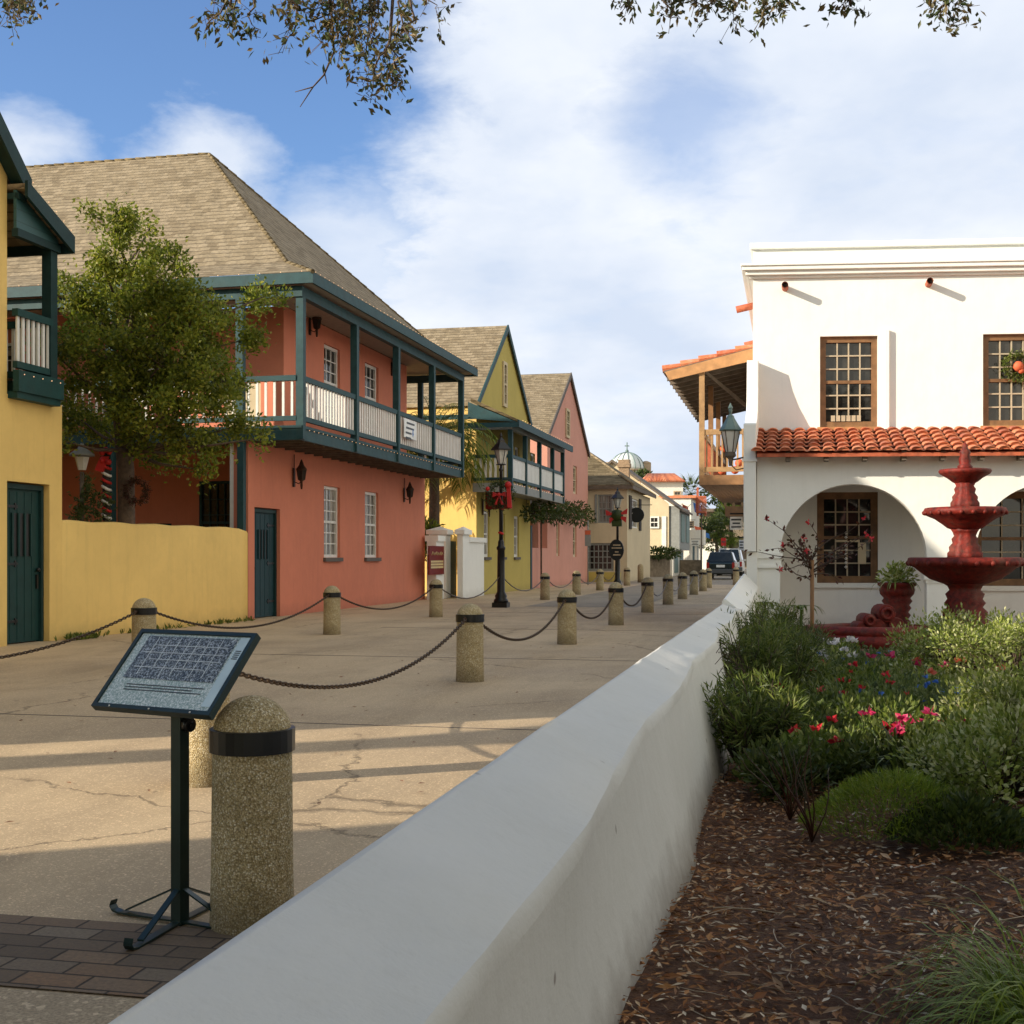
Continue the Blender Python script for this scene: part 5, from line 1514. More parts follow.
# ======================================================= WHITE HOUSE (right)
random.seed(21)
def bq(px, py, y): return B.hit(px, py, 'y', y)
wh = thing('white_house', 'white stucco two storey house with tiled arcade roof and brown sash windows on the right', 'house', B, (0, 0, 0))
XR = 11.5; YA = -1.75
zt = bq(760, 243.5, 0)[2]
nb0 = ('y', 0, -1)
A1 = (bq(820, 400, 0)[0], bq(877.5, 400, 0)[0]); z1_, z0_ = bq(850, 336, 0)[2], bq(850, 427, 0)[2]
A2 = (bq(983, 400, 0)[0], bq(983, 400, 0)[0]+A1[1]-A1[0])
L1 = (bq(817, 540, 0)[0], bq(878, 540, 0)[0]); zl1, zl0 = bq(850, 492, 0)[2], bq(850, 583, 0)[2]
L2 = (bq(975, 540, 0)[0], bq(975, 540, 0)[0]+1.75)
A3 = (A2[0]*2-A1[0], A2[1]*2-A1[1])
ups = [(*A1, z0_, z1_), (*A2, z0_, z1_), (*A3, z0_, z1_)]; lows = [(*L1, zl0, zl1), (*L2, zl0-.05, zl1), (L2[0]+3, L2[1]+3, zl0, zl1)]
m = MB()
wall(m, nb0, 0, XR, -.1, zt-.12, ups+lows, .2)
m.quad((0, 0, -.1), (0, 9, -.1), (0, 9, zt-.12), (0, 0, zt-.12)); m.quad((XR, 0, -.1), (XR, 9, -.1), (XR, 9, zt-.12), (XR, 0, zt-.12))
m.quad((0, 9, -.1), (XR, 9, -.1), (XR, 9, zt-.12), (0, 9, zt-.12)); m.quad((0, 0, zt-.14), (XR, 0, zt-.14), (XR, 9, zt-.14), (0, 9, zt-.14))
m.build('wall', 'white_stucco', wh)
zc0, zc1 = bq(760, 279, 0)[2], bq(760, 266, 0)[2]
m = MB()
m.box(-.05, XR, -.06, 9, zt-.12, zt)
for (w_, a, b) in ((.06, zc0, zc0+.05), (.13, zc0+.05, zc0+.13), (.19, zc0+.13, zc1-.04), (.22, zc1-.04, zc1)):
    m.box(-w_, XR, -w_, -.002, a, b); m.box(-w_, -.002, -.002, 9, a, b)
cn = m.build('cornice', 'white_stucco', wh); bv = cn.modifiers.new('bevel', 'BEVEL'); bv.width = .012; bv.segments = 2
for w_ in ups: window(wh, nb0, *w_, 4, 6, fm='window_wood', fw=.11, rec=.1, mun=.026, barm='pale_wood')
for w_ in lows: window(wh, nb0, *w_, 4, 6, fm='window_wood', fw=.13, rec=.1, mun=.026, barm='pale_wood')
for w_ in ups+lows:
    m = MB(); m.box(w_[0]-.05, w_[1]+.05, -.07, .0, w_[2]-.09, w_[2]-.003); m.build('sill', 'white_stucco' if w_[2] < 2 else 'orange_wood', wh)
# drain spouts
sp = []
for px, py in ((785, 285), (930, 281)): x, _, z = bq(px, py, -.3); sp.append(('f', x, z))
sp.append(('f', sp[1][1]*2-sp[0][1], sp[1][2]))
for k, x, z in sp:
    m = MB(); m.tube([(x, .0, z+.0), (x, -.33, z-.0)], .062, 12, False); m.tube([(x, -.33, z), (x, -.02, z)], .048, 12, False)
    m.build('drain_spout', 'terracotta', wh)
    m = MB(); m.lathe([(.01, 0), (.047, 0)], 0, 0, 0, 12); m.v = [(x+a, -.30, z+b) for a, b, c in m.v]; m.build('spout_mouth', 'dark_interior', wh)
for y in (1.1, 5.4):
    m = MB(); z = sp[0][2]-.1; m.tube([(0, y, z), (-.36, y, z-.08)], .07, 12); m.build('drain_spout', 'terracotta', wh)
# downpipe
x = bq(887, 400, 0)[0]; m = MB(); m.box(x-.04, x+.035, -.07, -.004, z0_-.05, z1_+.1); m.build('downpipe', 'white_stucco', wh)
# ---- arcade
arc_r = 1.26
ac = [bq(853, 500, YA)[0]]; ac.append(bq(853+197, 500, YA)[0]); d_ = ac[1]-ac[0]; ac.append(ac[1]+d_)
zsp = bq(853, 484, YA)[2]-arc_r
ze_pre, zw_pre = bq(900, 452, YA-.42)[2], bq(900, 429, 0)[2]
zar = ze_pre+(zw_pre-ze_pre)*.42/(.42-YA)-.09
def arcade(m, y, th):
    """front wall pierced by round arches, with soffits"""
    N_ = 28
    xs0 = bq(757, 500, YA)[0]
    def arc(c): return [(c+arc_r*math.cos(math.pi*(1-i/N_)), zsp+arc_r*math.sin(math.pi*(1-i/N_))) for i in range(N_+1)]
    for yy in (y, y+th):
        x_ = xs0
        for c in ac:
            m.quad((x_, yy, -.1), (c-arc_r, yy, -.1), (c-arc_r, yy, zar), (x_, yy, zar))
            P_ = arc(c)
            for i in range(N_):
                (xa, za), (xb, zb) = P_[i], P_[i+1]; m.quad((xa, yy, za), (xb, yy, zb), (xb, yy, zar), (xa, yy, zar))
            x_ = c+arc_r
        m.quad((x_, yy, -.1), (XR, yy, -.1), (XR, yy, zar), (x_, yy, zar))
    for c in ac:
        P_ = [(c-arc_r, -.1)]+arc(c)+[(c+arc_r, -.1)]
        n0 = len(m.v); m.add([(a, y, b) for a, b in P_]+[(a, y+th, b) for a, b in P_], [(i, i+1, i+1+len(P_), i+len(P_)) for i in range(len(P_)-1)], True)
    m.quad((xs0, y, -.1), (xs0, y+th, -.1), (xs0, y+th, zar), (xs0, y, zar))
m = MB(); arcade(m, YA, .38); ar_ = m.build('arcade', 'white_stucco', wh)
m = MB()
for c in ac:      # plinth walls inside the arches carry the sills
    pass
x0_ = bq(757, 560, YA)[0]
ez0, ez1 = bq(760, 568, YA)[2], bq(760, 553, YA)[2]
def impost(x0, x1):
    mm = MB()
    mm.box(x0-.03, x1+.05, YA-.06, YA+.42, ez0+.17, ez1); mm.box(x0-.0, x1+.02, YA-.03, YA+.41, ez0+.05, ez0+.17); mm.box(x0-.02, x1+.035, YA-.045, YA+.415, ez0, ez0+.05)
    o = mm.build('impost', 'white_stucco', ar_)
impost(x0_, ac[0]-arc_r)
for i in range(2):
    mm = MB(); mm.box(ac[i]+arc_r-.05, ac[i+1]-arc_r+.05, YA-.05, YA+.43, ez0-.2, ez0-.08); mm.box(ac[i]+arc_r-.02, ac[i+1]-arc_r+.02, YA-.02, YA+.41, ez0-.26, ez0-.2); mm.build('impost', 'white_stucco', ar_)
m = MB(); m.box(0, XR, YA+.39, -.01, -.1, .02); m.build('arcade_floor', 'terracotta_shop', wh)
m = MB(); m.box(0, XR, YA+.39, -.01, zar-.06, zar-.02); m.build('arcade_ceiling', 'grey_wood', wh)
# ---- corner buttress fin
bxl = bq(743.5, 450, YA-.22)[0]; bxr = bq(756, 450, YA-.22)[0]
zb_ = bq(750, 552, YA-.2)[2]
prof = [(0.0, 5.06), (-.26, 5.06), (-.30, 4.75), (-.42, 4.42), (-.64, 4.10), (-.92, 3.86), (-1.25, 3.72), (-1.6, 3.62), (YA-.2, 3.60), (YA-.2, zb_), (YA+.05, zb_), (0, zb_)]
prof = [(0.0, 5.02), (-.30, 5.02), (-.34, 4.75), (-.40, 4.50), (-.50, 4.22), (-.66, 4.02), (-.95, 3.86), (-1.35, 3.74), (YA-.2, 3.66), (YA-.2, zb_), (0, zb_)]
m = MB(); m.prism([(bxl, y, z) for y, z in prof], (bxr-bxl, 0, 0)); bt = m.build('buttress', 'white_stucco', wh); bv = bt.modifiers.new('bevel', 'BEVEL'); bv.width = .015; bv.segments = 2
m = MB(); m.box(bxl+.05, bxr+.02, YA-.12, 0, -.1, zb_-.002); m.build('buttress_foot', 'white_stucco', wh)
m = MB(); m.box(bxl-.02, bxr+.02, YA-.225, YA-.17, 3.0, 3.05); m.build('buttress_band', 'white_stucco', bt)
# ---- barrel tile roof over the arcade
ye, yw = YA-.42, -.0; ze, zw = bq(900, 452, YA-.42)[2], bq(900, 429, 0)[2]
xr0 = bxr+.02
slope = (zw-ze)/(yw-ye)
rows = 6; pit = .245
def tiles():
    m = MB(); L_ = (yw-ye)/rows
    x = xr0; k = 0
    while x < XR:
        for r_ in range(rows):
            y0 = ye+L_*r_-.03+random.uniform(-.015, .015); y1 = ye+L_*(r_+1)+.03
            ra, rb = .092, .074; jx = random.uniform(-.008, .008)
            zz0 = ze+(y0-ye)*slope+.045; zz1 = ze+(y1-ye)*slope-.005
            n = 7; vs = []; fs = []
            for (yy, zz, rr) in ((y0, zz0, ra), (y1, zz1, rb)):
                for i in range(n+1):
                    a = math.pi*i/n; vs.append((x+jx+rr*math.cos(a)*1.15, yy, zz+rr*math.sin(a)*.66))
            for (yy, zz, rr) in ((y0, zz0, ra-.014),):
                for i in range(n+1):
                    a = math.pi*i/n; vs.append((x+jx+rr*math.cos(a)*1.15, yy, zz+rr*math.sin(a)*.66))
            for i in range(n): fs.append((i, i+1, n+2+i, n+1+i)); fs.append((i, 2*n+2+i, 2*n+3+i, i+1))
            m.add(vs, fs, False)
            m.add([(x+jx+(ra-.01)*math.cos(math.pi*i/n)*1.08, y0+.03, zz0+(ra-.01)*math.sin(math.pi*i/n)*.66) for i in range(n+1)], [tuple(range(n+1))])
            # pan tile between covers
            vs = []; 
            for (yy, zz) in ((y0+.02, zz0-.035), (y1, zz1-.035)):
                for i in range(5):
                    a = math.pi*(1+i/4); vs.append((x+pit/2+.075*math.cos(a), yy, zz+.03*math.sin(a)+.05))
            m.add(vs, [(i, i+1, 6+i, 5+i) for i in range(4)], False)
        x += pit; k += 1
    return m
tr = tiles().build('tile_roof', 'clay_tile', wh)
m = MB(); m.prism([(xr0, ye+.03, ze-.01), (xr0, 0, zw-.01), (xr0, 0, zw-.09), (xr0, ye+.03, ze-.07)], (XR-xr0, 0, 0)); m.build('roof_deck', 'terracotta', tr)
m = MB()
x = bq(788, 460, YA)[0]-.0; 
k = 0
while x+.03 < XR:
    m = MB(); m.box(x-.04, x+.04, ye+.08, YA-.003, 2.98+.02, ze-.075+.1); m.build('rafter_end', 'grey_wood', wh); x += bq(826, 460, YA)[0]-bq(788, 460, YA)[0]; k += 1
m = MB(); m.box(xr0, XR, YA-.03, YA-.002, ze-.02, ze+.03); m.build('wall_plate', 'tan_wood', wh)

# wreath behind the second window glass -> hangs on the glass
x = (A2[0]+A2[1])/2+.1; z = bq(1012, 367, 0)[2]
wt_ = wreath((x, -.04, z), .23, B, 'green wreath with red centre hung in the upper right window of the white house', mat='shrub_leaf', bow=False)
m = MB(); m.ball((x, -.06, z), .10, 10, 8); m.ball((x+.05, -.07, z-.08), .06, 8, 6); m.build('red_ornament', 'red_orange', wt_)
# small white lamp figure in lower window: beaded standing cross ornament
m = MB(); x = bq(846, 540, 0)[0]
for k in range(9): m.blob((x, .02, bq(850, 567, 0)[2]+.08*k), .035)
tag(m.build('ornament', 'white_cloth', None, B), 'slim white and gold ornament standing in the lower window of the white house', 'ornament')
m = MB(); m.box(x-.2, x+.25, .0, .04, bq(850, 541, 0)[2]-.02, bq(850, 541, 0)[2]+.02); m.box(bq(858, 540, 0)[0], bq(866, 540, 0)[0], .0, .03, bq(850, 564, 0)[2], bq(850, 541, 0)[2]-.03)
tag(m.build('candle_display', 'cream_stucco', None, B), 'pale candle display behind the glazing of the lower window', 'ornament')
# letter row on the sill of upper window
m = MB()
xa, xb = bq(831, 420, 0)[0], bq(862, 420, 0)[0]; zz = bq(840, 421, 0)[2]
for k in range(6): m.box(xa+(xb-xa)*k/6, xa+(xb-xa)*(k+.8)/6, .05, .058, zz, zz+.11)
tag(m.build('window_boxes', 'pale_wood', None, B), 'row of small pale boxes on the inner sill of the upper left window', 'box')

# ---- street-side wooden balcony
wb = thing('wooden_balcony', 'brown wooden balcony with tiled shed roof on the street side of the white house', 'balcony', S, (-1.7, 26.5, 3))
XS = S.inv(*B.world(0, 3)[:2])[0]      # side wall of the house in the street frame
ya, yb = 26.3, 35.2
def wx_(px, y): return S.hit(px, 400, 'y', y)[0]
te, tp = wx_(664, ya), wx_(699, ya)
ze_, zw_ = S.hit(664, 371, 'y', ya)[2], S.hit(754, 347, 'y', ya)[2]
m = MB(); m.prism([(te, ya, ze_), (XS, ya, zw_), (XS, ya, zw_-.05), (te, ya, ze_-.05)], (0, yb-ya, 0)); rf = m.build('roof_deck', 'grey_wood', wb)
m = MB(); n = int((yb-ya)/.2); 
for k in range(n):
    y = ya+.1+k*.2
    for j in range(5):
        f0, f1 = j/5, (j+1)/5
        a = (te-.04+(XS-te)*f0, y, ze_+(zw_-ze_)*f0+.05); b = (te+(XS-te)*f1+.03, y, ze_+(zw_-ze_)*f1+.02)
        m.tube([a, b], [.085, .065], 8, True, False)
m.build('roof_tiles', 'clay_tile', rf)
m = MB(); m.prism([(te+.02, ya-.06, ze_-.03), (XS, ya-.06, zw_-.02), (XS, ya-.06, zw_-.27), (te+.12, ya-.06, ze_-.20)], (0, .055, 0)); m.build('bargeboard', 'orange_wood', rf)
m = MB()
for k in range(14):
    y = ya+.35+k*(yb-ya-.5)/13; m.prism([(te+.03, y, ze_-.06), (XS, y, zw_-.06), (XS, y, zw_-.2), (te+.03, y, ze_-.16)], (0, .07, 0))
m.build('rafter', 'grey_wood', rf)
zd1 = S.hit(720, 475, 'y', ya)[2]; zd0 = zd1-.20; zr = S.hit(720, 429, 'y', ya)[2]
m = MB(); m.box(tp, XS, ya, ya+.06, zd0, zd1); m.box(tp, tp+.06, ya+.06, yb, zd0, zd1)
m.box(tp+.06, XS, ya+.07, yb, zd1-.05, zd1-.01)
for k in range(12): x = tp+.1+k*(XS-tp-.2)/11; m.box(x-.04, x+.04, ya+.07, yb-.02, zd0, zd1-.051)
m.build('deck', 'brown_wood', wb)
pys2 = [ya+.06, ya+(yb-ya)/3, ya+2*(yb-ya)/3, yb-.06]
for k, y in enumerate(pys2):
    zz = ze_+(zw_-ze_)*((tp-te)/(XS-te))-.12
    m = MB(); m.box(tp-.0, tp+.11, y-.055, y+.055, zd1, zz); m.build('post', 'tan_wood' if k == 0 else 'brown_wood', wb)
    m = MB(); m.prism([(tp+.02, y-.03, zz-.02), (tp+.13, y-.03, zz-.02), (tp+.13, y-.03, zz-.1)], (0, .05, 0)); 
for i in range(3): rail(wb, (tp+.05, pys2[i]+.06), (tp+.05, pys2[i+1]-.06), zd1+.07, zr, 12, bm='terracotta', rm='tan_wood', bw=.035, th=.035)
rail(wb, (tp+.1, ya+.06), (XS, ya+.06), zd1+.07, zr, 10, bm='tan_wood', rm='tan_wood', bw=.035, th=.035)
m = MB(); m.prism([(tp+.05, ya+.2, zr+1.25), (tp+.16, ya+.2, zr+1.25), (tp+1.2, ya+.2, zr+.55), (tp+1.1, ya+.2, zr+.5)], (0, .08, 0))
m.v = [(x, y+(x-tp)*2.2, z) for x, y, z in m.v]; m.build('brace', 'grey_wood', wb)
# second, farther balcony under it
w2_ = thing('wooden_balcony', 'lower brown wooden balcony farther along the white house side', 'balcony', S, (-1.2, 40, 2.8))
y = 40; xa = wx_(725, y); z1_, z0_ = S.hit(720, 494, 'y', y)[2], S.hit(720, 516, 'y', y)[2]
m = MB(); m.box(xa, XS, y, y+5, z0_, z0_+.3); m.box(xa, XS, y, y+.08, z1_-.1, z1_); m.box(xa, XS, y+.2, y+5, S.hit(720, 499, 'y', y)[2], z1_+.1) ; m.build('deck', 'brown_wood', w2_)
m = MB()
for k in range(6): x = xa+(XS-xa)*k/5; m.box(x-.04, x+.04, y+.01, y+.07, z0_+.3, z1_-.1)
m.build('balusters', 'tan_wood', w2_)
# red paper stars / lanterns on the balcony
m = MB()
for px, py in ((724, 448), (735, 470), (739, 463), (722, 471)):
    x, y, z = S.hit(px, py, 'y', 27.6); m.ball((x, y, z), .09, 8, 6)
tag(m.build('ornament', 'red_orange', None, S), 'red ornaments hanging behind the wooden balcony rail', 'ornament')

# ---- big wall lantern in front of the buttress side
lx, ly, _ = B.hit(730.5, 430, 'y', YA)
def lz(py): return B.hit(730.5, py, 'y', YA)[2]
lt = thing('wall_lantern', 'large weathered green lantern with frosted glass bracketed to the white house corner', 'wall lantern', B, (lx, ly, lz(465)))
m = MB(); m.lathe([(.19, lz(431)), (.20, lz(430)), (.13, lz(424)), (.07, lz(418)), (.06, lz(416)), (.02, lz(414)), (.035, lz(411)), (.03, lz(409)), (.045, lz(408)), (.02, lz(405)), (.005, lz(403))], lx, ly, 0, 6, False); m.build('cap', 'verdigris', lt)
m = MB(); m.lathe([(.08, lz(452)), (.155, lz(431.5))], lx, ly, 0, 6, False); m.build('glass', 'frosted', lt)
m = MB()
for k in range(6): a = R(60*k); m.tube([(lx+.085*math.cos(a), ly+.085*math.sin(a), lz(452)), (lx+.165*math.cos(a), ly+.165*math.sin(a), lz(431.5))], .009, 5)
m.lathe([(.10, lz(456)), (.085, lz(452))], lx, ly, 0, 6, False); m.lathe([(.03, lz(466)), (.04, lz(459)), (.10, lz(456))], lx, ly, 0, 6, False)
m.tube([(lx, ly, lz(460)), (lx+.12, ly, lz(459)), (bxl+.02, ly, lz(457))], .016, 6); m.tube([(lx, ly, lz(464)), (lx+.1, ly, lz(470)), (bxl+.02, ly, lz(468))], .012, 6)
m.build('bracket', 'grey_wood', lt)

# ======================================================= FOUNTAIN
Yf = 19.2
fx0 = (965-CX)/F*Yf
def fz_(py): return H+(YH-py)/F*Yf
def fr_(hw): return hw/F*Yf
ft = thing('tiered_fountain', 'tall three tiered dark red fountain standing on the garden side of the arcade', 'fountain', W, (fx0, Yf, 0))
def part(name, pr, wob=0, cut=0, n=32):
    m = MB(); m.lathe([(fr_(a), fz_(b)) for a, b in pr], fx0, Yf, 0, n, True, wob, cut); return m.build(name, 'fountain_red', ft)
part('pedestal', [(30, 640), (30, 634), (25, 632), (24, 622), (21, 618), (22, 612), (17, 607), (20, 603), (17, 599), (19, 594), (15, 590), (17, 586), (22, 583)], .04, 8)
part('large_basin', [(20, 584), (26, 582), (34, 579), (42, 573), (48, 568), (54.5, 565), (55.5, 562), (54.5, 558), (52, 557.3), (50, 558.5), (30, 562), (5, 563)], .0, 0, 40)
part('middle_stem', [(17, 561), (17, 553), (15, 551), (15.5, 547), (12, 543), (13, 539), (10.5, 536), (12, 532), (14, 529)], .05, 8)
part('middle_basin', [(12, 530), (17, 528), (22, 524), (29, 519), (37, 515.5), (39, 514), (40, 511), (38.5, 508), (36, 507.5), (34, 509), (5, 512)], 0, 0, 36)
part('upper_stem', [(14, 510), (14, 503), (12, 500), (12.5, 497), (9.5, 493), (10.5, 489), (8.5, 486), (10, 483)], .05, 8)
part('small_basin', [(8, 484), (12, 482), (17, 478), (24, 474), (25.5, 471.5), (24.5, 469.5), (22, 469.5), (4, 471)], 0, 0, 28)
part('finial', [(7, 470), (7, 466), (5, 464), (6, 460), (4.5, 455), (5.5, 452), (3, 449), (2.2, 445), (.6, 442)], .08, 5, 16)
m = MB()
for k in range(22):
    a = R(360/22*k)
    for rr, py in ((54, 562), (39, 511.5)): m.ball((fx0+fr_(rr)*math.cos(a), Yf+fr_(rr)*math.sin(a), fz_(py)-.02), .045 if rr > 50 else .035, 6, 5)
m.build('rim_beading', 'fountain_red', ft)
# planter urn
Yu = 19.8; ux = (897-CX)/F*Yu
def uz(py): return H+(YH-py)/F*Yu
ur = thing('planter_urn', 'dark red ribbed urn planter with green plant in front of the arch', 'planter', W, (ux, Yu, 0))
m = MB(); m.lathe([(r/F*Yu, uz(p)) for r, p in ((14, 640), (14, 628), (12, 625), (14, 622), (11, 619), (13.5, 615), (11, 612), (14, 608), (12, 605), (15, 601), (13, 598), (16.5, 594), (17.5, 590), (16.5, 587), (19, 585), (19, 582.5), (16, 582.5), (15, 586))], ux, Yu, 0, 28, True, .03, 10); m.build('urn', 'fountain_red', ur)
m = MB()
for i in range(420):
    a = random.uniform(0, 6.28); el = random.uniform(.1, 1.4); d = Vector((math.cos(a)*math.cos(el), math.sin(a)*math.cos(el), math.sin(el)))
    leaf(m, Vector((ux, Yu, uz(584)))+d*random.uniform(.05, .22)*Vector((1.3, 1.3, .8)).length*.7, .1, .035, d+rv(.5))
for i in range(14):
    a = random.uniform(0, 6.28); blade(m, (ux+.1*math.cos(a), Yu-.1, uz(584)), (math.cos(a), -abs(math.sin(a)), .5), random.uniform(.25, .5), .03, 1.8)
m.build('foliage', 'light_leaf', ur, uv=False)
# basin kerb with scroll
kb_ = thing('fountain_kerb', 'low dark red curved basin kerb with a scroll carving beside the urn', 'basin', W, ((885-CX)/F*18.9, 18.9, 0))
cx1, cy1 = (872-CX)/F*18.7, 18.75
m = MB()
for rr, zz in ((.13, .10), (.09, .24)):
    pts = []
    for k in range(41):
        a = 2*math.pi*k/40; q = 1.0+.12*math.cos(4*a); pts.append((cx1+.85*q*math.cos(a), cy1+.55*q*math.sin(a), zz))
    m.tube(pts, rr, 10)
m.build('kerb_ring', 'fountain_red', kb_)
def kz(py, Y=18.9): return H+(YH-py)/F*Y
sx = (880-CX)/F*18.9
m = MB()
m.box((856-CX)/F*18.9, (895-CX)/F*18.9, 18.75, 19.1, kz(640), kz(622))
for px, py, r_ in ((883, 613, 9), (866, 620, 7), (859, 627, 6), (893, 625, 8), (874, 626, 8)):
    m.tube([((px-CX)/F*18.9, 18.7, kz(py)), ((px-CX)/F*18.9, 19.1, kz(py))], r_/F*18.9, 14)
for px, py, r_ in ((883, 613, 5), (866, 620, 4)): m.torus(((px-CX)/F*18.9, 18.68, kz(py)), (0, 1, 0), r_/F*18.9, .03, 14, 6)
o = m.build('scroll', 'fountain_red', kb_); bv = o.modifiers.new('bevel', 'BEVEL'); bv.width = .02; bv.segments = 2
# paving pad in front of arcade
m = MB(); m.box(-.4, 10, YA-3.6, YA-.01, -.1, .03)
tag(m.build('terrace', 'apron_concrete', None, B, (0, YA, -.1)), kind='structure')
# ======================================================= PLANTS
def gp(px, py): x, y, _ = W.hit(px, py, 'z', 0.0); return x, y
def shrub(name, label, cat, x, y, rx, ry, h, n, L, Wd, mat, seed, stems=14, z0=0., group=None, up=.5, stemmat='twig', dens=1.0, flowers=None, bottom=.1):
    """stems rising from the root with leaves all along them"""
    random.seed(seed)
    t = thing(name, label, cat, W, (x, y, z0), group)
    sm = MB(); lm = MB(); tips = []
    per = n//stems
    for i in range(stems):
        a = random.uniform(0, 6.283); q = math.sqrt(random.random())
        e = Vector((x+rx*q*math.cos(a), y+ry*q*math.sin(a), z0+h*random.uniform(.62, 1.0)*(1-.35*q*q)))
        b = Vector((x+rx*.35*q*math.cos(a), y+ry*.35*q*math.sin(a), z0))
        mid = (b+e)/2+Vector((random.uniform(-.05, .05), random.uniform(-.05, .05), h*.12))
        pts = [b, mid, e]
        sm.tube([tuple(p) for p in pts], [.010, .007, .002], 4)
        tips.append(e)
        for k in range(per):
            f = bottom+(1-bottom)*random.random()**.8
            p = b*(1-f)**2+mid*2*f*(1-f)+e*f*f if False else (b.lerp(mid, f*2) if f < .5 else mid.lerp(e, f*2-1))
            sp = .10+.45*min(rx, ry)*random.random()/max(1, stems**.5)*1.6
            d = rv(); d.normalize(); p = p+d*sp*.6
            leaf(lm, p, L*random.uniform(.6, 1.3), Wd*random.uniform(.7, 1.2), d+Vector((0, 0, up))+rv(.3))
    sm.build('stem', stemmat, t, uv=False)
    lm.build('leaves', mat, t, uv=False)
    if flowers:
        fmat, cnt, size = flowers; cnt = max(2, int(cnt*(.7 if fmat in ('red_petal', 'orange_petal', 'blue_petal') else 1.2)))
        fm_ = MB()
        for i in range(cnt):
            p = random.choice(tips)+Vector((random.uniform(-.08, .08), random.uniform(-.12, .0), random.uniform(.05, .12)))
            for k in range(7):
                a = 6.283*k/7+random.random(); d = Vector((math.cos(a), math.sin(a)*.6-.4, .5+.4*math.sin(a*2)))
                leaf(fm_, p, size*1.35*random.uniform(.8, 1.1), size*1.0, d)
        fm_.build('blossom', fmat, t, uv=False)
    return t
def grass(label, x, y, r, h, n, mat, seed, w_=.012, droop=.9, name='grass_clump', z0=0., lean=.5, cat='ornamental grass'):
    random.seed(seed); m = MB()
    for i in range(n):
        a = random.uniform(0, 6.283); q = r*math.sqrt(random.random())*.45
        d = Vector((math.cos(a)*lean*random.random()*1.6, math.sin(a)*lean*random.random()*1.6, 1))
        blade(m, (x+q*math.cos(a), y+q*math.sin(a), z0), d, h*random.uniform(.6, 1.15), w_*random.uniform(.7, 1.3), droop*random.uniform(.6, 1.5), 6)
    o = m.build(name, mat, None, W, (x, y, z0), uv=False); return tag(o, label, cat)

# tall willowy plants along the white wall
k = 0
for px, py, h, rr, lab in ((752, 762, .62, .30, 'nearest leafy willowy shrub against the garden side of the low white wall'),
                      (742, 712, .80, .34, 'second willowy shrub along the low white wall, behind the nearest'),
                      (775, 700, .70, .36, 'willowy shrub right of the wall plants in the middle of the bed'),
                      (752, 678, .80, .40, 'dense tall shrub in the left back part of the bed by the wall'),
                      (786, 668, .60, .45, 'feathery shrub before the bare rose standard'),
                      (765, 652, .85, .45, 'arching long leaved plant at the wall end below the pillar')):
    x, y = gp(px, py)
    shrub('willowy_shrub', lab, 'shrub', x, y, rr*(.8+y/30), rr*1.6, h, 3600, .085, .0125, 'shrub_leaf' if k != 4 else 'blue_green_leaf', 40+k, 40, up=.35, group='willowy shrubs beside the low wall'); k += 1
for px, py, lab in ((764, 640, 'yellow green strappy plant at the end of the low wall'), (800, 655, 'tall pale strappy lily plant in front of the lit arch')):
    x, y = gp(px, py); random.seed(px); m = MB()
    for i in range(26):
        a = random.uniform(0, 6.28); blade(m, (x, y, .55 if px < 780 else .62), (math.cos(a), math.sin(a), .55), .42, .035, 1.1, 6)
    for i in range(20):
        a = random.uniform(0, 6.28); blade(m, (x+.1*math.cos(a), y, .25), (math.cos(a), math.sin(a), .7), .38, .03, 1.2, 6)
    m.tube([(x, y, 0), (x+.02, y, .62)], .02, 6)
    tag(m.build('strappy_plant', 'palm_leaf', None, W, (x, y, 0), uv=False), lab, 'plant')
# wiry bare twigs bending over the wall face
random.seed(5); x, y = gp(738, 735); m = MB()
for i in range(26):
    a = random.uniform(2.3, 4.4); p = Vector((x+random.uniform(-.1, .1), y+random.uniform(-1, 1), random.uniform(.3, .6))); pts = [p]
    for k in range(5): p = p+Vector((math.cos(a)*.045, random.uniform(-.03, .03), .05-.026*k)); pts.append(p)
    m.tube([tuple(q) for q in pts], .003, 3)
tag(m.build('wiry_stems', 'twig', None, W, uv=False), 'dark wiry bare stems arching against the low white wall', 'plant')

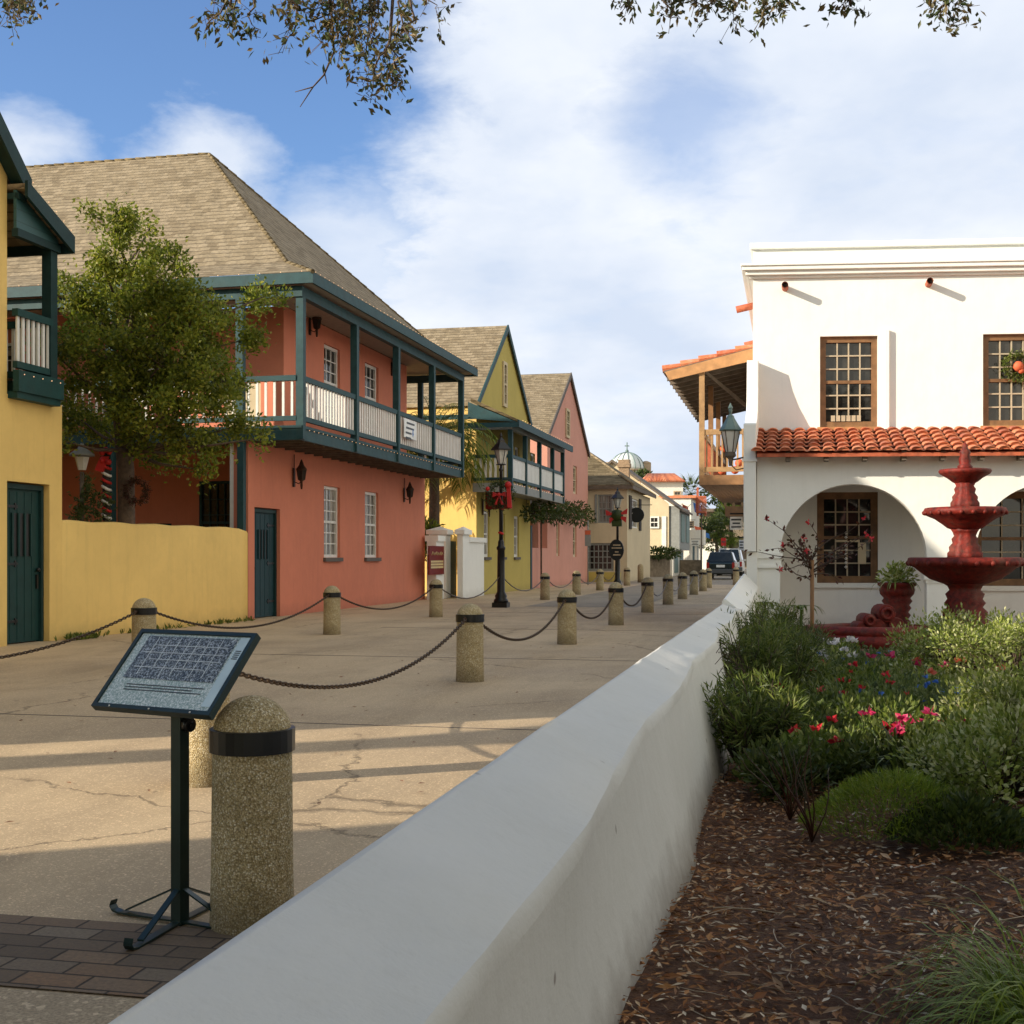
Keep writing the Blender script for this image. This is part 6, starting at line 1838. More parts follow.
# low bedding: individual cushions with flowers
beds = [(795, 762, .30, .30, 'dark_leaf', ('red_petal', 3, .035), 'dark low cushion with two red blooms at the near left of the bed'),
 (830, 780, .36, .30, 'shrub_leaf', ('red_petal', 5, .04), 'low green plant with scattered red blooms at the mulch edge'),
 (850, 745, .45, .34, 'shrub_leaf', None, 'plain dark green mound in the middle of the bed'),
 (872, 775, .30, .28, 'dark_leaf', ('red_petal', 4, .045), 'low plant carrying one big red bloom cluster near the fern'),
 (905, 770, .38, .34, 'shrub_leaf', ('pink_petal', 5, .045), 'green cushion with bright magenta blooms left of the variegated bush'),
 (945, 775, .34, .36, 'shrub_leaf', ('pink_petal', 7, .045), 'cushion with the largest magenta pink blooms before the variegated bush'),
 (820, 715, .45, .30, 'shrub_leaf', ('red_petal', 8, .035), 'mid bed plant dotted with small red flowers'),
 (862, 705, .50, .30, 'shrub_leaf', ('red_petal', 7, .04), 'mid bed plant with orange red blooms beside the blue flowers'),
 (900, 712, .55, .32, 'blue_green_leaf', ('blue_petal', 16, .025), 'grey green mound sprinkled with small blue flowers'),
 (930, 730, .45, .34, 'blue_green_leaf', ('blue_petal', 10, .025), 'right hand mound with a few blue flowers'),
 (850, 680, .55, .28, 'blue_green_leaf', ('blue_petal', 8, .025), 'farther blue flecked mound below the red kerb'),
 (815, 672, .50, .30, 'light_leaf', ('white_petal', 14, .05), 'plant with clusters of white flowers before the kerb'),
 (840, 660, .45, .24, 'shrub_leaf', ('white_petal', 8, .05), 'smaller white flowered plant by the kerb end'),
 (893, 670, .60, .26, 'blue_green_leaf', None, 'soft grey green mound right under the red kerb'),
 (915, 690, .45, .34, 'light_leaf', ('pink_petal', 5, .05), 'pale green plant with one magenta bloom in the sunlit patch'),
 (955, 700, .50, .32, 'light_leaf', ('orange_petal', 8, .05), 'pale green plant with orange blooms in the sunlit patch'),
 (800, 735, .40, .30, 'shrub_leaf', ('orange_petal', 4, .04), 'bed plant with faded orange blooms left of centre'),
 (780, 790, .25, .22, 'dark_leaf', None, 'dark sprawling plant at the foot of the wall shrubs'),
 (990, 720, .60, .34, 'light_leaf', None, 'pale leafy filler plant right of the orange blooms'),
 (975, 790, .40, .32, 'shrub_leaf', None, 'green filler plant under the variegated bush'),
 (830, 692, .45, .30, 'shrub_leaf', ('red_petal', 5, .035), 'plant with tiny red blooms behind the wall shrubs'),
 (880, 735, .42, .32, 'shrub_leaf', ('red_petal', 3, .035), 'grassy looking plant just left of the blue flowers'),
 (1010, 760, .45, .36, 'light_leaf', None, 'pale leafy filler plant at the right edge')]
for i, (px, py, rr, h, mat, fl, lab) in enumerate(beds):
    x, y = gp(px, py)
    shrub('flowering_plant' if fl else 'bedding_plant', lab, 'flower' if fl else 'plant', x, y, rr, rr*1.5, h, 1700, .055, .026, mat, 100+i, 36, up=.6, flowers=fl, stemmat='green_stem', group='bedding plants in the garden')
# long grassy arching clumps inside the bed
for i, (px, py, h, lab) in enumerate(((845, 730, .5, 'arching daylily leaves at the centre of the bed'), (868, 690, .45, 'farther arching daylily leaves'), (915, 790, .5, 'daylily leaves with slanting flower stalk near the magenta blooms'), (800, 700, .5, 'arching daylily leaves among the wall shrubs'))):
    x, y = gp(px, py); grass(lab, x, y, .5, h, 90, 'shrub_leaf', 300+i, .016, 1.2, 'daylily', cat='plant')
# feathery fern mound
x, y = gp(905, 835); random.seed(31); m = MB()
for i in range(5200):
    a = random.uniform(0, 6.283); q = math.sqrt(random.random()); zz = .26*(1-q*q)*random.uniform(.75, 1.05)
    leaf(m, (x+.46*q*math.cos(a), y+.34*q*math.sin(a)+.15, zz), .05, .005, Vector((math.cos(a)*.6, math.sin(a)*.6, .8))+rv(.4))
tag(m.build('fern_mound', 'fern_leaf', None, W, (x, y, 0), uv=False), 'soft feathery bright green mound at the front edge of the bed', 'fern')
x, y = gp(965, 838); random.seed(33); m = MB()
for i in range(1500):
    a = random.uniform(0, 6.283); q = math.sqrt(random.random()); zz = .17*(1-q*q)*random.uniform(.5, 1.1)
    leaf(m, (x+.34*q*math.cos(a), y+.3*q*math.sin(a), zz), .06, .022, Vector((math.cos(a)*.6, math.sin(a)*.6, .8))+rv(.4))
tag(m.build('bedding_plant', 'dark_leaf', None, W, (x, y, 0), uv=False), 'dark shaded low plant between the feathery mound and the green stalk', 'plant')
# light variegated bushes at the right
vb = [(968, 690, .80, .45, .78, .45, 'variegated pale green bush in front of the fountain pedestal'),
      (1015, 700, .75, .6, .80, .45, 'variegated bush with visible bare branches at the right edge behind'),
      (1000, 815, .42, .5, .50, .22, 'nearer variegated bush at the right edge over the green stalk'),
      (1030, 770, .5, .5, .62, .25, 'variegated bush leaning in from the right edge')]
for i, (px, py, rx, ry, h, zb, lab) in enumerate(vb):
    random.seed(400+i); x, y = gp(px, py)
    t = thing('variegated_bush', lab, 'bush', W, (x, y, 0)); lm = MB(); sm = MB()
    sm.tube([(x, y, 0), (x+.05, y, .25), (x-.03, y, zb)], [.03, .025, .02], 6)
    for c in range(46):
        a = random.uniform(0, 6.283); q = math.sqrt(random.random()); f = random.random()
        e = Vector((x+rx*q*math.cos(a), y+ry*q*math.sin(a), zb*.55+(h-zb*.55)*(f*.8+.2)*(1-.4*q*q)))
        sm.tube([(x, y, zb*.4), tuple((Vector((x, y, zb*.6))+e)/2+Vector((0, 0, -.03))), tuple(e)], [.014, .008, .003], 4)
        for k in range(120):
            d = rv(); d.normalize(); p = e+d*random.uniform(.02, .16)*Vector((1, 1, .7)).length*.62
            leaf(lm, p, random.uniform(.03, .052), .02, d+Vector((0, 0, .5)))
    sm.build('branch', 'bark', t, uv=False); lm.build('leaves', 'light_leaf', t, uv=False)
# green stalk lying over the mulch
x0, y0, _ = W.hit(983, 836, 'z', .03); x1, y1, _ = W.hit(1030, 812, 'z', .12)
m = MB(); m.tube([(x0, y0, .03), ((x0+x1)/2, (y0+y1)/2, .09), (x1, y1, .14), (x1+.3, y1+.05, .2)], [.006, .018, .022, .024], 8)
tag(m.build('plant_stalk', 'fern_leaf', None, W, uv=False), 'thick bright green stalk lying over the mulch at the right edge', 'stalk')
# grass tuft, bottom right corner
x, y = gp(1035, 1030); grass('bright green arching grass tuft in the bottom right corner', x+.08, y-.08, .5, .50, 700, 'fern_leaf', 77, .007, 1.5, lean=.9)
# rose standard
random.seed(12); x, y = gp(812, 640); x = (812-CX)/F*16.5; y = 16.5
rt = thing('rose_standard', 'spindly red leaved rose tree tied to a wooden stake in front of the first arch', 'rose', W, (x, y, 0))
m = MB(); m.tube([(x, y, 0), (x, y, 1.30)], .028, 7); m.build('stake', 'brown_wood', rt)
m = MB(); lm = MB(); fm_ = MB()
for i in range(22):
    a = random.uniform(0, 6.283); p = Vector((x, y, random.uniform(1.0, 1.35))); d = Vector((math.cos(a), math.sin(a)*.6, random.uniform(.1, 1.6))).normalized(); pts = [p]
    L_ = random.uniform(.35, .95)
    for k in range(6):
        p = p+d*L_/6; d = (d+rv(.2)).normalized(); pts.append(p)
        for j in range(2): leaf(lm, p+rv(.02), .07, .035, rv()+d)
    m.tube([tuple(q) for q in pts], [.009, .008, .007, .006, .005, .004, .002], 4)
    if random.random() < .4: 
        for k in range(6): leaf(fm_, pts[-1], .05, .035, rv())
m.build('branch', 'twig', rt, uv=False); lm.build('leaves', 'red_leaf', rt, uv=False); fm_.build('blossom', 'red_petal', rt, uv=False)
# small bare twiggy saplings in the near mulch
for i, (px, py) in enumerate(((812, 842), (790, 820))):
    x, y = gp(px, py); random.seed(60+i); m = MB()
    for k in range(9):
        p = Vector((x, y, 0)); d = Vector((random.uniform(-.5, .5), random.uniform(-.4, .4), 1)); pts = [p]
        for j in range(6): p = p+d.normalized()*.075; d += rv(.2); pts.append(p)
        m.tube([tuple(q) for q in pts], [.005, .004, .004, .003, .003, .002, .001], 4)
    o = m.build('bare_twigs', 'red_leaf', None, W, uv=False); tag(o, ('bare reddish twigs standing alone in the mulch' if i == 0 else 'thin bare twigs just left behind the lone reddish twigs'), 'twig')

# mulch and fallen leaves
random.seed(90)
def scatter(n, mat, name, label, x0, x1, y0, y1, Lr, Wr, zmax=.03):
    m = MB()
    for i in range(n):
        s_ = y0+(y1-y0)*random.random()**1.3; t_ = x0+(x1-x0)*random.random()
        x, y, _ = S.world(t_, s_); a = random.uniform(0, 6.283); L_ = random.uniform(*Lr); W_ = random.uniform(*Wr)
        d = Vector((math.cos(a), math.sin(a), random.uniform(-.25, .25)))
        zz = -.05+.035*math.sin(t_*2.1+s_*.7)+.03*math.sin(s_*1.9-t_)+.05*min(1, max(0, t_+.2))
        leaf(m, (x, y, zz+random.uniform(.0, zmax)+.012), L_, W_, d, Vector((random.gauss(0, .35), random.gauss(0, .35), 1)), .12)
    o = m.build(name, mat, None, W, (0, 0, 0), uv=False); return tag(o, label, name.replace('_', ' '), kind='stuff')
scatter(34000, 'chip', 'bark_mulch', 'dark reddish brown bark mulch covering the near garden bed', -.48, 2.6, 1.6, 9, (.015, .055), (.005, .018))
scatter(3600, 'pale_chip', 'fallen_leaves', 'pale dry oak leaves scattered over the dark mulch', -.45, 2.6, 1.6, 8, (.022, .05), (.008, .017), .04)
scatter(1600, 'chip', 'bark_chunks', 'larger bark chunks lying among the finer mulch', -.46, 2.4, 1.6, 7, (.05, .11), (.015, .03), .045)
random.seed(91); m = MB()
for i in range(70):
    x, y, _ = S.world(random.uniform(-.45, 1.6), random.uniform(1.8, 5)); a = random.uniform(0, 6.28); p = Vector((x, y, .02)); pts = [p]
    for k in range(5): a += random.uniform(-.4, .4); p = p+Vector((math.cos(a), math.sin(a), random.uniform(-.1, .12)))*.05; pts.append(Vector((p.x, p.y, max(.01, p.z))))
    m.tube([tuple(q) for q in pts], random.uniform(.0012, .0026), 4)
tag(m.build('fallen_twigs', 'pale_chip', None, W, (0, 0, 0), uv=False), 'thin dry twigs strewn on the mulch', 'twigs', kind='stuff')
random.seed(95); m = MB()
for i in range(260):
    t_ = random.uniform(-7, -1.0) if random.random() < .5 else -1.0-abs(random.gauss(0, .35)); x, y, _ = S.world(t_, random.uniform(3.6, 22)); a = random.uniform(0, 6.28)
    leaf(m, (x, y, .012), random.uniform(.03, .06), .02, Vector((math.cos(a), math.sin(a), .1)), Vector((random.gauss(0, .3), random.gauss(0, .3), 1)), .15)
tag(m.build('street_leaves', 'dead_leaf', None, W, (0, 0, 0), uv=False), 'small brown dead leaves blown over the street paving', 'leaves', kind='stuff')
# weeds at the foot of the yellow wall
random.seed(93); m = MB()
for i in range(240):
    f = random.random(); x = -11.6+.47*f; y = 18.4+6.1*f; wx, wy, _ = S.world(x+random.uniform(.05, .2), y)
    if random.random() < .6: wx, wy, _ = S.world(-11.4+random.uniform(0, .25), 18.5+random.gauss(0, .2))
    for k in range(3): leaf(m, (wx, wy, .0), random.uniform(.05, .14), .03, rv(.5)+Vector((0, 0, 1)))
tag(m.build('weeds', 'shrub_leaf', None, W, (0, 0, 0), uv=False), 'small weeds growing at the foot of the yellow wall', 'weeds', kind='stuff')

# ======================================================= COURTYARD TREE
random.seed(111)
tx_, ty_ = (124-CX)/F*22.6, 22.6
def tpnt(px, py, Y): return Vector(((px-CX)/F*Y, Y, H+(YH-py)/F*Y))
ct = thing('courtyard_tree', 'leafy green tree growing behind the yellow courtyard wall before the salmon house', 'tree', W, (tx_, ty_, 0))
m = MB(); m.tube([(tx_+.03, ty_, 0), (tx_+.05, ty_, 1.2), tuple(tpnt(126, 470, 22.6)), tuple(tpnt(121, 420, 22.6)), tuple(tpnt(124, 370, 22.6)), tuple(tpnt(130, 320, 22.6))], [.17, .16, .15, .14, .10, .06], 12)
m.build('trunk', 'bark', ct)
lm = MB(); bm_ = MB()
cl = [(130, 330, 30), (115, 375, 30), (150, 395, 30), (135, 290, 26), (185, 300, 22), (95, 320, 26), (195, 375, 26), (225, 380, 20), (115, 228, 22), (140, 250, 24), (100, 262, 26), (165, 282, 26), (175, 262, 14), (118, 295, 30), (85, 300, 22), (72, 340, 24), (150, 315, 34), (190, 325, 30), (225, 312, 20), (258, 300, 17), (275, 292, 10), (205, 355, 32), (245, 340, 18), (160, 365, 36), (110, 350, 34), (80, 380, 26), (125, 395, 34), (170, 405, 32), (210, 400, 28), (240, 425, 20), (185, 440, 26), (215, 450, 18), (75, 415, 22), (100, 425, 22), (140, 435, 20), (262, 438, 9), (60, 290, 14), (205, 470, 12), (45, 345, 14), (150, 228, 9), (236, 385, 16), (160, 460, 14), (60, 440, 12), (95, 215, 12)]
for px, py, r_ in cl:
    Y = 22.6+random.uniform(-1.4, 1.3)
    c = tpnt(px, py, Y); rr = r_/F*Y*1.12
    k0 = tpnt(random.uniform(118, 134), min(450, py+random.uniform(15, 60)), 22.6)
    bm_.tube([tuple(k0), tuple((k0+c)/2+Vector((0, 0, -.08))), tuple(c)], [.045, .03, .008], 5)
    n = int(44*rr*rr*30*3.1)
    for s_ in range(max(4, int(rr*16))):      # small leafy twigs within each clump
        d = rv(); d.normalize(); q = c+d*rr*random.uniform(.3, 1.05)*.9
        bm_.tube([tuple(c), tuple(q)], [.008, .002], 3)
        for k in range(int(n/max(4, int(rr*16)))):
            leaf(lm, q+rv(.11), random.uniform(.06, .115), .048, rv()+Vector((0, 0, .3)))
bm_.build('limbs', 'bark', ct, uv=False); lm.build('crown', 'tree_leaf', ct, uv=False)

# ======================================================= COURTYARD THINGS
random.seed(5)
x, y = (82-CX)/F*22.2, 22.2
t = thing('garden_lamp', 'old grey courtyard lamp on a post wrapped in garland left of the tree', 'lamp', W, (x, y, 0))
def cz2(py): return H+(YH-py)/F*22.2
m = MB(); m.tube([(x, y, 0), (x, y, cz2(472))], .04, 8); m.build('post', 'grey_wood', t)
m = MB(); m.lathe([(.22, cz2(456)), (.21, cz2(454)), (.09, cz2(449)), (.05, cz2(446)), (.02, cz2(443))], x, y, 0, 12); m.build('cap', 'grey_boards', t)
m = MB(); m.lathe([(.07, cz2(470)), (.13, cz2(457))], x, y, 0, 6, False); m.build('lantern_glass', 'frosted', t)
m = MB()
for i in range(700):
    zz = random.uniform(1.0, cz2(474)); a = zz*5; leaf(m, (x+.09*math.cos(a)+random.gauss(0, .05), y+.09*math.sin(a)+random.gauss(0, .05), zz), .1, .03, rv())
for i in range(900):
    leaf(m, (x+max(-.2, min(.5, random.gauss(.2, .18))), y+random.uniform(-.15, .25), random.uniform(.8, cz2(492))), .1, .04, rv())
m.build('garland', 'blue_green_leaf', t, uv=False)
x, y = (106.5-CX)/F*22.4, 22.4
t = thing('candy_cane_post', 'post with red and white stripes with a red bow on top behind the yellow wall', 'post', W, (x, y, 0))
m = MB(); m.tube([(x, y, 0), (x, y, cz2(449))], .07, 10); m.build('post', 'dark_interior', t)
m = MB(); m2_ = MB()
for k in range(24):
    zz = .3+k*.125
    if zz > cz2(462): break
    (m if k % 2 else m2_).torus((x, y, zz), (.55, 0, 1), .078, .028, 12, 5)
m.build('red_stripe', 'red_cloth', t); m2_.build('white_stripe', 'white_cloth', t)
m = MB(); c = Vector((x+.02, y-.1, cz2(456)))
for dx, dz in ((-.13, .1), (.12, .12), (-.12, -.1), (.1, -.14), (0, .16)): m.ball((c.x+dx*.5, c.y, c.z+dz*.7), .055, 8, 6)
m.prism([(c.x-.1, c.y, c.z), (c.x+.05, c.y, c.z), (c.x-.05, c.y, c.z-.28), (c.x-.2, c.y, c.z-.24)], (0, .04, 0)); m.build('bow', 'red_cloth', t)
wreath(((136-CX)/F*22.3, 22.3, cz2(491)), .19, W, 'reddish berry wreath tied to the courtyard tree trunk', bow=False, mat='red_leaf')

# palm behind the gate wall and vine on the pink house
x, y, _ = S.world(-12.6, 40.2)
def palm2():
    random.seed(17)
    cx_0, cy_0 = -11.5, 40.0
    t = thing('palm_tree', 'drooping green palm between the salmon and olive houses', 'palm', S, (cx_0, cy_0, 0))
    m = MB(); m.tube([(cx_0, cy_0, 0), (cx_0, cy_0, 4.6)], [.2, .16], 10); m.build('trunk', 'bark', t)
    m = MB()
    for i in range(100):
        a = random.uniform(0, 6.283); el = random.uniform(-.1, 1.3); d = Vector((math.cos(a)*math.cos(el), math.sin(a)*math.cos(el), math.sin(el)))
        p = Vector((cx_0, cy_0, 5.0+random.uniform(-.8, .4))); L_ = random.uniform(1.7, 2.7)
        for k in range(12):
            q = p+d*L_/12; m.tube([tuple(p), tuple(q)], .012, 3, False)
            sd = d.cross(Vector((0, 0, 1))).normalized()
            for s_ in (-1, 1):
                for _ in range(2): blade(m, p.lerp(q, random.random()), (sd*s_+d*.7+Vector((0, 0, -.1))), random.uniform(.35, .6), .03, 1.6, 3)
            p = q; d = (d+Vector((0, 0, -.17))).normalized()
    m.build('fronds', 'palm_leaf', t, uv=False)
palm2()
random.seed(19)
t = thing('leafy_bush', 'bright green bush rising behind the white gate wall', 'bush', S, (-12.3, 41, 0))
m = MB()
for k in range(9): leafball(m, (-12.2+random.uniform(-.7, .7), 40.4+random.uniform(-1.3, 1.2), 1.5+random.uniform(0, .9)), .6, 260, .2, .06)
m.build('leaves', 'palm_leaf', t, uv=False); m = MB(); m.tube([(-12.3, 41, 0), (-12.3, 41, 1.8)], .05, 6); m.build('stem', 'bark', t)
m = MB(); lm = MB(); random.seed(23)
t = thing('climbing_vine', 'leafy vine spreading over the porch between olive and pink houses', 'vine', S, (-10.2, 53, 2.5))
for k in range(20):
    c = S.hit(532+k*2.9, 506+random.uniform(-3, 8)+(k*.35), 'x', -10.2+random.uniform(-.3, .4))
    leafball(lm, c, .42, 110, .2, .08)
m.tube([(-10.3, 52, 0), (-10.3, 52, 3.2), (-10.2, 56, 3.4), (-10.2, 60, 3.1)], .04, 5)
m.build('stem', 'bark', t); lm.build('leaves', 'far_leaf', t, uv=False)

# ======================================================= OVERHANGING OAK
random.seed(131)
ok = thing('oak_tree', 'live oak whose twigs with small leaves hang into the top of the view', 'tree', W, (2.6, -3.2, 0))
m = MB()
m.tube([(2.6, -3.2, -.1), (2.5, -3.0, 1.5), (2.2, -2.4, 3.2), (1.5, -1.0, 5.0)], [.5, .42, .36, .26], 14); m.build('trunk', 'bark', ok)
m = MB(); lm = MB()
def oaktop(px, py, Y): return tpnt(px, py, Y)
limbs = [[(1.5, -1.0, 5.0), (.6, 2.0, 5.2), (-.4, 4.6, 4.9), (-1.2, 6.4, 4.75), (-2.0, 7.5, 5.0)], [(1.5, -1.0, 5.0), (1.8, 2.5, 5.4), (1.6, 5.0, 5.2), (1.3, 6.5, 4.9), (2.2, 7.4, 5.0), (3.2, 7.8, 5.1)],
         [(2.2, -2.4, 3.2), (-.8, -2.6, 5.2), (-3.5, -2.8, 6.0)], [(2.2, -2.4, 3.2), (4.5, -2.0, 5.6), (6.0, -1.0, 6.6)]]
for L_ in limbs: m.tube(L_, [.2-.03*i for i in range(len(L_))], 8)
sprays = [(232, -8, 205, 30, 9), (255, -8, 252, 40, 6), (300, -6, 282, 55, 7), (330, -10, 310, 20, 10), (335, -10, 322, 45, 12), (345, -10, 340, 50, 12), (372, -10, 375, 60, 10), (375, 0, 362, 85, 14), (390, 30, 395, 85, 16), (390, 40, 372, 100, 12), (400, -10, 405, 45, 10), (420, -10, 440, 15, 5), (410, 0, 407, 48, 6), (283, -10, 300, 10, 10), (240, -10, 228, 22, 8), (340, 0, 352, 52, 8), (385, -10, 350, 38, 12), (360, -10, 330, 30, 10),
          (630, -8, 626, 14, 8), (668, -10, 671, 20, 8), (720, -10, 708, 12, 6), (735, -10, 733, 22, 8), (765, -10, 762, 20, 12), (780, -10, 778, 12, 10), (850, -10, 846, 10, 8), (940, -10, 928, 8, 6), (940, -10, 950, 28, 10), (955, -8, 968, 16, 6), (12, -8, 8, 12, 10), (28, -8, 30, 8, 8), (15, -10, 20, 22, 6), (700, -10, 690, 6, 6)]
for x0, y0, x1, y1, n in sprays:
    Y = 6.4+random.uniform(-.5, .5)
    a = oaktop(x0, y0, Y); b = oaktop(x1, y1, Y+random.uniform(-.2, .2)); pts = [a]
    K = 6
    for k in range(1, K+1): pts.append(a.lerp(b, k/K)+rv(.018))
    up = a+Vector((random.uniform(-.1, .1), random.uniform(-.3, .3), .75))
    m.tube([tuple(up)]+[tuple(p) for p in pts], [.012, .007, .006, .005, .004, .003, .002, .0015], 4)
    for i in range(int(n*4.2)):
        f = random.random()**.75; p = a.lerp(b, f)+rv(.042)
        d = (b-a).normalized()+rv(.9)
        if random.random() < .5: m.tube([tuple(a.lerp(b, f)), tuple(p)], .0015, 3)
        for q in range(2): leaf(lm, p+rv(.015), random.uniform(.03, .055), .020, d+rv(.5))
# bare twig hanging lowest
a = oaktop(375, 50, 6.4); pts = [a, oaktop(330, 86, 6.4), oaktop(318, 88, 6.4), oaktop(293, 92, 6.4)]
m.tube([tuple(oaktop(334, 52, 6.4)), tuple(oaktop(324, 75, 6.4)), tuple(oaktop(313, 87, 6.4)), tuple(oaktop(295, 92, 6.4))], [.006, .005, .004, .002], 5)
m.tube([tuple(oaktop(313, 87, 6.4)), tuple(oaktop(300, 107, 6.4))], [.004, .002], 4); m.tube([tuple(oaktop(324, 70, 6.4)), tuple(oaktop(327, 84, 6.4))], [.004, .002], 4)
m.tube([tuple(oaktop(330, -10, 6.4)), tuple(oaktop(334, 52, 6.4))], [.008, .006], 5)
# crown above, out of view
for k in range(70):
    a = random.uniform(0, 6.283); q = math.sqrt(random.random())
    c = Vector((1.0+5.0*q*math.cos(a), -1.5+4.6*q*math.sin(a), 6.6+1.3*random.random()+.8*(1-q)))
    m.tube([(1.5, -1.0, 5.0), tuple(c)], [.05, .01], 4)
    leafball(lm, c, .9, 110, .16, .07)
m.build('branch', 'bark', ok, uv=False); lm.build('leaves', 'oak_leaf', ok, uv=False)
# ======================================================= HOUSES AND TREES OUT OF FRAME (unseen, put in and shaped to throw the street's shade)
SUN_D = Vector((.83, .558)); SUN_N = Vector((-.558, .83))     # in the street frame: away from the sun, and across
def nd(n, d): return (SUN_D.x*d+SUN_N.x*n, SUN_D.y*d+SUN_N.y*n)
nbh = thing('ochre_shade_house', 'plain unseen ochre house beside the yellow one, shaped to cast shade on the street', 'house', S, (-11.5, 4, 0))
m = MB(); m.box(-18.5, -11.5, 4.0, 13.3, -.1, 7.3); m.build('wall', 'yellow_stucco', nbh)  # unseen; its corner and height are set by the shade it casts
m = MB(); m.prism([(-11.2, 3.8, 7.3), (-15, 3.8, 8.9), (-18.8, 3.8, 7.3)], (0, 9.7, 0)); m.build('roof', 'shingle', nbh)
for y in (5.5, 8.6, 11.6): window(nbh, ('x', -11.46, 1), y-.5, y+.5, 1.0, 2.7, 3, 4, rec=-.02)
def unseen_shade_tree(label, n, d, zc, r, cl, per, L, seed, sq=1.0):  # unseen trees placed along the sun axes to cast shade
    x, y = nd(n, d); random.seed(seed)
    t = thing('unseen_shade_tree', label, 'tree', S, (x, y, 0))
    m = MB(); m.tube([(x, y, -.1), (x, y+.1, zc*.6), (x+.1, y, zc)], [.4, .3, .18], 10)
    lm = MB()
    for k in range(cl):
        v_ = rv(); v_.normalize(); q = r*random.uniform(.2, .85); c = Vector((x, y, zc))+Vector((v_.x*q, v_.y*q, v_.z*q*sq))
        m.tube([(x, y, zc*.7), tuple(c)], [.08, .02], 4); leafball(lm, c, r*.34, per, L, L*.6, .8 if sq == 1 else .5)
    m.build('trunk', 'bark', t, uv=False); lm.build('crown', 'oak_leaf', t, uv=False)
nbd = thing('cottage_shade_block', 'narrow unseen cream cottage block added across the gap to shade the foreground', 'house', S, (-11.5, -8, 0))
m = MB(); m.box(-13, -11.5, -14, -1.3, -.1, 7.6); m.build('wall', 'cream_stucco', nbd)  # thin added block, sized so its shadow bounds the sunlit band
m = MB(); m.box(-13.1, -11.4, -14.3, -1.25, 7.6, 7.8); m.build('roof', 'shingle', nbd)
unseen_shade_tree('dense evergreen tree added behind the camera to shade the near street', 2.4, -9, 5.6, 4.0, 60, 170, .42, 1)
unseen_shade_tree('second dense evergreen added farther behind the camera to shade the foreground', -4.6, -9, 5.6, 4.2, 60, 150, .42, 2)
unseen_shade_tree('small loose crowned unseen tree placed in the gap to break the sunlit band', 8.8, -12.5, 7.1, 1.7, 24, 130, .30, 3, .3)

x, y = S.inv(7.6, .3)  # unseen tree added to keep sky light off the garden wall's side
random.seed(4)
t = thing('unseen_shade_tree', 'broad unseen evergreen added beyond the right edge to darken the garden wall side', 'tree', S, (x, y, 0))
m = MB(); m.tube([(x, y, -.1), (x, y, 3), (x+.2, y, 4.6)], [.35, .3, .15], 10); m.build('trunk', 'bark', t)
lm = MB()
for k in range(70):
    v_ = rv(); v_.normalize(); leafball(lm, Vector((x, y, 4.4))+v_*random.uniform(1, 3.2), 1.2, 120, .4, .24)
lm.build('crown', 'oak_leaf', t, uv=False)
# ======================================================= SKY, SUN, CAMERA
w = bpy.data.worlds.new('World'); sc.world = w; w.use_nodes = True
t = w.node_tree; bg = t.nodes['Background']
sunw = Vector((-(SUN_D.x*math.cos(ALPHA)+SUN_D.y*math.sin(ALPHA)), -(-SUN_D.x*math.sin(ALPHA)+SUN_D.y*math.cos(ALPHA)), 0)).normalized()
EL = R(20)
to_sun = Vector((sunw.x*math.cos(EL), sunw.y*math.cos(EL), math.sin(EL)))
sky = N(t, 'ShaderNodeTexSky', sky_type='NISHITA'); sky.sun_disc = False; sky.sun_elevation = EL
sky.sun_rotation = math.atan2(to_sun.x, to_sun.y); sky.air_density = 1.0; sky.dust_density = .6; sky.ozone_density = 2.0
SKYS = .12
tc = N(t, 'ShaderNodeTexCoord').outputs['Generated']
nv = N(t, 'ShaderNodeVectorMath', operation='NORMALIZE'); t.links.new(tc, nv.inputs[0])
sp_ = N(t, 'ShaderNodeSeparateXYZ'); t.links.new(nv.outputs[0], sp_.inputs[0])
# cloud deck: direction projected on a high flat layer
zc_ = math_(t, 'ADD', math_(t, 'MAXIMUM', sp_.outputs[2], 0.), .22)
cx2 = math_(t, 'DIVIDE', sp_.outputs[0], zc_); cy2 = math_(t, 'DIVIDE', sp_.outputs[1], zc_)
cb2 = N(t, 'ShaderNodeCombineXYZ'); t.links.new(cx2, cb2.inputs[0]); t.links.new(cy2, cb2.inputs[1])
n1 = noise(t, mapping(t, cb2.outputs[0], (1.0, .8, 1), loc=(3.1, 1.7, 0)), 1.5, 8, .55, .25)
n2 = noise(t, mapping(t, cb2.outputs[0], (1, 1, 1), loc=(7, 2, 0)), 5.5, 7, .6, .2)
# a broad bank of cloud to the right, clear sky upper left
def lobe(az_px, y_px, r0, r1, s_=1.0):
    d = Vector(((az_px-CX)/F, 1, (YH-y_px)/F)).normalized()
    vm = N(t, 'ShaderNodeVectorMath', operation='DISTANCE'); t.links.new(nv.outputs[0], vm.inputs[0]); vm.inputs[1].default_value = d
    nn = math_(t, 'ADD', vm.outputs['Value'], math_(t, 'MULTIPLY', math_(t, 'SUBTRACT', n2, .5), .10))
    nn = math_(t, 'ADD', nn, math_(t, 'MULTIPLY', math_(t, 'SUBTRACT', n1, .5), .06))
    return ramp(t, nn, [(r0, s_), (r1, 0.)])
bank = ramp(t, math_(t, 'ADD', cx2, math_(t, 'MULTIPLY', math_(t, 'SUBTRACT', n1, .5), .55)), [(.0, 0.), (1., 1.)])
m1 = N(t, 'ShaderNodeMapRange'); m1.interpolation_type = 'SMOOTHSTEP'
ex_ = math_(t, 'ADD', math_(t, 'SUBTRACT', sp_.outputs[0], math_(t, 'MULTIPLY', math_(t, 'SUBTRACT', sp_.outputs[2], .25), .25)), math_(t, 'MULTIPLY', math_(t, 'SUBTRACT', n2, .5), .16))
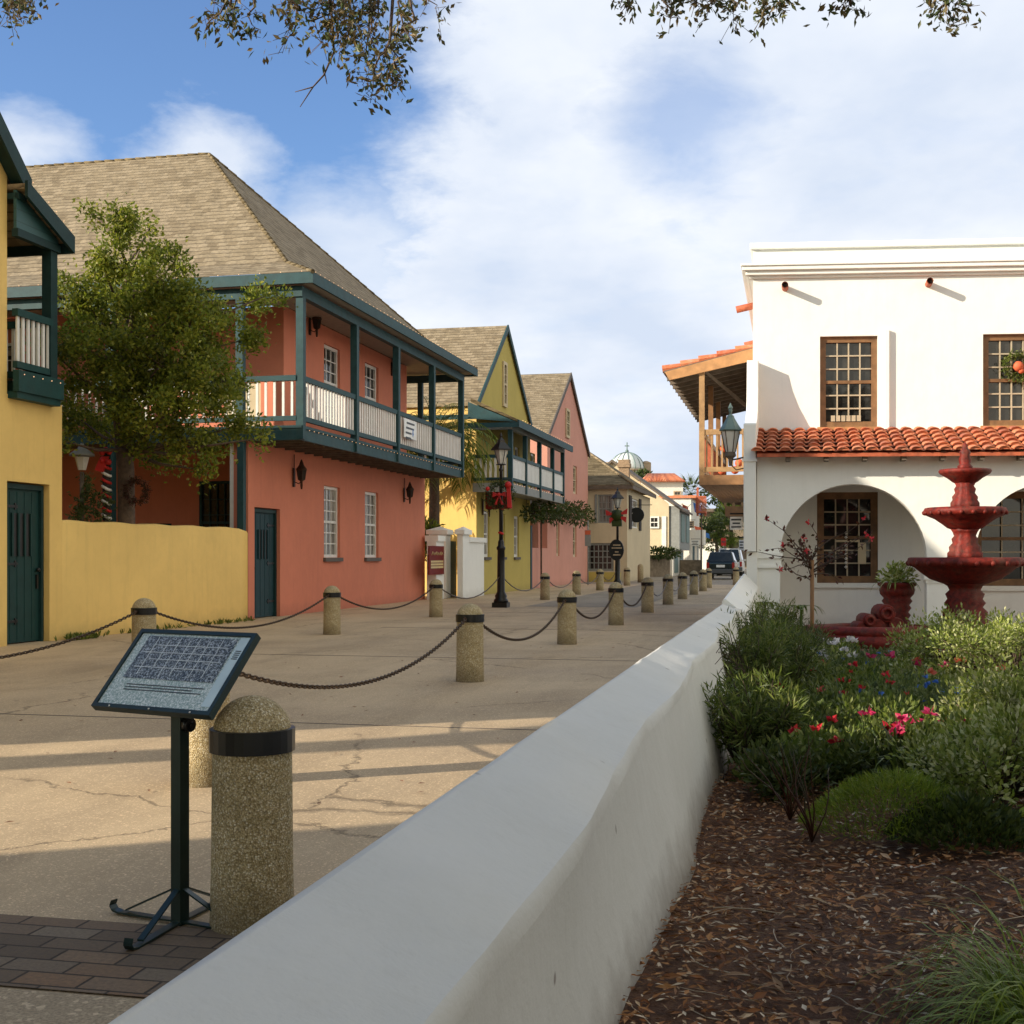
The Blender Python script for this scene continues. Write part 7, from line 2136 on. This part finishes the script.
ex_ = math_(t, 'ADD', ex_, math_(t, 'MULTIPLY', math_(t, 'SUBTRACT', n1, .5), .15))
t.links.new(ex_, m1.inputs[0]); m1.inputs[1].default_value = -.14; m1.inputs[2].default_value = -.06
cov = m1.outputs[0]
for a in ((205, 190, .025, .065, .95), (8, 178, .02, .065, .9), (345, 275, .035, .085, .8)):
    cov = math_(t, 'MAXIMUM', cov, lobe(*a))
holes = lobe(690, 125, .01, .07, .55); cov = math_(t, 'SUBTRACT', cov, holes)
cov = math_(t, 'MULTIPLY', cov, ramp(t, n2, [(.25, .86), (.5, 1.)]))
cov = math_(t, 'MINIMUM', math_(t, 'MAXIMUM', cov, 0.), 1.)
shade = ramp(t, noise(t, mapping(t, cb2.outputs[0], (1, .8, 1), loc=(1, 4, 0)), 2.2, 5, .55), [(.35, (4.6, 5.6, 7.4)), (.65, (6.3, 7.05, 8.3))])
skyc = mix(t, 1., sky.outputs[0], (.90, 1.18, 1.62), 'MULTIPLY')
col = mix(t, cov, skyc, shade)
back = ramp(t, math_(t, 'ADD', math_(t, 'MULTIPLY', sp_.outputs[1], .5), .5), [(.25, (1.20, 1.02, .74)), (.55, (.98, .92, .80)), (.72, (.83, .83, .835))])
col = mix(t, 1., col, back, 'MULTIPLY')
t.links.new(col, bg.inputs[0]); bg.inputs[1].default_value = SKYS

sl = bpy.data.lights.new('sun', 'SUN'); sl.energy = 5.0; sl.angle = R(.5); sl.color = (1, .93, .82)
so_ = bpy.data.objects.new('sun', sl); C.objects.link(so_); so_.rotation_euler = to_sun.to_track_quat('Z', 'Y').to_euler(); so_.location = (-20, -10, 20)

cd = bpy.data.cameras.new('camera'); cam = bpy.data.objects.new('camera', cd); C.objects.link(cam)
cam.location = (0, 0, H); cam.rotation_euler = (R(90), 0, 0)
cd.sensor_width = 36; cd.lens = 36*F/1024; cd.shift_y = (YH-512)/1024; cd.clip_end = 5000; cd.clip_start = .05
sc.camera = cam
sc.view_settings.view_transform = 'Standard'; sc.view_settings.look = 'None'; sc.view_settings.exposure = .5; sc.view_settings.gamma = 1
sc.view_settings.use_white_balance = True; sc.view_settings.white_balance_temperature = 7300; sc.view_settings.white_balance_tint = 10
sc.render.engine = 'CYCLES'
